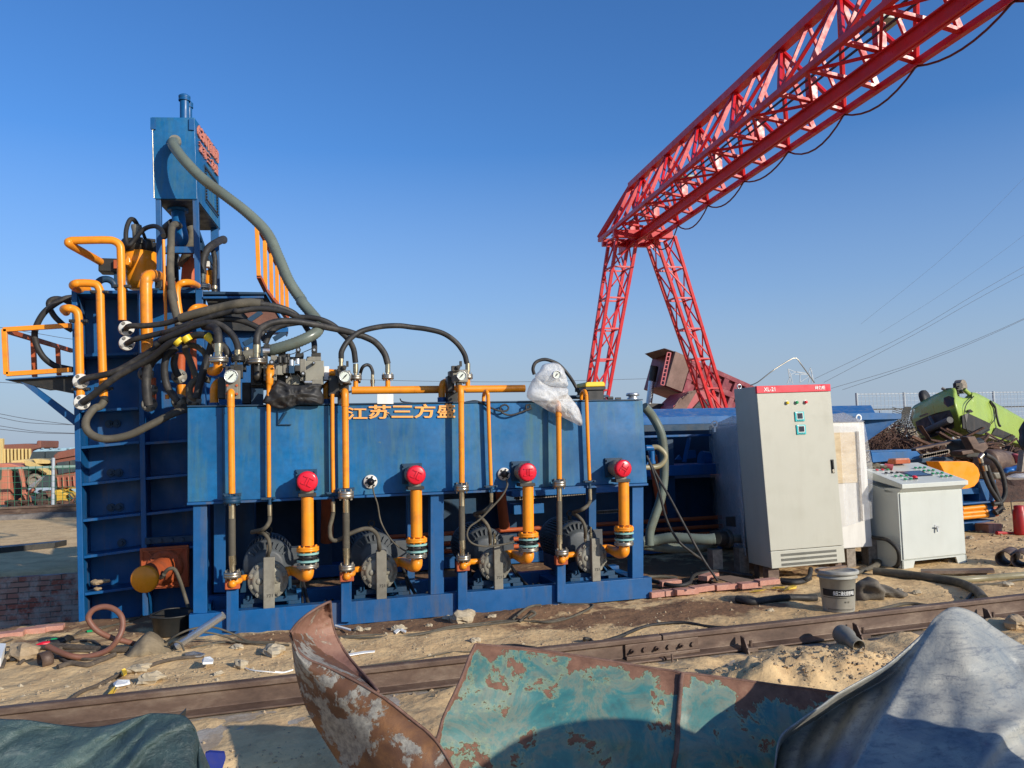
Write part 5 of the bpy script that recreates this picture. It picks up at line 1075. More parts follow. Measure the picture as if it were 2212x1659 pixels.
for r_ in range(3):
    b=MB(); VS_.append(b)
    for k in range(58):
        u=.13+.75*k/57; v=.925+.026*r_; b.prism([CF(u,v,.001),CF(u+.006,v,.001),CF(u+.006,v+.014,.001),CF(u,v+.014,.001)],(0,-.0015,0))
for b in VS_: ob('vent_slots',b,M['dark'],vp)
b=MB(); text(b,'XL-21',CF(.09,.031,.007),CF(.24,.031,.007),CF(.09,.005,.007)-CF(.09,.031,.007),.042,.003,.008); ob('lettering',b,M['lwhite'],hd)
b=MB(); text(b,'动力柜',CF(.78,.030,.007),CF(.92,.030,.007),CF(.78,.005,.007)-CF(.78,.030,.007),.042,.003,.012); ob('lettering',b,M['lwhite'],hd)
for u,mt,l in ((.385,'yellow','amber lamp'),(.512,'green','green lamp'),(.635,'red','red lamp')):
    P=CF(u,.098); b=MB(); b.cyl(P,P-V((0,.012,0)),.022,n=18); lp=ob('indicator_lamp',b,M['zinc'],CB,label=l); b=MB(); b.lathe(P-V((0,.012,0)),(0,-1,0),[(.018,0),(.017,.012),(.013,.016),(0,.018)],18); ob('lens',b,M[mt],lp)
for k,(v0,uu) in enumerate(((.150,0),(.223,.006))):
    u=.475+uu; b=MB(); b.prism(cq(u,v0,u+.125,v0+.054,0),(0,-.012,0)); mtr=ob('panel_meter',b,M['tealp'],CB,bevel=.003)
    b=MB(); b.prism(cq(u+.02,v0+.0055,u+.108,v0+.0425,.012),(0,-.002,0)); ob('meter_frame',b,M['white'],mtr)
    b=MB(); b.prism(cq(u+.027,v0+.0085,u+.100,v0+.0395,.0145),(0,-.001,0)); ob('display',b,M['screen'],mtr)
    b=MB()
    for j in range(4): b.prism(cq(u+.022+j*.022,v0+.0455,u+.036+j*.022,v0+.0495,.0125),(0,-.001,0))
    ob('key_row',b,M['screen'],mtr); b=MB(); b.prism(cq(u+.006,v0+.002,u+.034,v0+.0052,.0125),(0,-.001,0)); ob('meter_label',b,M['lwhite'],mtr)
b=MB(); b.prism(cq(.915,.425,.955,.502,0),(0,-.008,0)); hnd=ob('door_handle',b,M['black'],CB,bevel=.003); b=MB(); b.prism(cq(.927,.430,.940,.478,.008),(0,-.012,0)); ob('lever',b,M['dark'],hnd); b=MB(); P=CF(.935,.49,.008); b.cyl(P,P-V((0,.006,0)),.012); b.prism(cq(.925,.48,.948,.5,.008),(0,-.002,0)); ob('lock',b,M['steel'],hnd)
# brown steel leg under the cabinet
for x,y,n_ in ((1677,1228,.0),(1818,1218,.02)):
    P=at(x,y,Y=YC+.02); b=MB(); b.box((P.x,P.y+.1,(P.z)/2),(.13 if x<1700 else .08,.1,P.z)); ob('leg',b,M['rail'],CB)
    if x<1700: b=MB(); b.box((P.x+.03,P.y+.34,(P.z)/2),(.1,.1,P.z)); ob('leg',b,M['rail'],CB)
b=MB(); P=at(1597,839,Y=7.9); b.tube([P+V((.025*math.cos(t),0,.02+.025*math.sin(t))) for t in [2*PI*k/12 for k in range(13)]],.007,6,False,1,False); ob('eye_bolt',b,M['zinc'],CB)
b=MB(); b.box(at(1640,1150,Y=YC+.46)+V((0,.0,.2)),(.02,.02,.02)); 
# steel wire sling on top
H(R4,[(0,262,7.9),(60,235,7.85),(150,165,7.8),(240,105,7.8),(332,60,7.8),(380,110,7.8),(430,180,7.85),(475,240,7.9)],7.8,.006,'thin wire sling standing in a peak on top of the tall cabinet','steel','wire_sling',group=None,cat='wire')
# ---------------------------------------------------------------- wrapped cooler behind
WR=thing('wrapped_cooler',at(1600,1225,Z=0),'white cooler cabinet wrapped in stretch film behind the tall cabinet','cooler')
YW2=8.0
fw=[at(1600,917,Y=YW2),at(1868,909,Y=YW2),at(1886,1190,Y=YW2),at(1618,1201,Y=YW2)]
bkx=at(1538,922,Z=fw[0].z); DPW=bkx.y-YW2; DXW=bkx.x-fw[0].x
M['white2']=paint('white_case',(.62,.60,.55),.45,damt=.3,var=.05)
M['film']=plastic('stretch_film',(.55,.55,.56),.42)
M['filmw']=plastic('stretch_film_bright',(.8,.8,.8),.22)
M['wood']=multi('pine_panel',[(.3,(.50,.36,.19)),(.55,(.66,.52,.32)),(.75,(.70,.60,.40))],2.5,.6,bump=.15,stretch=(1,1,4))
def lp(a,b_,t): return a.lerp(b_,t)
L0=fw[0];L1=fw[3]
# left unit (towards the power unit) and right unit (pine board behind film)
xm=at(1700,1000,Y=YW2).x
b=MB(); BV=V((DXW,DPW,0)); q=[L0+BV+V((-.03,0,.01)),L0+V((-.03,-.03,.02)),L1+V((-.03,-.03,0)),L1+BV+V((-.03,0,0))]; n=26; rows=[]
for j in range(n+1):
    v=j/n; row=[]
    for i in range(13):
        u=i/12; p=lp(lp(q[0],q[1],u),lp(q[3],q[2],u),v); p=p+V((-.02-.05*abs(noise.noise(V((u*5,1,v*3))))-.05*math.exp(-((v-.52)/.07)**2)*u*(1-u),0,0)); row.append(p)
    rows.append(row)
b.grid(rows); ob('film_wrap',b,M['film'],WR,solid=.002)
b=MB(); pk=at(*R3(650,548),Y=YW2+.45); base_=[q[1],q[1]+V((.5,0,0)),q[0]+V((.5,0,0)),q[0]]; b.add(base_+[pk,pk+V((.08,.1,-.02))],[[0,1,4],[1,5,4],[1,2,5],[2,3,5],[3,4,5],[3,0,4]]); ob('film_top',b,M['film'],WR,solid=.003)
S2=lambda x,y: (lambda d:CAM+d*((L0.x-.10-CAM.x)/d.x))(cf*F+cr*(x-1106)+cu*(829.5-y))
b=MB(); b.prism([S2(*R3(*k)) for k in((606,1158),(662,1155),(664,1218),(612,1214))],(.01,0,0)); ob('rating_plate',b,M['dark'],WR)
b=MB(); P=at(*R3(700,1290),Y=YW2+.25); Q=at(*R3(560,1285),Y=YW2+.0); b.cyl(P,Q,.05,n=20); ob('stub_pipe',b,M['cast'],WR); 
flange(WR,at(*R3(628,1288),Y=YW2+.1)-V((.02,0,0)),V((-1,-.2,0)),.11,.05,'dark',8); 
b=MB(); b.cyl(at(*R3(600,1290),Y=YW2+.1),at(*R3(540,1285),Y=YW2),.085,n=20); ob('coupling',b,M['black'],WR)
x0=at(1795,900,Y=YW2).x
P0=at(*R4(608,520),Y=YW2);P1=at(*R4(838,518),Y=YW2);P2=at(*R4(905,1480),Y=YW2);P3=at(*R4(690,1490),Y=YW2)
xa=L0.x
def wq(p,z): return V((xa,YW2,p.z))
b=MB(); b.prism([V((xa,YW2,L0.z)),V((P1.x,YW2,L0.z)),V((P2.x,YW2,L1.z)),V((L1.x,YW2,L1.z))],(DXW,DPW,0)); ob('case',b,M['white2'],WR,bevel=.01)
W1=lambda x,y,o=.012: at(*R4(x,y),Y=YW2-o)
b=MB(); b.prism([V((xa+.3,YW2-.014,W1(620,610).z)),W1(795,605),W1(815,975),V((xa+.3,YW2-.014,W1(640,985).z))],(0,.012,0)); ob('pine_panel',b,M['wood'],WR)
b=MB(); b.prism([W1(786,600,.03),W1(802,600,.03),W1(835,1260,.03),W1(822,1260,.03)],(0,.02,0)); ob('pallet_strip',b,M['chain'],WR)
b=MB(); rows=[]
for j in range(22):
    v=j/21; a=lp(at(*R4(835,560),Y=YW2-.02),at(*R4(790,780),Y=YW2-.12),v) if v<.0 else None
    y=540+v*700
    row=[]
    for i in range(12):
        u=i/11; xx=lerp(660+ (y-540)*.06, lerp(845,905,min(1,v*2.2)),u); fold=.05*math.sin(u*22+v*3)*(.3+v)+.06*noise.noise(V((u*6,v*4,2)))
        row.append(at(*R4(xx,y+ (1-u)*60*v),Y=YW2-.07-.05*abs(fold)*3))
    rows.append(row)
b.grid(rows); ob('film_wrap',b,M['filmw'],WR)
b=MB(); pk=at(*R4(690,462),Y=YW2+.3); base_=[V((xa+.3,YW2-.02,L0.z)),V((P1.x,YW2-.02,L0.z)),V((P1.x,YW2+.6,L0.z)),V((xa+.3,YW2+.6,L0.z))]; b.add(base_+[pk],[[0,1,4],[1,2,4],[2,3,4],[3,0,4]]); ob('film_top',b,M['film'],WR,solid=.003)
for f,x,y in ((R4,800,500),(R3,541,598)):
    P=at(*f(x,y),Y=YW2+.1); b=MB(); b.tube([P+V((.035*math.cos(t),0,.035*math.sin(t))) for t in [2*PI*k/12 for k in range(13)]],.010,6,False,1,False); b.cyl(P-V((0,0,.035)),P-V((0,0,.09)),.012); ob('eye_bolt',b,M['lwhite'],WR)
for x,y in ((R3(540,1330)),(R3(700,1380)),(R4(880,1480)),(R4(720,1490))): P=at(x,y,Y=YW2+.1); b=MB(); b.box((P.x,P.y,.16),(.12,.12,.32)); ob('leg',b,M['chain'],WR)
H(R3,[(545,1290,7.95),(480,1295,8.0),(380,1290,8.1),(280,1285,8.2),(180,1300,8.3),(100,1310,8.3)],8,.062,'dark suction hose lying between the cooler and the tank, upper one','ghose',group='ribbed suction hoses near the cooler',rings=.03,n=16)
H(R3,[(545,1310,8.2),(480,1335,8.3),(380,1345,8.35),(280,1345,8.4),(180,1335,8.4),(80,1320,8.4)],8,.062,'dark suction hose lying between the cooler and the tank, lower one','ghose',group='ribbed suction hoses near the cooler',rings=.03,n=16)
# ---------------------------------------------------------------- control desk
DK=thing('control_desk',at(2020,1235,Z=0),'pale grey control desk with a sloping panel of buttons and a screen','control desk')
A=at(1950,1231,Z=0);B=at(2089,1216,Z=0); ux=(B-A).normalized(); uy=V((-ux.y,ux.x,0)); Wd=(B-A).length
def DL(x,y,z): return A+ux*(x*Wd)+uy*y+V((0,0,z))
def lz(px,py,u,yy=0): # height of a survey point above the desk front
    Q=DL(u,yy,0); d=(cf*F+cr*(px-1106)+cu*(829.5-py)); k=((Q.x-CAM.x)*d.x+(Q.y-CAM.y)*d.y)/(d.x*d.x+d.y*d.y); return CH+d.z*k
ztop=lz(1935,1065,0); zlip=lz(1948,1046,0,-.05); zbot=lz(1948,1212,0); zl2=lz(1948,1056,0,-.05)
DD=.62
def hx(q,dy): return MB().prism([DL(*p) for p in q],uy*dy)
b=MB(); b.hexa([DL(0,.01,zbot),DL(1,.01,zbot),DL(1,.01,ztop),DL(0,.01,ztop)],[DL(0,DD,zbot),DL(1,DD,zbot),DL(1,DD,ztop+.12),DL(0,DD,ztop+.12)]); ob('desk_body',b,M['console'],DK,bevel=.005)
b=MB(); b.prism([DL(.02,-.005,zbot+.012),DL(.985,-.005,zbot+.012),DL(.985,-.005,ztop-.005),DL(.02,-.005,ztop-.005)],uy*.014); dd_=ob('desk_door',b,M['console'],DK,bevel=.004)
zrear=zlip+.20
b=MB(); b.hexa([DL(-.01,-.07,zl2),DL(1.02,-.07,zl2),DL(1.02,-.07,zlip),DL(-.01,-.07,zlip)],[DL(-.01,DD+.02,zrear-.12),DL(1.02,DD+.02,zrear-.12),DL(1.02,DD+.02,zrear),DL(-.01,DD+.02,zrear)]); top=ob('desk_top',b,M['console'],DK,bevel=.006)
b=MB(); b.hexa([DL(.0,-.06,zl2),DL(1.0,-.06,zl2),DL(1.0,.01,ztop),DL(.0,.01,ztop)],[DL(.0,.2,zl2),DL(1.0,.2,zl2),DL(1.0,.2,ztop),DL(.0,.2,ztop)]); ob('desk_chamfer',b,M['console'],DK)
for s in (0,1):
    q=[(0,0,0),(.16,0,0),(.19,0,.085),(.33,0,.085),(.33,0,zbot),(0,0,zbot)] if not s else [(1,0,0),(.86,0,0),(.83,0,.085),(.66,0,.085),(.66,0,zbot),(1,0,zbot)]
    b=MB(); b.prism([DL(*p) for p in q],uy*.02); ob('leg',b,M['console'],DK); b=MB(); b.prism([DL(s-(.02 if s else 0),.0,0),DL(s+(0 if s else .02),0,0),DL(s+(0 if s else .02),0,zbot),DL(s-(.02 if s else 0),0,zbot)],uy*DD); ob('leg',b,M['console'],DK)
b=MB(); b.prism([DL(.33,.0,.085),DL(.66,.0,.085),DL(.66,.0,zbot),DL(.33,.0,zbot)],uy*.02); ob('plinth',b,M['console'],DK)
ln=V(DL(0,DD+.02,zrear)-DL(0,-.07,zlip)); nn_=ux.cross(ln).normalized()
def TP(u,v,o=0): return DL(0,-.07,zlip)+ux*(u*Wd)+ln*v+nn_*o
# screen
b=MB(); b.prism([TP(.36,.30,.001),TP(.70,.30,.001),TP(.70,.56,.001),TP(.36,.56,.001)],nn_*.006); scx=ob('touch_screen',b,M['screen'],top)
M['lcd']=paint('blue_grey_display',(.07,.11,.17),.15,damt=.1,bump=0)
b=MB(); b.prism([TP(.40,.33,.008),TP(.66,.33,.008),TP(.66,.53,.008),TP(.40,.53,.008)],nn_*.002); ob('display',b,M['lcd'],scx)
def button(u,v,mt,l=None):
    P=TP(u,v); b=MB(); b.cyl(P,P+nn_*.012,.021,n=16); k=ob('push_button',b,M['zinc'],top); b=MB(); b.cyl(P+nn_*.01,P+nn_*(.024),.017,n=14); ob('button_cap',b,M[mt],k)
cols=['red','red','green','green']
for r_ in range(4):
    for c_ in range(3):
        button(.095+.085*c_+.018*(3-r_)*1.2,.16+.165*r_,'red' if (r_==3 and c_<2) else ('black' if r_==2 else 'dark' if (r_==0 and c_==2) else 'green'))
P=TP(.335,.20); b=MB(); b.cyl(P,P+nn_*.02,.016); b.lathe(P+nn_*.02,nn_,[(.03,0),(.03,.012),(.02,.02),(0,.022)],18); ob('emergency_stop',b,M['red'],top)
for r_ in range(4):
    for c_ in range(3): button(.76+.075*c_-.015*r_,.20+.155*r_,'green')
b=MB(); P=DL(.53,-.008,ztop*.52); b.box(P,(.028,.01,.05)); b.cyl(P+V((0,-.005,.0)),P-uy*.03,.012); b.cyl(P-uy*.02+V((0,0,.0)),P-uy*.026+V((0,0,-.055)),.011); b.bar(P-uy*.022-ux*.035,P-uy*.022+ux*.03,.012,.012); ob('door_lock',b,M['zinc'],dd_)
# gloves and orange case lying on the desk
M['glove']=multi('dirty_work_glove',[(.3,(.06,.055,.04)),(.55,(.15,.13,.085)),(.75,(.24,.2,.13))],14,.95,bump=.6,dist=.004)
M['pinkc']=paint('pink_cuff',(.45,.09,.10),.8,damt=.3,streak=False)
gl=MB()
for k,(u,v,a,l_) in enumerate([(.06,.86,.0,.13),(.08,.90,.25,.12),(.10,.80,-.2,.13),(.16,.92,.5,.1),(.20,.88,.1,.1),(.05,.78,-.1,.10)]):
    P=TP(u,v,.018); d=(ux*math.cos(a)+ln.normalized()*math.sin(a)); gl.tube([P,P+d*l_*.5+nn_*.012,P+d*l_],[.012,.014,.018],8)
gl.ball(TP(.20,.84,.025),.065,(1,.7,.35),14,8,.3,2); gl.ball(TP(.26,.76,.025),.06,(1,.7,.35),14,8,.3,3)
go=ob('work_gloves',gl,M['glove'],label='dirty work gloves lying on the back left of the control desk',cat='gloves')
b=MB(); b.tube([TP(.30,.78,.025),TP(.335,.72,.024),TP(.36,.68,.022)],[.036,.042,.045],12); ob('cuff',b,M['pinkc'],go)
b=MB(); c=TP(.62,.90,.045); Mx=Matrix((ux,uy,V((0,0,1)))).transposed(); b.box(c,(.24,.13,.05),Mx); cs=ob('parts_case',b,M['orange2'],label='small dusty orange case on the back edge of the control desk',cat='case',bevel=.008)
b=MB(); b.box(c+V((0,0,.032)),(.22,.12,.02),Mx); ob('case_lid',b,M['pinkbrick'],cs,bevel=.005)
H(R4,[(870,1310,8.1),(885,1370,8.05),(930,1385,7.95),(1010,1400,7.8),(1080,1460,7.7),(1100,1530,7.7),(1085,1590,7.75),(1050,1610,7.85)],7.8,.022,'black conduit curving from the wrapped cooler to under the desk',name='conduit',group=None,cat='conduit')
# ---------------------------------------------------------------- pail
FB=fr(3250,2250,8.295)
Pb=at(1812,1318,Z=0); BK=thing('grease_pail',Pb,'dirty light grey plastic pail with a black label band beside the tall cabinet','pail')
hb=.37; rb=.135; rt=.16
M['pail']=paint('pail_plastic',(.36,.35,.30),.5,damt=.5,dirt=(.16,.13,.10),var=.12,streak=False)
b=MB(); b.lathe(Pb,(0,0,1),[(0,0),(rb-.004,0),(rb,.01),(rt-.006,hb*.80),(rt+.012,hb*.80),(rt+.012,hb*.83),(rt,hb*.835),(rt+.002,hb*.89),(rt+.016,hb*.89),(rt+.018,hb*.95)],48); ob('pail_body',b,M['pail'],BK)
b=MB(); b.lathe(Pb+V((0,0,hb*.95)),V((.02,.03,1)),[(rt+.024,-.02),(rt+.026,0),(rt+.02,.01),(rt+.0,.006),(rt-.01,-.004),(0,-.004)],48); ob('pail_lid',b,M['pail'],BK)
def band(z0,z1,a0,a1,o,mat,name):
    b=MB(); n=40; rows=[]
    for z in (z0,z1):
        r_=lerp(rb,rt-.006,z/(hb*.8))+o; rows.append([Pb+V((r_*math.cos(lerp(a0,a1,i/n)),r_*math.sin(lerp(a0,a1,i/n)),z)) for i in range(n+1)])
    b.grid(rows); return ob(name,b,M[mat],BK)
def curvetext(body,a0,a1,z0,z1,o,mat):
    vs,fs=textgeo(body,.01,.0); 
    x0=min(v.x for v in vs);x1=max(v.x for v in vs);y0=min(v.y for v in vs);y1=max(v.y for v in vs); out=[]
    for v in vs:
        z=lerp(z0,z1,(v.y-y0)/(y1-y0)); a=lerp(a0,a1,(v.x-x0)/(x1-x0)); r_=lerp(rb,rt-.006,z/(hb*.8))+o; out.append(Pb+V((r_*math.cos(a),r_*math.sin(a),z)))
    b=MB(); b.add(out,fs); ob('label_lettering',b,M[mat],BK)
vc=math.atan2(-Pb.y,-Pb.x)+0.0  # towards the camera
band(.145,.205,vc-1.0,vc+1.15,.0012,'black','label_band'); curvetext('极压二硫化钼锂基脂',vc-.28,vc+1.05,.155,.193,.0022,'lwhite')
band(.130,.134,vc-1.0,vc+.5,.0012,'black','label_line'); band(.030,.034,vc-.7,vc+1.1,.0012,'black','label_line'); band(.022,.024,vc-.7,vc+1.1,.0012,'black','label_line')
curvetext('状 态',vc+.35,vc+.68,.088,.104,.0014,'dark')
b=MB(); b.bar(Pb+V((-.19,.02,hb*.985)),Pb+V((.13,.05,hb*1.005)),.04,.02); ob('wood_slat',b,M['board'],label='short dirty wood slat lying on the pail lid',cat='slat')
# crumpled rag, coil, cables, tape
M['rag']=multi('brown_rag',[(.3,(.09,.075,.055)),(.6,(.17,.145,.11)),(.8,(.24,.21,.165))],8,.95,bump=.5,dist=.004)
blob(R5:=F5,[(1280,420),(1275,330),(1310,300),(1350,285),(1390,325),(1440,330),(1480,350),(1550,370),(1540,400),(1480,410),(1420,405),(1350,430)],6.55,.16,.1,nz=.09,ns=7,seed=4,name='rag',mat='rag',label='crumpled brown rag lying to the right of the pail',cat='rag')
M['tape']=paint('yellow_scrap_film',(.65,.42,.04),.4,damt=.3,streak=False)
for k,(pts,l) in enumerate([([(1640,520),(1700,500),(1840,495),(1830,520),(1700,525)],'strip of yellow film on the sand before the cabinet, middle'),([(1820,550),(1880,500),(1950,475),(2000,490),(1990,520),(1890,535)],'largest torn yellow film scrap on the sand below the cabinet'),([(1350,575),(1430,545),(1580,535),(1500,560)],'thin yellow film scrap left of the others before the cabinet')]):
    b=MB(); P=[at(*FS(*p),Z=.02+.015*(i%2)) for i,p in enumerate(pts)]; b.prism(P,(0,0,-.003)); ob('film_scrap',b,M['tape'],label=l,cat='film scrap',group='torn yellow film scraps')
def gz(f,pts,z=.02): return [(*f(p[0],p[1]),at(*f(p[0],p[1]),Z=p[2] if len(p)>2 else z)) for p in pts]
def gtube(f,pts,r_,label,mat='rubber',name='cable',cat='cable',group=None,z=None,n=9,rings=0,sub=6):
    P=[at(*f(p[0],p[1]),Z=(p[2] if len(p)>2 else (r_*.8 if z is None else z))) for p in pts]
    for p in P: p.z+=max(-.02,min(.12,gh(p.x,p.y)))
    b=MB()
    if rings:
        pp_,rr=spline(P,r_,8); L=[0]
        for i in range(1,len(pp_)): L.append(L[-1]+(pp_[i]-pp_[i-1]).length)
        k=int(L[-1]/rings)*2; out=[];ro=[];j=0
        for i in range(k+1):
            s_=L[-1]*i/k
            while j<len(L)-2 and L[j+1]<s_: j+=1
            t=(s_-L[j])/max(1e-6,L[j+1]-L[j]); out.append(pp_[j].lerp(pp_[j+1],t)); ro.append(r_*(1 if i%2 else .86))
        b.tube(out,ro,n,True,1,False)
    else: b.tube(P,r_,n,True,sub)
    return ob(name,b,M[mat],label=label,cat=cat,group=group)
gtube(FS,[(-60,410,.06),(100,450,.06),(300,490,.05),(450,490,.05),(540,450,.06),(560,390,.08),(620,330,.09),(760,300,.09),(950,290,.09),(1200,310,.08),(1400,350,.06)],.022,'black corrugated conduit looping over the pink bricks',name='conduit',cat='conduit',rings=.016)
gtube(FS,[(-60,370,.06),(150,360,.06),(370,365,.06)],.02,'yellow dusted corrugated conduit behind the bricks','rubberd','conduit','conduit',rings=.016)
gtube(FS,[(640,430),(700,390),(780,400),(850,420)],.012,'short black cable end beside the board on the bricks')
gtube(FS,[(1780,400,.04),(1900,410,.04),(2050,420,.04),(2160,370,.08),(2190,250,.14)],.025,'corrugated conduit curling up below the tall cabinet, upper',name='conduit',cat='conduit',rings=.016)
gtube(FS,[(1790,440,.03),(1950,455,.03),(2080,440,.03),(2180,380,.05)],.025,'corrugated conduit curling below the tall cabinet, lower',name='conduit',cat='conduit',rings=.016)
gtube(F5,[(620,415),(700,425),(800,415),(900,405),(1060,395)],.035,'thick black cable end lying in the shade left of the pail','rubber')
for k in range(5):
    o=k*16; gtube(R4,[(690-o*.2,1520+o),(780,1500+o*.6,.05),(880,1510+o*.5,.07),(950-o*.3,1545+o*.4,.05),(940-o,1590+o*.4,.04),(850-o,1630+o*.3,.02)],.024,f"coil of grey hose between cabinet and desk",'rubberd','hose_coil','hose','coiled hose turns behind the pail',n=9)
gtube(F5,[(1380,260),(1500,270),(1640,285),(1780,300),(1880,325),(1950,370),(1990,420)],.045,'thick dusty hose snaking on the sand right of the pail','rubberd','ground_hose','hose',n=14)
gtube(F5,[(1500,260),(1700,285),(1850,295),(2000,290),(2212,285),(2500,270)],.036,'straight yellowish hose lying across the right foreground','those','ground_hose','hose',n=12)
gtube(F5,[(1930,325),(2050,320),(2212,305),(2500,300)],.014,'thin grey cable running out of frame at right','rubberd')
gtube(F5,[(1300,480),(1400,470),(1560,440),(1700,450),(1850,440),(1910,400),(1940,330)],.016,'grey cable bending up beside the rail on the right','rubberd')
gtube(F5,[(0,605),(100,570),(200,550),(330,545),(450,560),(560,570),(680,560)],.013,'dark cable lying on sand just behind the rail, centre right')
gtube(M8:=fr(1100,2300,1.58),[(1400,450),(1500,445),(1600,460),(1700,468)],.014,'short dark cable behind the teal sheet corner')
gtube(M8,[(2212,375),(2100,400),(2020,420),(1990,410),(1960,400,.04),(1955,415)],.014,'cable with a hooked end on the sand in the centre')
gtube(M8,[(380,405),(600,400),(850,385),(1100,350),(1300,315),(1500,300),(1560,290)],.010,'dusty twin cable lying in front of the blue frame','rubberd',group='dusty cables by the frame')
gtube(M8,[(380,395),(620,385),(900,368),(1100,335),(1300,300),(1450,290),(1700,292),(1830,275)],.009,'thin dusty cable just behind the twin cable at the frame','rubberd',group='dusty cables by the frame')
gtube(M8,[(1500,290),(1600,240),(1700,195),(1850,190),(2010,195),(1900,265),(1750,295),(1620,290)],.010,'flattened cable loop below the third pump','rubberd')
gtube(M8,[(1545,300),(1590,260,.05),(1620,225,.10),(1645,240,.08),(1600,270,.05)],.012,'bent bracket of dusty strap standing on the sand','rubberd','bent_strap','strap')
gtube(M8,[(500,575),(700,550),(900,520),(1100,490),(1240,480)],.005,'thin wire on the sand between the rusty strip and the teal sheet','rubberd')
b=MB(); P=[at(*M8(*q),Z=.012) for q in((442,500),(560,480),(632,476),(630,484),(560,492),(445,512))]; b.prism(P,(0,0,-.006)); ob('white_strip',b,M['lwhite'],label='bright white strip on the sand right of the rusty curl',cat='scrap')
for k,(pts,l) in enumerate([([(750,355),(790,330),(800,340),(765,368)],'white scrap among the stones by the frame, left'),([(785,330),(830,350),(825,362),(780,342)],'white scrap among the stones by the frame, right'),([(380,312),(480,340),(478,348),(378,320)],'white twisted string next to the rusty curl tip')]):
    b=MB(); b.prism([at(*M8(*q),Z=.03) for q in pts],(0,0,-.008)); ob('white_scrap',b,M['lwhite'],label=l,cat='scrap',group='white scraps by the frame')
gtube(M8,[(0,608),(60,603),(110,595)],.006,'short white wire on the sand left of the rusty curl','lwhite')
b=MB(); b.prism([at(*R5(*q),Z=.02) for q in((1640,258),(2040,252),(2050,266),(1640,272))],(0,0,.03)); ob('flat_bar',b,M['rail'],label='rusty flat bar on the ground before the control desk',cat='steel bar')
# short reducer pipe by the rail
b=MB(); A=at(*F5(1195,600),Z=.11);B=at(*F5(1290,668),Z=.085); d=(B-A).normalized()
b.lathe(A-d*.02,d,[(.05,0),(.068,.03),(.073,.08),(.07,.12),(.05,.17),(.046,(B-A).length+.04),(.041,(B-A).length+.04),(.041,.12)],28); ob('pipe_reducer',b,M['cast'],label='rusty grey reducer pipe lying against the rail',cat='pipe')
# two pipe stubs on the right
for (x,y,x2,y2,l) in ((1870,1560,2000,1545,'rusty pipe stub at the right edge, nearer to the desk'),(1985,1570,2120,1550,'rusty pipe stub at the right edge, the outer one')):
    A=at(*R4(x,y-20),Z=.09);B=at(*R4(x2,y2-20),Z=.09); d=(B-A).normalized(); d=(d+V((0,.5,0))).normalized(); b=MB(); L_=.42; b.lathe(A,d,[(.078,L_),(.09,L_),(.09,0),(.078,0),(.078,L_)],28); ob('pipe_stub',b,M['rail'],label=l,cat='pipe',group='rusty pipe stubs')
# ---------------------------------------------------------------- gantry crane
CR=thing('gantry_crane',at(1400,1033,Z=0),'tall red lattice gantry crane spanning the yard on two A-frame legs','gantry crane')
KC=.8; A0=at(1368,528,Z=1.62+(8.5-1.62)*KC); dn=V((-.0877,-.996,0)).normalized(); lt=V((-dn.y,dn.x,0)); 
if lt.x<0: lt=-lt
ZT=1.62+(at(1368,402,Y=A0.y).z-1.62)/KC; W_=.80; ZC=9.0; ZCR=8.68; BAY=2.35; S0=1.1; SE=23.5
def CP(s,l,z): return V((A0.x,A0.y,0))+dn*s*KC+lt*l*KC+V((0,0,1.62+(z-1.62)*KC))
b=MB(); h=.28
zc=lambda s:ZC if s<0 else ZCR
b.bar(CP(-1.6,0,8.5),CP(SE,0,8.5),.13,.025); b.bar(CP(-1.6,0,8.5+h),CP(SE,0,8.5+h),.13,.025); b.bar(CP(-1.6,0,8.5+h/2),CP(SE,0,8.5+h/2),.02,h); ob('hoist_beam',b,M['crane'],CR)
b=MB(); b.bar(CP(0,0,ZT),CP(SE,0,ZT),.2,.16); ob('top_chord',b,M['crane'],CR)
for s in(-1,1):
    b=MB(); b.bar(CP(-1.5 if s<0 else -.5,s*W_,zc(s)),CP(SE,s*W_,zc(s)),.10,.10); ob('bottom_chord',b,M['crane'],CR)
nb=10
for s in(-1,1):
    for k in range(nb):
        t=S0+BAY*k
        b=MB(); b.bar(CP(t,0,ZT-.05),CP(t,s*W_*.97,zc(s)),.09,.06,up=dn); ob('lattice_post',b,M['crane'],CR)
        for d in(-.5,.5):
            if t+d*BAY>SE: continue
            b=MB(); b.bar(CP(t,0,ZT-.05),CP(t+d*BAY,s*W_*.97,zc(s)),.06,.07,up=dn); ob('lattice_brace',b,M['crane'],CR)
        b=MB(); b.bar(CP(t+BAY/2,0,ZT-.05),CP(t+BAY/2,s*W_*.97,zc(s)),.055,.05,up=dn); ob('lattice_post',b,M['crane'],CR)
for k in range(nb*2):
    t=S0-BAY/2+BAY/2*k
    if t>SE: break
    b=MB(); b.bar(CP(t,-W_,ZC-.02),CP(t,0,8.86),.10,.05); b.bar(CP(t,0,8.86),CP(t,W_,ZCR),.10,.05); ob('cross_tie',b,M['crane'],CR)
    if k%2==0:
        b=MB(); b.bar(CP(t,0,ZC+.4),CP(t,0,8.9),.16,.12); ob('hanger_post',b,M['crane'],CR); b=MB(); b.prism([CP(t-.15,W_-.25,ZCR-.18),CP(t+.15,W_-.25,ZCR-.18),CP(t+.15,W_+.05,ZCR),CP(t-.15,W_+.05,ZCR)],(0,0,-.02)); ob('hanger_plate',b,M['crane'],CR)
    b=MB(); b.bar(CP(t,-W_ if k%2 else 0,ZC-.05 if k%2 else 8.8),CP(min(SE,t+BAY/2),0 if k%2 else -W_,8.8 if k%2 else ZC-.05),.045,.045); ob('wind_brace',b,M['crane'],CR)
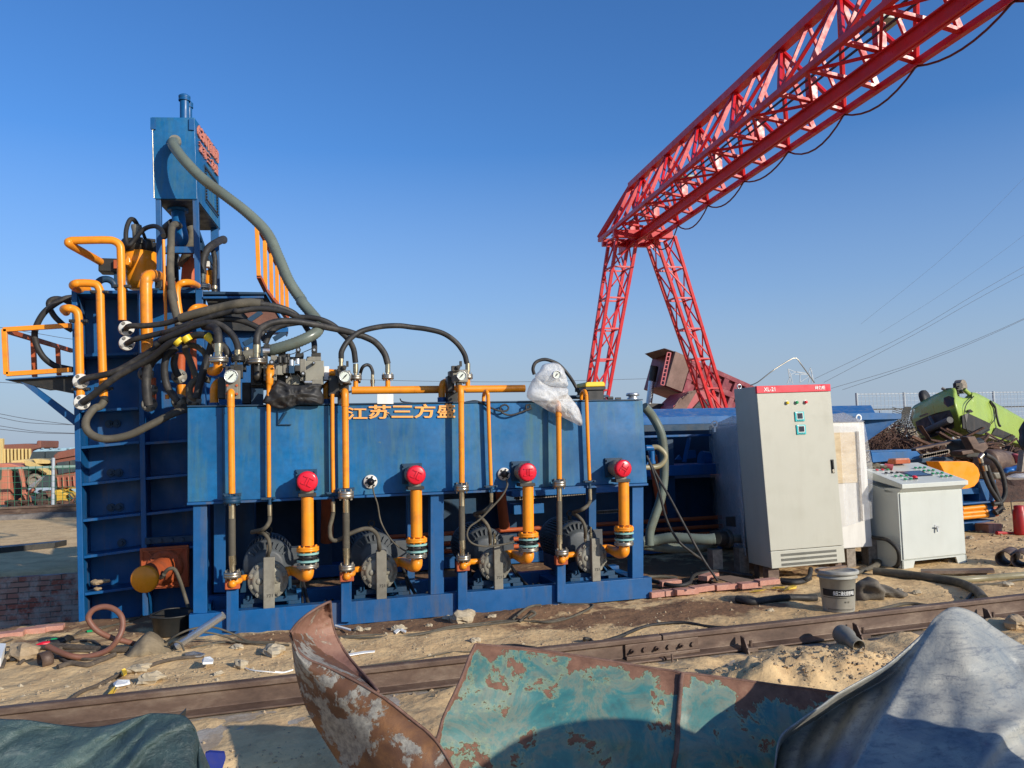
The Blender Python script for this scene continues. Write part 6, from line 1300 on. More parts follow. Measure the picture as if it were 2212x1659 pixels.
# sloped end frame
for s in(-1,1): b=MB(); b.bar(CP(0,0,ZT),CP(-1.5,s*W_,ZC+.1),.12,.12); ob('end_brace',b,M['crane'],CR)
b=MB(); b.bar(CP(0,0,ZT),CP(.0,-W_,ZC),.12,.1); b.bar(CP(0,0,ZT),CP(.0,W_,ZC),.12,.1); ob('end_frame',b,M['crane'],CR)
# saddle
zs=at(1340,512,Y=A0.y+.3).z
b=MB(); b.bar(CP(-.7,-.95,8.72),CP(-.7,1.3,8.72),.16,.22); b.bar(CP(.6,-.95,8.72),CP(.6,1.25,8.72),.16,.22); ob('saddle_beam',b,M['crane'],CR,bevel=.01)
def lattice_leg(T_,B_,w0,w1,n=8):
    T_=V(T_);B_=V(B_); L=(B_-T_); lg=thing_part('leg',T_,CR)
    cs=[]
    for sx,sy in((-1,-1),(1,-1),(1,1),(-1,1)):
        a=T_+V((sx*w0/2,sy*w0/2,0)); c=B_+V((sx*w1/2,sy*w1/2,0)); cs.append((a,c))
        b=MB(); b.bar(a,c,.085,.085,up=(0,1,0)); ob('leg_chord',b,M['crane'],lg)
    for f_ in range(4):
        (a,c),(e,g)=cs[f_],cs[(f_+1)%4]; b=MB()
        for k in range(n):
            t0=k/n;t1=(k+1)/n;tm=(k+.5)/n
            b.bar(lp(a,c,t0),lp(e,g,t0),.045,.045); 
            b.bar(lp(a,c,t0),lp(e,g,t1),.038,.038) if k%2 else b.bar(lp(e,g,t0),lp(a,c,t1),.038,.038)
        ob('leg_lattice',b,M['crane'],lg)
def thing_part(name,loc,par):
    o=bpy.data.objects.new(name,None); SC.collection.objects.link(o); o.parent=par; WL[o]=V(loc); o.location=V(loc)-WL[par]; return o
def foot(x0,y0,x1,y1):
    lo,hi=0,3
    for _ in range(40):
        m_=(lo+hi)/2; p=at(x0+(x1-x0)*m_,y0+(y1-y0)*m_,Y=YK)
        lo,hi=(m_,hi) if p.z>.3 else (lo,m_)
    return p
fA=foot(1346,515,1260,1033); fB=foot(1426,515,1592,1028)
lattice_leg(at(1346,515,Y=A0.y),fA,.62,.42)
lattice_leg(at(1426,515,Y=A0.y),fB,.62,.42)
b=MB(); b.box((fA+fB)/2+V((0,0,.2)),((fB-fA).length+.8,.25,.3)); ob('sill_beam',b,M['crane'],CR)
M['lampg']=paint('floodlight_grey',(.30,.33,.26),.4,damt=.1,bump=0)
for (x,y) in ((1478,386),(1908,52)):
    s_=(A0-at(x,y,Z=ZC-.1)).length; Q=at(x,y,Z=ZC-.15); b=MB(); Mx=Matrix((lt,dn,V((0,0,1)))).transposed(); b.box(Q,(.42,.55,.07),Mx); k=ob('floodlight',b,M['lampg'],CR,bevel=.01); b=MB(); b.bar(Q,Q+V((0,0,.25)),.04); ob('lamp_bracket',b,M['dark'],k)
M['festoon']=paint('dark_red_cable',(.10,.012,.02),.5,bump=0)
# festoon cable loops
for k in range(nb):
    t=S0-BAY*.5+BAY*k; pts=[CP(t+BAY*u,W_*.9+.05,ZCR-.08-(.5 if k==0 else .24+.06*((k*5)%3))*4*u*(1-u)) for u in [i/8 for i in range(9)]]
    b=MB(); b.tube(pts,.018,6,False,1,False); ob('festoon_cable',b,M['festoon'],CR)
b=MB(); pts=[CP(-1.6+1.6*u,.1,8.4-.9*4*u*(1-u)) for u in [i/8 for i in range(9)]]; b.tube(pts,.025,6,False,1,False); ob('festoon_cable',b,M['crane'],CR)
for o_ in (-.12,.12): b=MB(); b.bar(CP(-1,-.35+o_,9.05),CP(SE,-.35+o_,9.05),.03); ob('cable_track',b,M['dark'],CR)
# ---------------------------------------------------------------- dump truck
F2=fr(2300,700,1.659)
M['truckred']=multi('faded_truck_red',[(.3,(.15,.035,.045)),(.5,(.24,.05,.065)),(.7,(.32,.12,.12))],2.5,.7,bump=.15,dist=.01)
M['truckcab']=paint('cab_red',(.42,.06,.07),.45,damt=.4)
M['truckbr']=multi('truck_brown',[(.3,(.14,.085,.065)),(.7,(.25,.16,.13))],1.5,.8,bump=.1)
DT=thing('dump_truck',at(1480,985,Y=25.5),'maroon dump truck with its body tipped up, behind the blue bed','dump truck')
TS=1.45; e=lambda x,y,Y:at(*F2(x,y),Y=Y*TS)
n0,n1=e(655,1170,17),e(590,1400,17); r0,r1=e(1230,1425,18.6),e(1150,1622,18.6); l0,l1=e(515,1212,18.9),e(455,1425,18.9); k0,k1=l0+r0-n0,l1+r1-n1
b=MB(); b.hexa([n0,r0,r1,n1],[l0,k0,k1,l1]); db=ob('dump_body',b,M['truckred'],DT,bevel=.02)
S_=lambda u,v,o=0: lp(lp(n0,r0,u),lp(n1,r1,u),v)+((r0-n0).cross(n1-n0).normalized())*o
sg=1 if ((r0-n0).cross(n1-n0)).y<0 else -1
b=MB(); b.prism([S_(0,0,.015*sg),S_(.17,0,.015*sg),S_(.17,.98,.015*sg),S_(0,.98,.015*sg)],((r0-n0).cross(n1-n0).normalized())*sg*.07); ob('body_panel',b,M['truckbr'],db)
NB_=(r0-n0).cross(n1-n0).normalized()*sg
def band(name,u0,u1,v0,v1,o=.11,mt='truckred'):
    b=MB(); b.prism([S_(u0,v0)+NB_*.01,S_(u1,v0)+NB_*.01,S_(u1,v1)+NB_*.01,S_(u0,v1)+NB_*.01],NB_*o); ob(name,b,M[mt],db,bevel=.01)
for v0,v1 in ((0,.13),(.44,.60),(.93,1)): band('body_rail',.17,1,v0,v1)
for k in range(7):
    for v0,v1 in ((.132,.438),(.602,.928)): band('body_rib',.175+.125*k,.23+.125*k,v0,v1,.10)
b=MB(); b.hexa([e(462,1186,17.3),e(590,1150,16.9),e(655,1172,16.95),e(515,1222,17.5)],[e(480,1186,18.9),e(600,1150,18.6),e(665,1172,18.7),e(530,1222,19)]); ob('cab_guard',b,M['truckbr'],db)
b=MB(); x0=e(635,1180,16.8);x1=e(590,1395,16.8); y0_=e(613,1178,16.8); y1_=e(568,1390,16.8); b.bar(x0,x1,.035);b.bar(y0_,y1_,.035)
for k in range(9): t=k/8; b.bar(lp(x0,x1,t),lp(y0_,y1_,t),.03)
ob('ladder',b,M['truckcab'],db)
b=MB(); b.cyl(e(527,1270,17.8),e(512,1370,17.8),.15,.13); ob('hoist_sleeve',b,M['dark'],DT); b=MB(); b.cyl(e(510,1365,17.8),e(487,1545,17.8),.11,n=16); b.cyl(e(487,1530,17.8),e(480,1570,17.8),.15,n=12); ob('hoist_ram',b,M['zinc'],DT)
cp=[e(640,1570,16.2),e(655,1530,16.2),e(745,1440,16.2),e(800,1428,16.2),e(905,1445,16.2),e(955,1480,16.2),e(1010,1570,16.2)]
b=MB(); b.prism(cp,(.35,1.9,0)); cb=ob('cab',b,M['truckcab'],DT)
b=MB(); b.prism([e(645,1555,16.17),e(755,1436,16.17),e(815,1425,16.17),e(735,1560,16.17)],(0,.1,0)); 
for k in range(5): b.bar(e(665+22*k,1530-20*k,16.12),e(700+25*k,1480-12*k,16.12),.05,.05)
ob('cab_roof',b,M['truckbr'],cb)
M['glass']=paint('dirty_glass',(.05,.065,.07),.12,damt=.3,dirt=(.2,.18,.12),bump=0)
b=MB(); b.polypx([F2(*q) for q in((775,1560),(838,1490),(905,1486),(935,1560))],16.15*TS,.06); ob('cab_window',b,M['glass'],cb)
b=MB(); b.polypx([F2(*q) for q in((455,1530),(520,1515),(660,1520),(640,1600),(455,1600))],17.2*TS,1.4); ob('chassis',b,M['dark'],DT)
for x in (1450,1600,1680): b=MB(); P=at(x,1000,Y=17.5*TS); P.z=.5; b.cyl(P,P+V((0,2.1,0)),.5,n=24); ob('wheel',b,M['rubber'],DT)
# ---------------------------------------------------------------- overturned car on the heap
M['lime']=paint('lime_green_paint',(.29,.40,.075),.3,damt=.4,dirt=(.25,.3,.08),var=.1,streak=False)
M['inside']=paint('car_interior',(.03,.03,.03),.7,damt=.5)
M['seat']=paint('grey_seat',(.13,.125,.115),.8,damt=.3)
GC=thing('overturned_car',at(*R7(1250,780),Y=15.5),'lime green hatchback lying upside down on the scrap heap','car')
g=lambda x,y,Y:at(*R7(x,y),Y=Y)
c_=lambda x,y,Y:g(x*1.494-128,y*1.494-23.7,Y)
CT=[[(583,292,16.5),(660,250,15.9),(745,208,15.3),(825,180,14.95),(850,232,14.9),(930,243,15.05),(948,206,15.1),(1070,265,15.6),(1265,375,16.3),(1400,450,16.9)],
 [(572,345,16.55),(650,315,15.9),(740,285,15.25),(812,265,14.8),(850,290,14.72),(930,320,14.95),(985,335,15.1),(1085,380,15.55),(1262,430,16.3),(1400,510,16.9)],
 [(566,400,16.5),(655,400,15.85),(750,380,15.2),(835,362,14.78),(865,372,14.72),(930,400,14.92),(990,410,15.05),(1085,450,15.5),(1260,485,16.3),(1400,555,16.9)],
 [(625,508,16.4),(690,530,15.8),(770,502,15.3),(858,462,14.95),(885,455,14.9),(960,470,15.05),(1010,475,15.15),(1090,500,15.5),(1255,540,16.3),(1400,600,16.9)]]
CTP=[[c_(*k) for k in r] for r in CT]
def cub(P,t):
    n=len(P)-1; x=min(n-1e-6,max(0,t*n)); i=int(x); f=x-i
    p1=P[i];p2=P[i+1];p0=P[i-1] if i else p1*2-p2; p3=P[i+2] if i+2<=n else p2*2-p1
    return .5*((2*p1)+(p2-p0)*f+(2*p0-5*p1+4*p2-p3)*f*f+(3*p1-p0-3*p2+p3)*f**3)
rows=[[cub([cub(r,i/60) for r in CTP],j/14) for i in range(61)] for j in range(15)]
b=MB(); b.grid(rows); ob('car_body',b,M['lime'],GC,solid=.03)
IN=V((.35,1.15,0))
b=MB(); b.grid([rows[-1],[p+V((.05,.25,-.10)) for p in rows[-1]],[p+IN for p in rows[-1]]]); ob('roof_panel',b,M['lime'],GC)
b=MB(); b.grid([[p+V((.06,.30,-.12)) for p in rows[0]],[p+V((.02,.08,.015)) for p in rows[0]],rows[0]]); ob('floor_pan',b,M['lime'],GC)
def cpoly(name,q,mat,d=.03,par=None):
    b=MB(); b.prism([c_(*k) for k in q],(0,d,0)); return ob(name,b,M[mat],par or GC)
tw=cpoly('tailgate_opening',[(585,392,16.34),(640,365,15.85),(720,335,15.2),(798,318,14.72),(818,360,14.62),(828,428,14.66),(745,470,15.1),(662,498,15.7),(600,450,16.2)],'inside')
b=MB(); b.tube([c_(640,455,15.7),c_(700,425,15.2),(c_(760,398,14.85)),c_(800,380,14.6)],.075,12); ob('seat_back',b,M['seat'],GC)
b=MB(); b.bar(c_(668,360,15.5),c_(695,410,15.2),.05); ob('seat_post',b,M['seat'],GC)
for q in ([(892,345,14.72),(915,338,14.76),(990,372,14.98),(1060,405,15.25),(1050,440,15.25),(1000,466,15.0),(955,460,14.88),(905,440,14.74)],[(1092,428,15.38),(1215,482,15.98),(1206,512,16.0),(1170,512,15.85),(1065,472,15.3)],[(877,352,14.64),(888,350,14.66),(900,440,14.7),(882,432,14.66)]): cpoly('side_window',q,'inside')
cpoly('window_trim',[(893,345,14.70),(915,338,14.74),(905,400,14.71)],'seat',.01)
for pts,w_ in (([(888,340,14.7),(905,280,14.74),(950,230,14.95)],.012),([(888,345,14.68),(905,445,14.72),(955,464,14.86),(1000,468,14.98),(1050,443,15.22)],.018),([(1055,262,15.45),(1085,300,15.5),(1095,350,15.46),(1108,405,15.44),(1118,420,15.46)],.03),([(1058,268,15.4),(1078,320,15.42),(1085,370,15.38),(1062,402,15.26)],.012)):
    b=MB(); b.tube([c_(*k) for k in pts],w_,6); ob('door_seam',b,M['dark'],GC)
cpoly('door_handle',[(915,316,14.73),(930,313,14.78),(948,327,14.85),(938,334,14.82),(918,328,14.75)],'dark')
cpoly('lamp_socket',[(765,240,14.95),(795,228,14.8),(828,240,14.66),(822,285,14.66),(790,298,14.78),(766,275,14.95)],'dark')
cpoly('plate_lamp',[(610,355,15.9),(660,336,15.6),(662,344,15.6),(614,363,15.9)],'chain')
b=MB(); b.lathe(g(800,355,16.4),(V((.5,-1,.3))),[(.15,0),(.21,.02),(.23,.08),(.21,.15),(0,.15)],24); b2=ob('wheel',b,M['rubber'],GC); b=MB(); b.cyl(g(808,355,16.35),g(808,355,16.35)+V((.05,-.1,.03))*.6,.17,n=20); ob('rim',b,M['zinc'],b2)
P=g(1198,228,15.2); b=MB(); b.cyl(P,P+V((-.05,.15,0)),.165,n=20); b.cyl(P-V((-.0,.02,0)),P,.06,n=12); ob('brake_drum',b,M['chain'],GC)
b=MB(); b.tube([g(1135+14*math.cos(t*1.0),225+ t*3.3,15.1+.1*math.sin(t)) for t in [i*.6 for i in range(50)]],.018,5,cr_=False); b.bar(g(1140,215,15.2),g(1140,330,15.2),.05); b.box(g(1140,220,15.2),(.18,.1,.12)); b.box(g(1100,252,15.1),(.3,.15,.05)); ob('strut_spring',b,M['dark'],GC)
b=MB(); b.tube([g(990,243,15.3),g(1040,275,15.2),g(1080,300,15.1)],.035,8); ob('exhaust_pipe',b,M['chain'],GC)
b=MB(); b.tube([g(1200,255,15.1),g(1240,290,15.1),g(1290,330,15.2)],.05,8); ob('axle_arm',b,M['lime'],GC)
b=MB(); b.tube([g(1360,690,15.2),g(1500,730,15.4),g(1580,780,15.5),(g(1640,760,15.6)),g(1690,720,15.7),g(1720,760,15.8)],.025,6); ob('door_rail',b,M['chain'],GC)
# ---------------------------------------------------------------- scrap heap
M['scrap']=multi('rust_scrap',[(.3,(.035,.022,.016)),(.5,(.10,.05,.032)),(.7,(.20,.10,.06))],2.5,.9,bump=1,bscale=14,dist=.08)
b=MB(); rnd=random.Random(5); rows=[]
x0=at(*R4(870,700),Y=15).x; x1=x0+14
for j in range(16):
    row=[]
    for i in range(70):
        x=lerp(x0,x1,i/69); v=j/15; hgt=1.15*math.sin(min(1,v*1.25)*PI)**.7 if v<.8 else 0
        hgt=(.8 if x<x0+3.3 else .7)*math.sin(PI*min(1,v))**.6*sst(x0-.2,x0+.8,x)
        row.append(V((x,13.2+5*v,max(-.05,hgt*(1+.35*fbm(x,v*5,1.3,3))))))
    rows.append(row)
b.grid(rows,False); ob('scrap_heap',b,M['scrap'],label='dark heap of rusted scrap under the overturned car',cat='scrap heap',kind='stuff')
b=MB()
for k in range(520):
    P=g(rnd.uniform(290,700),rnd.triangular(640,840,780),rnd.uniform(15.2,16.6)); pts=[P]; d=V((rnd.uniform(-1,1),rnd.uniform(-.3,.3),rnd.uniform(-.7,.9)))
    for q in range(4): d=d+V((rnd.uniform(-.6,.6),rnd.uniform(-.3,.3),rnd.uniform(-.8,.4))); pts.append(pts[-1]+d.normalized()*rnd.uniform(.08,.2))
    b.tube(pts,rnd.uniform(.005,.011),4,False,3)
M['wirerust']=multi('rusty_wire',[(.3,(.05,.026,.02)),(.7,(.17,.085,.055))],3,.85,bump=.1)
ob('wire_scrap',b,M['wirerust'],label='tangle of rusty bars and wire heaped left of the overturned car',cat='wire scrap',kind='stuff')
b=MB()
for k in range(120):
    P=g(rnd.uniform(760,1760),rnd.uniform(740,930),rnd.uniform(13.2,14.6)); d=V((rnd.uniform(-1,1),rnd.uniform(-.3,.3),rnd.uniform(-.4,.4))).normalized()
    b.bar(P,P+d*rnd.uniform(.2,.9),rnd.uniform(.02,.16),rnd.uniform(.01,.05))
ob('plate_scrap',b,M['scrap'],label='jumble of dark steel offcuts under the overturned car',cat='offcuts',kind='stuff')
A=g(1400,935,12.6);B=g(1650,950,13.3); b=MB(); d=(B-A).normalized(); L=(B-A).length; r_=.24
b.lathe(A,d,[(0,0),(r_*.9,0),(r_,.05),(r_,L*.42),(r_*1.05,L*.44),(r_*1.05,L*.48),(r_,L*.5),(r_*.97,L*.85),(r_*.7,L),(0,L)],32); ob('rusty_vessel',b,M['rail'],label='rusty brown cylindrical vessel lying right of the drive end',cat='vessel')
M['bluetarp']=paint('blue_tarp',(.02,.16,.5),.4,damt=.2,streak=False)
blob(R7,[(1560,1040),(1590,1000),(1680,980),(1740,965),(1720,1010),(1640,1030),(1580,1055)],12.6,.2,.1,nz=.12,ns=5,name='blue_tarp',mat='bluetarp',label='crumpled bright blue sheet on the ground by the rusty vessel',cat='tarp')
blob(R7,[(1590,1085),(1650,1060),(1740,1050),(1790,1055),(1790,1100),(1700,1110),(1620,1110)],12.2,.25,.1,nz=.12,ns=6,name='plastic_film',mat='bag',label='crumpled pale plastic film in front of the blue sheet',cat='plastic film')
blob(R7,[(1640,870),(1680,860),(1740,910),(1745,940),(1700,930),(1670,960),(1650,920)],12.9,.15,.1,nz=.1,ns=6,name='pink_cloth',mat='pinkc',label='pinkish red cloth tucked at the end of the rusty vessel',cat='cloth')
b=MB(); b.polypx([R7(1480,1045),R7(1580,1040),R7(1585,1100),R7(1510,1105)],12.4,.4); ob('steel_block',b,M['cast'],label='grey steel block on the ground below the rusty vessel',cat='block',bevel=.02)
b=MB(); b.bar(g(1755,830,12.0),g(1730,1035,12.0),.12,.05); b2=ob('leaning_bar',b,M['chain'],label='grey flat bar leaning at the right edge of the yard',cat='bar')
blob(R7,[(1760,560),(1775,550),(1830,560),(1830,810),(1760,830),(1742,800),(1745,700)],11.9,.12,.1,nz=.05,name='dark_cloth',mat='black',label='black cloth hanging at the right edge above the grey leaning bar',cat='cloth')
# red jack can at right edge
JK=thing('red_canister',g(1730,1535,9.4),'small dusty red canister with a wire handle at the right edge','canister')
P=g(1730,1520,9.4); P.z=0; h_=g(1722,1360,9.4).z
b=MB(); b.lathe(P,(0,0,1),[(0,0),(.085,0),(.09,.02),(.09,h_*.8),(.07,h_*.88),(.07,h_),(.06,h_*1.02),(0,h_*1.03)],28); M['canred']=paint('canister_red',(.40,.02,.02),.4,damt=.7,dirt=(.2,.12,.08),streak=False); jb=ob('canister_body',b,M['canred'],JK)
b=MB(); b.tube([P+V((-.13,0,h_*.75)),P+V((-.14,0,h_*1.1)),P+V((-.12,0,h_*1.18)),P+V((.1,0,h_*1.2)),P+V((.14,0,h_*1.1)),P+V((.13,0,h_*.75))],.007,6); ob('wire_handle',b,M['dark'],JK)
b=MB(); b.box(P+V((.16,-.06,h_*.35)),(.14,.14,h_*.7)); ob('pump_block',b,M['canred'],JK,bevel=.01)
b=MB(); b.cyl(g(1500,1490,9.5),g(1690,1500,9.5),.03,n=10); b.v=[V((v.x,v.y,max(.0,v.z-g(1500,1490,9.5).z+.03))) for v in b.v]; ob('red_handle_bar',b,M['canred'],label='thin dark red handle bar lying left of the red canister',cat='handle bar')
# ---------------------------------------------------------------- fences
def fence(name,label,P0,P1,htop,nposts,rails,dx,mat_w,mat_p,wr=.012,pr=.045,zw=(0,1),zb=0,dz=.18):
    t=thing(name,P0,label,'fence'); L=(P1-P0); 
    for k in range(nposts+1):
        p=P0+L*(k/nposts); b=MB(); b.cyl(V((p.x,p.y,zb)),V((p.x,p.y,zb+htop)),pr,n=8); ob('post',b,M[mat_p],t)
    for z,r_,m_ in rails: b=MB(); b.bar(V((P0.x,P0.y,zb+z)),V((P1.x,P1.y,zb+z)),r_); ob('rail',b,M[m_],t)
    b=MB(); n=int(L.length/dx)
    for k in range(n+1): p=P0+L*(k/n); b.bar(V((p.x,p.y-.04,zb+htop*zw[0])),V((p.x,p.y-.04,zb+htop*zw[1])),wr)
    z=zb+htop*zw[0]
    while z<zb+htop*zw[1]: b.bar(V((P0.x,P0.y-.04,z)),V((P1.x,P1.y-.04,z)),wr); z+=dz
    ob('mesh_panel',b,M[mat_w],t); return t
M['gmesh']=paint('green_fence_wire',(.03,.20,.11),.5,damt=.2,bump=0); M['grail']=paint('pale_green_rail',(.22,.33,.28),.5,damt=.3,bump=0); M['gpost']=paint('grey_fence_post',(.38,.42,.45),.5,damt=.2,bump=0)
fa=at(-260,1000,Y=27.9);fb=at(430,1000,Y=27.9); 
pz=at(114,1091,Y=27.9); hh=at(114,989,Y=27.9).z-.15
yf_=YK+.6; hh=at(114,989,Y=yf_).z-.1; P0=V((at(115,1000,Y=yf_).x-2*4.2,yf_,0));P1=P0+V((4*4.2,0,0))
fence('mesh_fence','green wire mesh fence behind the far rail at left',P0,P1,hh,4,[(hh*.83,.055,'grail'),(hh*.10,.06,'grail')],.15,'gmesh','gpost',.006,.04,(.0,.86),.1,.15)
Yf=23.5; zt_=at(1920,848,Y=Yf).z; P0=V((at(1850,850,Y=Yf).x,Yf,0)); P1=V((P0.x+14,Yf+.0,0))
zt2=zt_
fence('yard_fence','tall grey wire mesh fence behind the overturned car at right',P0,P1,zt_,7,[(zt_*.985,.03,'gpost'),(at(1920,884,Y=Yf).z,.05,'dark'),(at(1920,918,Y=Yf).z,.055,'gpost')],.16,'gpost','gpost',.008,.045,(.0,1.0),0,.16)
b=MB(); 
for k in range(13):
    b.bar(g(520+18*k,640,20),g(640+8*k if k<8 else 720,420+ (0 if k<8 else (k-8)*18),20),.02)
    b.bar(g(520,640-18*k,20),g(720,640-18*k+60,20),.018)
ob('chain_link',b,M['dark'],label='loose sheet of diamond mesh leaning by the wire scrap',cat='mesh sheet')
# ---------------------------------------------------------------- things beyond the left fence
L6=fr(0,1650,3.3175)
M['oldor']=paint('faded_orange_cab',(.50,.17,.10),.6,damt=.4); M['vanred']=paint('rust_red_van',(.23,.08,.05),.65,damt=.5)
M['busblue']=paint('pale_blue_bus',(.30,.45,.52),.5,damt=.3); M['tan']=paint('loader_cream',(.60,.44,.17),.55,damt=.3); M['silver']=paint('silver_blue_car',(.32,.40,.50),.35,damt=.2)
M['yel']=paint('machine_yellow',(.60,.37,.04),.5,damt=.4); M['brn']=paint('brown_dump_body',(.20,.075,.05),.7,damt=.4); M['tyre']=paint('old_tyre',(.05,.045,.04),.9,damt=.6)
def far(name,label,cat,main,parts,Y,d=1.6,group=None):
    q0=main[0]; t=thing(name,at(*L6(sum(q[0] for q in main)/len(main),max(q[1] for q in main)),Y=Y-DYK),label,cat,group)
    Y-=DYK; b=MB(); b.polypx([L6(*q) for q in main],Y,d); k=ob('body',b,M[parts[0]],t,bevel=.04)
    for (nm,mt,q,o) in parts[1:]:
        b=MB()
        if len(q)==3 and not isinstance(q[0],tuple): P=at(*L6(q[0],q[1]),Y=Y-o); b.lathe(P,(0,-1,0),[(0,-.4),(q[2]*.9,-.4),(q[2],-.35),(q[2],-.05),(q[2]*.9,0),(q[2]*.55,.01),(q[2]*.5,-.06),(0,-.06)],28)
        else: b.polypx([L6(*p) for p in q],Y-o,max(.05,o+.05))
        ob(nm,b,M[mt],t,bevel=.01)
    return t
far('rusty_dump_body','brown ribbed dump truck body standing highest beyond the left fence','dump body',[(20,440),(60,425),(350,412),(480,425),(490,372),(545,372),(540,470),(420,500),(400,1000),(0,1000),(0,440)],['brn']+[('rib','tan',((40+48*k,480),(66+48*k,480),(70+48*k,700),(44+48*k,700)),.1) for k in range(8)]+[('pillar','tan',((-60,345),(33,345),(36,700),(-60,700)),.15)],34,2.2)
far('pale_blue_bus','pale blue bus roof and windscreen beyond the left fence','bus',[(375,640),(430,515),(500,485),(700,478),(900,465),(1100,440),(1100,1100),(380,1100)],['busblue',('windscreen','glass',((400,612),(432,520),(590,515),(590,620)),.08),('windscreen','glass',((600,515),(860,508),(860,640),(600,625)),.08)]+[('roof_lamp','busblue',((545+115*k,485),(575+115*k,483),(575+115*k,470),(545+115*k,472)),.05) for k in range(4)],32,2)
ld_=far('wheel_loader','cream wheel loader with a lettered arm behind the green mesh','wheel loader',[(130,640),(320,620),(700,640),(700,860),(520,900),(440,1000),(140,960),(120,800)],['tan',('wheel','tyre',(455,900,.42),.5),('rim','chain',(452,908,.2),.62),('lift_arm','tan',((320,640),(385,640),(560,720),(700,790),(690,830),(590,825),(470,745),(330,700)),.7),('hood','tan',((430,615),(560,620),(690,640),(685,680),(480,680)),.6),('arm_gap','dark',((350,700),(470,760),(500,800),(420,800),(340,760)),.1),('counterweight','tan',((120,800),(235,780),(225,860),(200,950),(125,950)),.25)],30,1.6)
b=MB(); A=at(*L6(468,748),Y=29.27-DYK);B=at(*L6(612,828),Y=29.27-DYK); T_=at(*L6(482,722),Y=29.27-DYK); text(b,'JINCHENGJ',A,B,T_-A,(T_-A).length*1.0,.02,.02); ob('arm_lettering',b,M['dark'],ld_)
far('silver_car','silver blue hatchback facing left behind the green mesh','car',[(355,1030),(370,985),(480,905),(585,832),(640,822),(760,818),(760,1040),(560,1060),(490,1080)],['silver',('side_window','glass',((482,985),(590,848),(700,840),(690,985)),.06),('bonnet','zinc',((365,985),(480,905),(580,836),(592,838),(470,960),(440,1000)),.05),('side_lamp','dark',((512,1028),(556,1022),(556,1044),(512,1048)),.06)],29.4,1.6)
far('red_van','rust red van with a barred window beside the blue tower','van',[(705,570),(760,525),(1010,470),(1010,1010),(745,1000),(722,810)],['vanred',('window','glass',((752,665),(912,640),(918,795),(772,822)),.06),('window','glass',((925,638),(1005,625),(1005,785),(930,795)),.06)]+[('side_rib','oldor',((755+70*k,858-5*k),(768+70*k,857-5*k),(778+70*k,990-5*k),(766+70*k,992-5*k)),.08) for k in range(4)]+[('gutter','vanred',((720,612),(1010,560),(1010,572),(722,624)),.08)],29.2,1.8)
far('orange_truck_cab','faded orange truck cab with its door hanging open at the far left','truck cab',[(-80,680),(120,676),(240,705),(270,728),(120,732),(140,1220),(-80,1235)],['oldor',('window','glass',((-60,750),(18,760),(12,890),(-60,900)),.06),('door_post','oldor',((235,720),(285,750),(330,960),(340,1050),(420,1185),(365,1200),(290,1080),(290,960)),.1),('door_skin','oldor',((330,1075),(440,990),(450,1035),(360,1100)),.15),('interior','inside',((125,740),(240,740),(285,960),(285,1120),(140,1215)),-.3)],28.9,1.6)
far('yellow_machine_part','yellow steel machine casing with a bent frame under the red van','machine part',[(712,1035),(800,1020),(912,1090),(900,1232),(715,1225)],['yel',('bent_bar','yel',((840,1045),(940,990),(1010,1000),(1010,1012),(930,1010),(850,1055)),.1),('bent_bar','dark',((900,1080),(1010,1200),(1000,1210),(905,1120)),.1),('frame_bar','brn',((920,1200),(1010,1090),(1015,1110),(935,1225)),.12)],28.8,.9)
far('yellow_wheel_part','ochre machine remnant with a dark tyre below the silver car','machine part',[(430,1240),(470,1120),(560,1060),(690,1035),(700,1200),(600,1240)],['yel',('wheel','tyre',(590,1160,.24),.1),('dark_plate','brn',((600,1050),(690,1040),(690,1100),(640,1130)),.12)],28.7,.8)
b=MB(); rnd=random.Random(9)
for k in range(60):
    P=at(*L6(rnd.uniform(130,1010),rnd.uniform(1190,1250)),Y=23.5+rnd.random()*.8); b.ball(P,rnd.uniform(.04,.12),(1.4,1,.6),6,4,.5,k)
ob('scrap_bits',b,M['scrap'],label='dark scrap bits on the ground behind the green mesh',cat='scrap bits',kind='stuff')
# ---------------------------------------------------------------- power lines and pylon
M['line']=paint('power_line',(.08,.09,.11),.6,damt=0,bump=0,var=0)
PW=[([(2300,528),(2212,576),(2100,640),(1960,722),(1760,818)],70,'power line in the upper pair at right, upper wire'),([(2300,552),(2212,592),(2100,652),(1980,720),(1780,826)],70,'power line in the upper pair at right, lower wire'),
 ([(2300,640),(2212,688),(2080,745),(1950,793),(1796,839)],60,'lowest power line at right, sagging to the cabinet'),([(2300,644),(2212,690),(2080,749),(1950,798),(1820,842)],62,'faint second wire just under the lowest right power line'),
 ([(2300,290),(2212,385),(2050,545),(1860,700)],90,'very thin wire crossing the sky high at right'),([(2300,430),(2212,508),(2050,625),(1900,720)],90,'second very thin wire below the high one at right'),
 ([(-40,700),(0,707),(90,722),(160,733),(300,745)],60,'upper power line at left behind the walkway'),([(-40,820),(0,826),(90,829),(160,830),(300,828)],60,'power line at left below the walkway deck'),
 ([(-40,888),(0,894),(60,905),(160,918)],60,'first of the low power lines at left'),([(-40,896),(0,902),(60,913),(160,918)],60,'second of the low power lines at left'),
 ([(-40,915),(0,920),(80,932),(162,936)],60,'third of the low power lines at left'),([(-40,922),(0,927),(80,935),(162,937)],60,'lowest power line at left'),
 ([(700,818),(900,823),(1100,825),(1250,822),(1400,818)],70,'faint power line crossing behind the orange manifold')]
for pts,Y,l in PW:
    b=MB(); b.tube([at(x,y,Y=Y) for x,y in pts],.019 if Y<90 else .014,5,False,5); ob('power_line',b,M['line'],label=l,cat='power line',group='power lines in the sky')
b=MB(); pl=lambda x,y:at(*R4(x,y),Y=110)
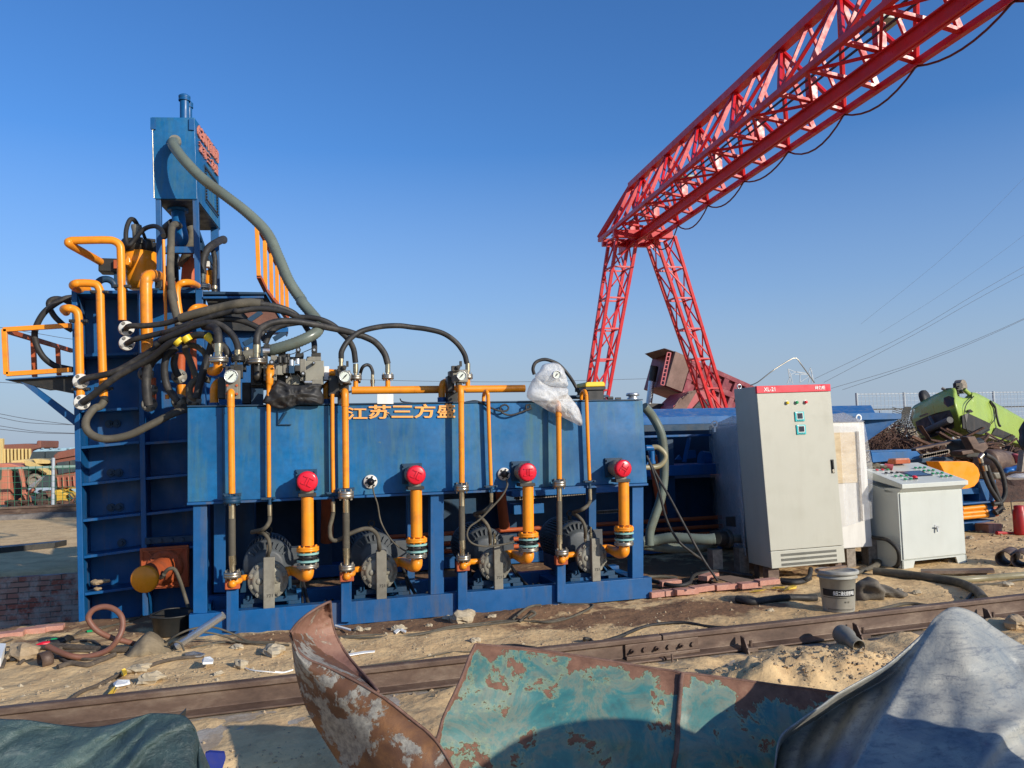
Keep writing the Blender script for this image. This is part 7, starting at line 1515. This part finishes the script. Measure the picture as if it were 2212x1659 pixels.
for a,c in (((275,250),(300,180)),((300,180),(280,140)),((280,140),(330,160)),((330,160),(430,180)),((430,180),(445,130)),((315,250),(300,180)),((370,240),(368,175)),((430,250),(445,180)),((460,245),(455,150)),((300,180),(345,160)),((345,160),(410,170)),((365,240),(440,190)),((330,180),(430,180)),((280,150),(300,240)),((445,130),(458,180)),((458,180),(470,240))): b.bar(pl(*a),pl(*c),.09)
ob('pylon',b,M['gpost'],label='faint lattice power pylon head above the tall cabinet',cat='pylon')
# ---------------------------------------------------------------- foreground scrap
def cubic(P,t):
    n=len(P)-1; x=min(n-1e-6,max(0,t*n)); i=int(x); f=x-i
    p1=P[i];p2=P[i+1];p0=P[i-1] if i else p1*2-p2; p3=P[i+2] if i+2<=n else p2*2-p1
    return .5*((2*p1)+(p2-p0)*f+(2*p0-5*p1+4*p2-p3)*f*f+(3*p1-p0-3*p2+p3)*f**3)
def sheet(ctrl,nu,nv,disp=None):
    C=[[at(x,y,Y=Y) for x,y,Y in r] for r in ctrl]; rows=[]
    for j in range(nv+1):
        v=j/nv; cols=[]
        for i in range(nu+1):
            u=i/nu; p=cubic([cubic(r,u) for r in C],v)
            if disp: p=p+disp(u,v,p)
            cols.append(p)
        rows.append(cols)
    return rows
def peeled():
    m_,nt,b=nodes('peeling_teal_paint'); co=coord(nt)
    base=ramp(nt,noi(nt,co,4.5,9,.68,.8),[(.30,(.015,.10,.115)),(.44,(.035,.165,.16)),(.52,(.15,.19,.145)),(.60,(.05,.17,.155)),(.78,(.20,.19,.13))])
    base=mix(nt,ramp(nt,noi(nt,co,30,6,.7),[(.5,0),(.7,.35)]),base,(.07,.06,.045))
    rust=ramp(nt,noi(nt,co,14,6,.7),[(.3,(.10,.045,.028)),(.6,(.21,.105,.065)),(.8,(.27,.16,.10))])
    sx=N(nt,'ShaderNodeTexCoord').outputs['UV']
    n_=noi(nt,co,5.5,12,.66,.35); vc=N(nt,'ShaderNodeVertexColor'); vc.layer_name='rust'
    add=N(nt,'ShaderNodeMath'); add.operation='ADD'; nt.links.new(n_,add.inputs[0]); nt.links.new(vc.outputs[0],add.inputs[1])
    ad2=N(nt,'ShaderNodeMath'); ad2.operation='MULTIPLY_ADD'; nt.links.new(noi(nt,co,17,9,.7,.4),ad2.inputs[0]); ad2.inputs[1].default_value=.28; nt.links.new(add.outputs[0],ad2.inputs[2]); ad3=N(nt,'ShaderNodeMath'); ad3.operation='SUBTRACT'; nt.links.new(ad2.outputs[0],ad3.inputs[0]); ad3.inputs[1].default_value=.135; add=ad3
    mk=ramp(nt,add.outputs[0],[(.578,0),(.59,1)]); gl=ramp(nt,add.outputs[0],[(.53,0),(.585,1)])
    c=mix(nt,gl,base,(.20,.26,.16)); c=mix(nt,mk,c,rust); nt.links.new(c,b.inputs['Base Color'])
    nt.links.new(mix(nt,mk,(.5,.5,.5),(.9,.9,.9)),b.inputs['Roughness'])
    bp=N(nt,'ShaderNodeBump'); bp.inputs['Strength'].default_value=.7; bp.inputs['Distance'].default_value=.004; bp.invert=True
    nt.links.new(mix(nt,.25,mk,noi(nt,co,60,4)),bp.inputs['Height']); nt.links.new(bp.outputs[0],b.inputs['Normal']); return m_
M['peeled']=peeled()
M['rustedge']=multi('rusty_cut_edge',[(.3,(.10,.05,.035)),(.6,(.20,.11,.08)),(.8,(.28,.17,.13))],18,.9,bump=.7,dist=.003)
def vcol(o,fn,nu):
    me=o.data; ca=me.color_attributes.new('rust','FLOAT_COLOR','POINT')
    for i,v in enumerate(me.vertices): k=fn((i%(nu+1))/nu,(i//(nu+1))); ca.data[i].color=(k,k,k,1)
ctrl=[[(1026,1392,3.45),(1180,1408,3.38),(1350,1434,3.28),(1467,1452,3.2),(1640,1475,3.12),(1806,1498,3.05),(2000,1525,3.0)],
      [(985,1490,3.30),(1160,1505,3.25),(1340,1530,3.15),(1460,1545,3.08),(1640,1565,3.0),(1810,1590,2.95),(2000,1610,2.9)],
      [(943,1597,3.20),(1140,1610,3.16),(1330,1630,3.08),(1450,1645,3.0),(1640,1665,2.94),(1810,1680,2.9),(2000,1700,2.85)],
      [(910,1720,3.15),(1120,1740,3.1),(1320,1750,3.04),(1440,1760,2.98),(1640,1780,2.9),(1810,1790,2.86),(2000,1800,2.8)]]
nu,nv=110,50
rows=sheet(ctrl,nu,nv,lambda u,v,p:V((0,.018*fbm(u*4,v*3,1,3)-.02*math.exp(-((u-.505)/.012)**2),0)))
b=MB(); b.grid(rows); ts=thing('teal_plate',at(1300,1740,Y=3.1),'bent steel plate with peeling teal paint and rust patches in the foreground','steel plate')
o=ob('plate_sheet',b,M['peeled'],ts); vcol(o,lambda u,j:max(0,.17-.8*(j/nv))*(1 if u>.22 else .55)+(.3 if u<.006 or j<1 else 0)-.015,nu)
b=MB(); b.tube([p+V((0,.004,0)) for p in rows[0]],.007,6,True,1,False); b.tube([r[0] for r in rows],.007,6,True,1,False); ob('cut_edge',b,M['rustedge'],ts)
b=MB(); b.grid([[p+V((0,.010,0)) for p in r[::-1]] for r in rows]); ob('plate_back',b,M['rustedge'],ts)
b=MB(); b.tube([r[int(nu*.505)]-V((0,.006,0)) for r in rows],.010,8,True,1,False); ob('weld_seam',b,M['rustedge'],ts)
# curled strip
def rustmix(name,th,a=(.12,.055,.028),c_=(.25,.115,.04),g_=(.30,.285,.24)):
    m_,nt,b=nodes(name); co=coord(nt)
    rust=ramp(nt,noi(nt,co,5,8,.65,.5),[(.3,(.075,.035,.02)),(.5,a),(.68,c_),(.8,(.30,.19,.10))])
    n_=noi(nt,co,6,12,.7,.3); mk=ramp(nt,n_,[(th,0),(th+.025,1)])
    c=mix(nt,mk,rust,mix(nt,ramp(nt,noi(nt,co,40,6,.7),[(.4,0),(.65,1)]),g_,(.13,.12,.11)))
    nt.links.new(c,b.inputs['Base Color']); b.inputs['Roughness'].default_value=.62; b.inputs['Specular IOR Level'].default_value=.4
    bp=N(nt,'ShaderNodeBump'); bp.inputs['Strength'].default_value=.6; bp.inputs['Distance'].default_value=.004
    nt.links.new(mix(nt,.5,mk,noi(nt,co,50,6,.7)),bp.inputs['Height']); nt.links.new(bp.outputs[0],b.inputs['Normal']); return m_
M['strip_out']=rustmix('strip_rust_outer',.50); M['strip_in']=rustmix('strip_rust_inner',.57,(.22,.11,.075),(.33,.19,.13),(.42,.34,.25))
cs=thing('curled_strip',at(830,1740,Y=2.9),'rusty curled steel strip rising to a torn tip in the foreground','steel strip')
Cc=[(627,1372,2.98),(640,1400,2.93),(664,1423,2.90),(720,1447,2.86),(785,1481,2.80),(840,1515,2.76),(891,1556,2.72),(939,1597,2.68),(977,1655,2.64),(1005,1710,2.6),(1030,1780,2.56)]
Lc=[(627,1369,3.02),(632,1410,3.02),(637,1447,3.02),(648,1492,3.02),(662,1532,3.0),(684,1574,2.98),(707,1611,2.95),(737,1659,2.9),(760,1700,2.86),(790,1750,2.8),(820,1820,2.76)]
Mc=[tuple(lerp(a,c,.5)-(0.07 if k==2 else 0) for k,(a,c) in enumerate(zip(p,q))) for p,q in zip(Lc,Cc)]
rows=sheet([Lc,Mc,Cc],70,22,lambda u,v,p:V((0,.006*fbm(u*9,v*4,1,3),0)))
b=MB(); b.grid(rows); ob('outer_face',b,M['strip_out'],cs)
Pi=[(712,1300,3.10),(690,1310,3.06),(655,1334,3.02),(635,1355,3.0),(627,1372,2.98),(640,1400,2.93),(664,1423,2.90),(720,1447,2.86),(785,1481,2.80),(814,1498,2.78)]
Ui=[(712,1301,3.12),(713,1315,3.16),(714,1331,3.2),(717,1350,3.22),(722,1368,3.22),(730,1385,3.2),(744,1409,3.15),(765,1436,3.05),(790,1464,2.92),(816,1495,2.80)]
Mi=[tuple(lerp(a,c,.5)+(0.06 if k==2 else 0) for k,(a,c) in enumerate(zip(p,q))) for p,q in zip(Pi,Ui)]
rows2=sheet([Pi,Mi,Ui],60,16,lambda u,v,p:V((0,.006*fbm(u*9,v*4,2,3),0)))
b=MB(); b.grid(rows2); ob('inner_face',b,M['strip_in'],cs)
b=MB(); b.grid([[p+V((.004,.012,0)) for p in r[::-1]] for r in rows2]); b.grid([[p+V((.004,.02,0)) for p in r[::-1]] for r in rows]); ob('back_face',b,M['strip_out'],cs)
b=MB(); b.tube(rows[-1],.0045,6,True,1,False); b.tube([p+V((.002,.006,0)) for p in rows2[-1]],.006,6,True,1,False); b.tube(rows2[0][:26],.005,6,True,1,False); ob('cut_edge',b,M['rustedge'],cs)
# crumpled grey sheet
def crushed():
    m_,nt,b=nodes('worn_grey_blue_sheet'); co=coord(nt)
    c=ramp(nt,noi(nt,co,2.6,8,.62,.8),[(.26,(.07,.10,.17)),(.40,(.22,.24,.24)),(.52,(.35,.345,.30)),(.72,(.43,.41,.345))])
    c=mix(nt,ramp(nt,noi(nt,coord(nt,True,(1,3,9)),7,8,.75,.3),[(.50,0),(.66,.7)]),c,(.085,.10,.13))
    c=mix(nt,ramp(nt,noi(nt,co,4.4,10,.7,.5),[(.66,0),(.70,.85)]),c,(.20,.08,.04))
    c=mix(nt,ramp(nt,noi(nt,co,55,8,.8,1.2),[(.56,0),(.64,.6)]),c,(.09,.10,.12))
    c=mix(nt,ramp(nt,noi(nt,coord(nt,True,(14,1,2)),9,6,.8,2.5),[(.62,0),(.66,.5)]),c,(.58,.57,.52))
    nt.links.new(c,b.inputs['Base Color']); b.inputs['Metallic'].default_value=.1
    nt.links.new(ramp(nt,noi(nt,co,5,8,.7),[(.3,.30),(.7,.62)]),b.inputs['Roughness'])
    bp=N(nt,'ShaderNodeBump'); bp.inputs['Strength'].default_value=.5; bp.inputs['Distance'].default_value=.008
    nt.links.new(mix(nt,.4,noi(nt,co,9,5,.6,.5),noi(nt,co,70,4)),bp.inputs['Height']); nt.links.new(bp.outputs[0],b.inputs['Normal']); return m_
M['crushed']=crushed()
top=[(1673,1662,2.62),(1685,1594,2.62),(1724,1559,2.62),(1771,1527,2.62),(1814,1496,2.62),(1895,1450,2.62),(1934,1422,2.62),(1993,1368,2.62),(2022,1332,2.62),(2058,1312,2.62),(2104,1324,2.62),(2149,1357,2.60),(2212,1395,2.55),(2320,1440,2.5),(2440,1470,2.4)]
nT=len(top)
def rowat(v,Yv):
    return [(lerp(x,1640+ (2700-1640)*i/(nT-1),v),lerp(y,1950,v),lerp(Y_,Yv,v)) for i,(x,y,Y_) in enumerate(top)]
ctrl=[top]+[rowat(v,1.75) for v in(.12,.3,.5,.75,1)]
RID=[(2065,1300),(2040,1330),(2010,1365),(1965,1440),(1925,1523),(1880,1600),(1845,1665),(1760,1850)]
CRE=[([(2230,1545),(2165,1580),(2120,1640),(2080,1700),(2040,1800)],26,-.05),([(2190,1450),(2080,1470),(1990,1500),(1950,1540)],30,.022),([(1905,1500),(1860,1580),(1825,1665),(1790,1750)],14,.035),
     ([(1870,1500),(1825,1580),(1790,1665)],14,-.03),([(1830,1540),(1790,1610),(1760,1680)],12,.03),([(2060,1540),(2010,1600),(1960,1680)],40,.02),([(1760,1560),(1730,1620),(1715,1680)],12,.03)]
def fold(u,v,p):
    x,y=proj(p); d,sg=pdist(x,y,RID); o=0
    if sg>0: o+=.45*(1-math.exp(-d/95))*min(1,v*12+.02)
    for L,w_,a in CRE:
        d,_s=pdist(x,y,L); o+=a*math.exp(-(d/w_)**2)*min(1,v*6)
    return (p-CAM).normalized()*(o+.018*fbm(u*5,v*4,1,3)*min(1,v*5+.1))
rows=sheet(ctrl,150,70,fold)
gs=thing('crumpled_sheet',at(2100,1900,Y=2.2),'large crumpled grey blue sheet of car bodywork filling the lower right corner','sheet metal')
b=MB(); b.grid(rows); ob('sheet_face',b,M['crushed'],gs,solid=.006)
# tarpaulin
def tarpm():
    m_,nt,b=nodes('grey_green_tarpaulin'); co=coord(nt)
    c=ramp(nt,noi(nt,co,3,7,.6,.5),[(.3,(.025,.04,.04)),(.5,(.05,.085,.08)),(.7,(.10,.15,.135))])
    c=mix(nt,ramp(nt,noi(nt,coord(nt,True,(3,1,9)),6,8,.7,.3),[(.55,0),(.7,.5)]),c,(.22,.25,.22)); nt.links.new(c,b.inputs['Base Color'])
    b.inputs['Roughness'].default_value=.40
    bp=N(nt,'ShaderNodeBump'); bp.inputs['Strength'].default_value=.9; bp.inputs['Distance'].default_value=.014
    nt.links.new(noi(nt,co,26,7,.7,.6),bp.inputs['Height']); nt.links.new(bp.outputs[0],b.inputs['Normal']); return m_
M['tarp']=tarpm()
tt=[(-120,1548,2.7),(-60,1550,2.7),(0,1553,2.7),(59,1556,2.7),(133,1567,2.7),(195,1572,2.7),(244,1565,2.7),(297,1549,2.7),(331,1542,2.7),(394,1546,2.68),(419,1569,2.66),(429,1603,2.64),(454,1662,2.62)]
nT2=len(tt)
def trow(v): return [(lerp(x,-180+ (700)*i/(nT2-1),v),lerp(y,1900,v),lerp(Y_,2.15,v)) for i,(x,y,Y_) in enumerate(tt)]
def tf(u,v,p):
    d=0
    for (u0,su,w_,a) in ((.80,-.5,.035,-.05),(.65,-.55,.03,.035),(.5,-.4,.03,-.03),(.9,-.1,.025,.05),(.35,-.5,.03,.025),(.2,-.3,.03,-.025),(.72,-.5,.02,-.02)):
        x=(u-(u0+su*v))/w_; d+=a*math.exp(-x*x)*min(1,v*4+.1)
    return V((0,d+.018*fbm(u*8,v*5,1,3)*min(1,v*5+.2),0))
rows=sheet([tt]+[trow(v) for v in(.12,.35,.65,1)],120,50,tf)
tp_=thing('tarpaulin',at(200,1900,Y=2.4),'dark grey green tarpaulin draped over something in the lower left corner','tarpaulin')
b=MB(); b.grid(rows); ob('tarp_cover',b,M['tarp'],tp_,solid=.004)
b=MB(); P=[at(386,1548,Y=2.72),at(401,1533,Y=2.72),at(400,1548,Y=2.72)]; b.prism(P,(0,.02,0)); ob('metal_corner',b,M['dark'],tp_)
b=MB(); P=[at(443,1628,Y=2.9),at(452,1625,Y=2.9),(at(484,1627,Y=2.9)),at(487,1640,Y=2.9),at(478,1668,Y=2.9),at(455,1680,Y=2.9)]; b.prism(P,(0,.02,0))
M['dkblue']=paint('dark_blue_plastic',(.012,.03,.22),.5,damt=.3,streak=False); ob('blue_plastic_piece',b,M['dkblue'],label='dark blue plastic piece sticking out right of the tarpaulin',cat='plastic piece')
# ---------------------------------------------------------------- litter at the left of the unit
M['bhose']=paint('brown_rubber_hose',(.20,.085,.055),.5,damt=.4,dirt=(.2,.15,.1),streak=False,var=.15)
Yh=at(*FP(1250,840),Z=.03).y
H(FP,[(1720,720,Yh+.25),(1580,680,Yh+.2),(1420,640,Yh+.15),(1250,560,Yh+.1),(1150,460,Yh+.1),(1118,370,Yh+.1),(1190,275,Yh+.1),(1330,242,Yh+.1),(1460,285,Yh+.08),(1540,380,Yh+.05),(1545,520,Yh+.03),(1490,650,Yh),(1390,770,Yh),(1250,840,Yh),(1050,880,Yh),(880,862,Yh),(740,810,Yh+.05),(600,740,Yh+.12)],Yh,.022,'reddish brown rubber hose standing in a loop on the sand at left','bhose',name='rubber_hose',group=None)
M['rope']=multi('frayed_wire_rope',[(.3,(.05,.038,.028)),(.6,(.12,.092,.065)),(.8,(.22,.175,.125))],30,.9,bump=.9,bscale=90,dist=.006,stretch=(.5,2,2))
for pts,r_,l in [([(120,790),(350,770),(560,775),(760,800)],.022,'wire rope lying behind the brown hose, left part'),([(640,740),(850,760),(1080,770),(1350,790),(1620,780)],.026,'thick wire rope running from the clamp to the sack'),
   ([(730,1000),(900,960),(1100,960),(1300,900),(1450,840)],.020,'frayed wire rope end in front of the brown hose'),([(780,820),(1000,825),(1250,810)],.010,'thin strand under the brown hose'),
   ([(560,740),(700,840),(820,920),(900,940)],.013,'short rope crossing the brown hose at its left end'),([(30,990),(90,860),(150,800),(330,800),(420,870)],.014,'rope loop over the dark pieces at far left'),
   ([(350,800),(380,870),(300,920),(240,950)],.013,'rope end hanging from the left loop'),([(690,880),(900,885),(1150,905),(1330,880)],.012,'thin rope beneath the hose in the sand'),
   ([(0,740),(200,750),(400,735),(600,690),(900,620),(1030,545)],.008,'cable running from the left edge past the red clamp'),([(0,710),(80,680),(160,655)],.008,'cable end at the far left edge'),([(900,690),(1150,680),(1260,740)],.012,'dark bent rope piece inside the hose loop')]:
    gtube(FP,pts,r_,l,'rope','wire_rope','rope',group='wire ropes on the sand at left')
for pts,l,mt,r_ in [([(640,655),(700,640),(720,635)],'green joint on the cable beside the red clamp','green',.012),([(1100,552),(1170,545)],'green joint on the cable by the hose loop','green',.012)]: gtube(FP,pts,r_,l,mt,'cable_joint','cable joint')
gtube(FP,[(600,670),(800,620),(1000,575),(1200,520),(1400,480),(1680,440)],.007,'thin dusty cable running past the green joints to the tower foot','rubberd')
jc=thing('welding_clamp',at(*FP(600,715),Z=0),'welding clamp with a red grip and black jaw on the sand','clamp')
b=MB(); b.tube([at(*FP(460,735),Z=.03),at(*FP(540,718),Z=.035),at(*FP(630,705),Z=.035)],[.014,.022,.020],8); ob('grip',b,M['red'],jc)
b=MB(); b.tube([at(*FP(630,700),Z=.035),at(*FP(780,680),Z=.04),at(*FP(860,640),Z=.05),at(*FP(920,650),Z=.03)],[.024,.026,.03,.016],8); ob('jaw',b,M['black'],jc)
b=MB(); A=at(*FP(660,880),Z=.05);B=at(*FP(500,930),Z=.04); d=(B-A).normalized(); b.lathe(A,d,[(0,0),(.05,.005),(.06,.03),(.06,(B-A).length),(.05,(B-A).length),(.05,.04)],20); ob('pipe_end',b,M['rail'],label='short rusty pipe end open to the left beside the rope loop',cat='pipe')
b=MB(); b.prism([at(*FP(-40,1010),Z=.0),at(*FP(10,1010),Z=.0),at(*FP(75,820),Z=.02),at(*FP(-40,815),Z=.02)],(0,0,.07)); ob('white_box',b,M['lwhite'],label='white box corner at the far left edge of the sand',cat='box')
b=MB(); b.prism([at(*FP(130,930),Z=.01),at(*FP(350,900),Z=.01),at(*FP(340,850),Z=.01),at(*FP(150,830),Z=.01)],(0,0,.02)); ob('black_tray',b,M['black'],label='flat black piece inside the rope loop at left',cat='tray')
M['sack']=multi('burlap_brown',[(.3,(.13,.095,.055)),(.5,(.24,.185,.11)),(.7,(.33,.26,.165))],5,.95,bump=.5,bscale=120,dist=.003)
Ys=at(*FP(1750,880),Z=0).y
blob(FP,[(1530,890),(1640,780),(1760,650),(1860,590),(1960,620),(2060,690),(2212,790),(2280,860),(2150,850),(2000,870),(1850,880),(1700,895)],Ys+.15,.12,.2,nz=.07,ns=7,name='sacking',mat='sack',tilt=.8,label='stiff piece of brown sacking tented on the sand below the tower',cat='sacking')
TU=thing('metal_tub',at(*G3(1065,840),Z=0),'dusty dark metal tub on the ground by the first column','tub')
P=at(*G3(1075,825),Z=0)
b=MB(); b.lathe(P,(0,0,1),[(0,.01),(.15,.0),(.16,.01),(.18,.16),(.195,.165),(.195,.175),(.18,.175),(.15,.03),(0,.025)],28); ob('tub_body',b,M['dark'],TU)
b=MB(); b.tube([P+V((-.18,0,.17)),P+V((-.05,-.1,.23)),P+V((.12,-.02,.21)),P+V((.18,0,.17))],.006,6); ob('tub_handle',b,M['dark'],TU)
b=MB(); A=at(*G3(1385,712),Z=.26);B=at(*G3(1095,905),Z=.03); b.cyl(B,A,.034,.030,n=18); ob('leaning_pipe',b,M['zinc'],label='galvanised pipe leaning on the lower left corner of the blue frame',cat='pipe')
for pts,l in [([(1000,900,.03),(1100,840,.12),(1200,800,.16),(1320,800,.14),(1450,840,.08),(1550,885,.02),(1700,890)],'thin cable bowed over the galvanised pipe, upper'),([(1040,905,.03),(1150,850,.10),(1260,825,.12),(1380,850,.07),(1500,890,.02),(1790,905)],'thin cable bowed over the galvanised pipe, lower'),
   ([(1180,920),(1350,895),(1500,885),(1640,880)],'dusty cable lying right of the galvanised pipe'),([(1050,900,.05),(1080,880,.09),(1120,900,.06),(1140,940,.02)],'black strap round the foot of the galvanised pipe')]:
    gtube(G3,pts,.008,l,'rubberd',group='thin cables by the galvanised pipe')
gtube(G3,[(400,1268),(500,1195),(620,1140),(750,1080),(880,1040),(1000,1010),(1120,985),(1260,965)],.014,'long dark cable running diagonally over the sand at left','rope')
gtube(G3,[(620,800),(750,760),(850,735),(880,720)],.008,'thin cable at the foot of the tower','rubberd')
def scrapflat(f,pts,z,mat,label,cat,name='paper_scrap',group=None,hh=.01):
    b=MB(); P=[at(*f(*q),Z=z+.008*((i*7)%3)) for i,q in enumerate(pts)]; b.prism(P,(0,0,-hh)); return ob(name,b,M[mat],label=label,cat=cat,group=group)
scrapflat(G3,[(700,1135),(730,1112),(800,1112),(806,1130),(760,1142),(712,1148)],.03,'lwhite','crumpled white paper on the sand by the long cable','paper')
scrapflat(G3,[(690,1160),(715,1150),(722,1165),(695,1205),(665,1222),(668,1200)],.03,'tape','yellow film strip pointing down to the rail at left','film strip','film_strip')
scrapflat(G3,[(1250,990),(1265,972),(1300,968),(1322,985),(1318,1002),(1255,1006)],.05,'lwhite','small white cloth at the end of the long cable','cloth','white_cloth',None,.014)
scrapflat(G3,[(750,1075),(752,1052),(770,1040),(788,1052),(785,1072),(765,1084)],.03,'tape','round yellow scrap beside the long cable','scrap','yellow_scrap')
scrapflat(G3,[(1140,945),(1200,935),(1270,950),(1240,965),(1150,965)],.02,'zinc','flat greyish sheet scrap near the galvanised pipe foot','scrap','sheet_scrap')
gtube(G3,[(1500,1025),(1560,1052),(1650,1062),(1740,1058),(1815,1046)],.005,'white wire curving on the sand beside the rusty curl','lwhite')
# clods on the lower ground
stone(600,1640,30,'broken earth lump below the footing, right of the blue plastic',0,-.1,'clod','earthclod'); stone(520,1600,22,'small lump between tarpaulin and rusty curl',2,-.1,'clod','earthclod')
stone(690,1545+10,0,'',0) if False else None

# added round plate, unseen just out of frame at the right; it throws the curved shade on the teal plate
c=at(1440,1868,Y=2.72)-SUND*2.1; b=MB(); b.cyl(c,c+SUND*.02,.53,n=64); ob('added_shade_plate',b,M['rustedge'],label='unseen round plate added at the right to cast the curved shade',cat='steel plate')
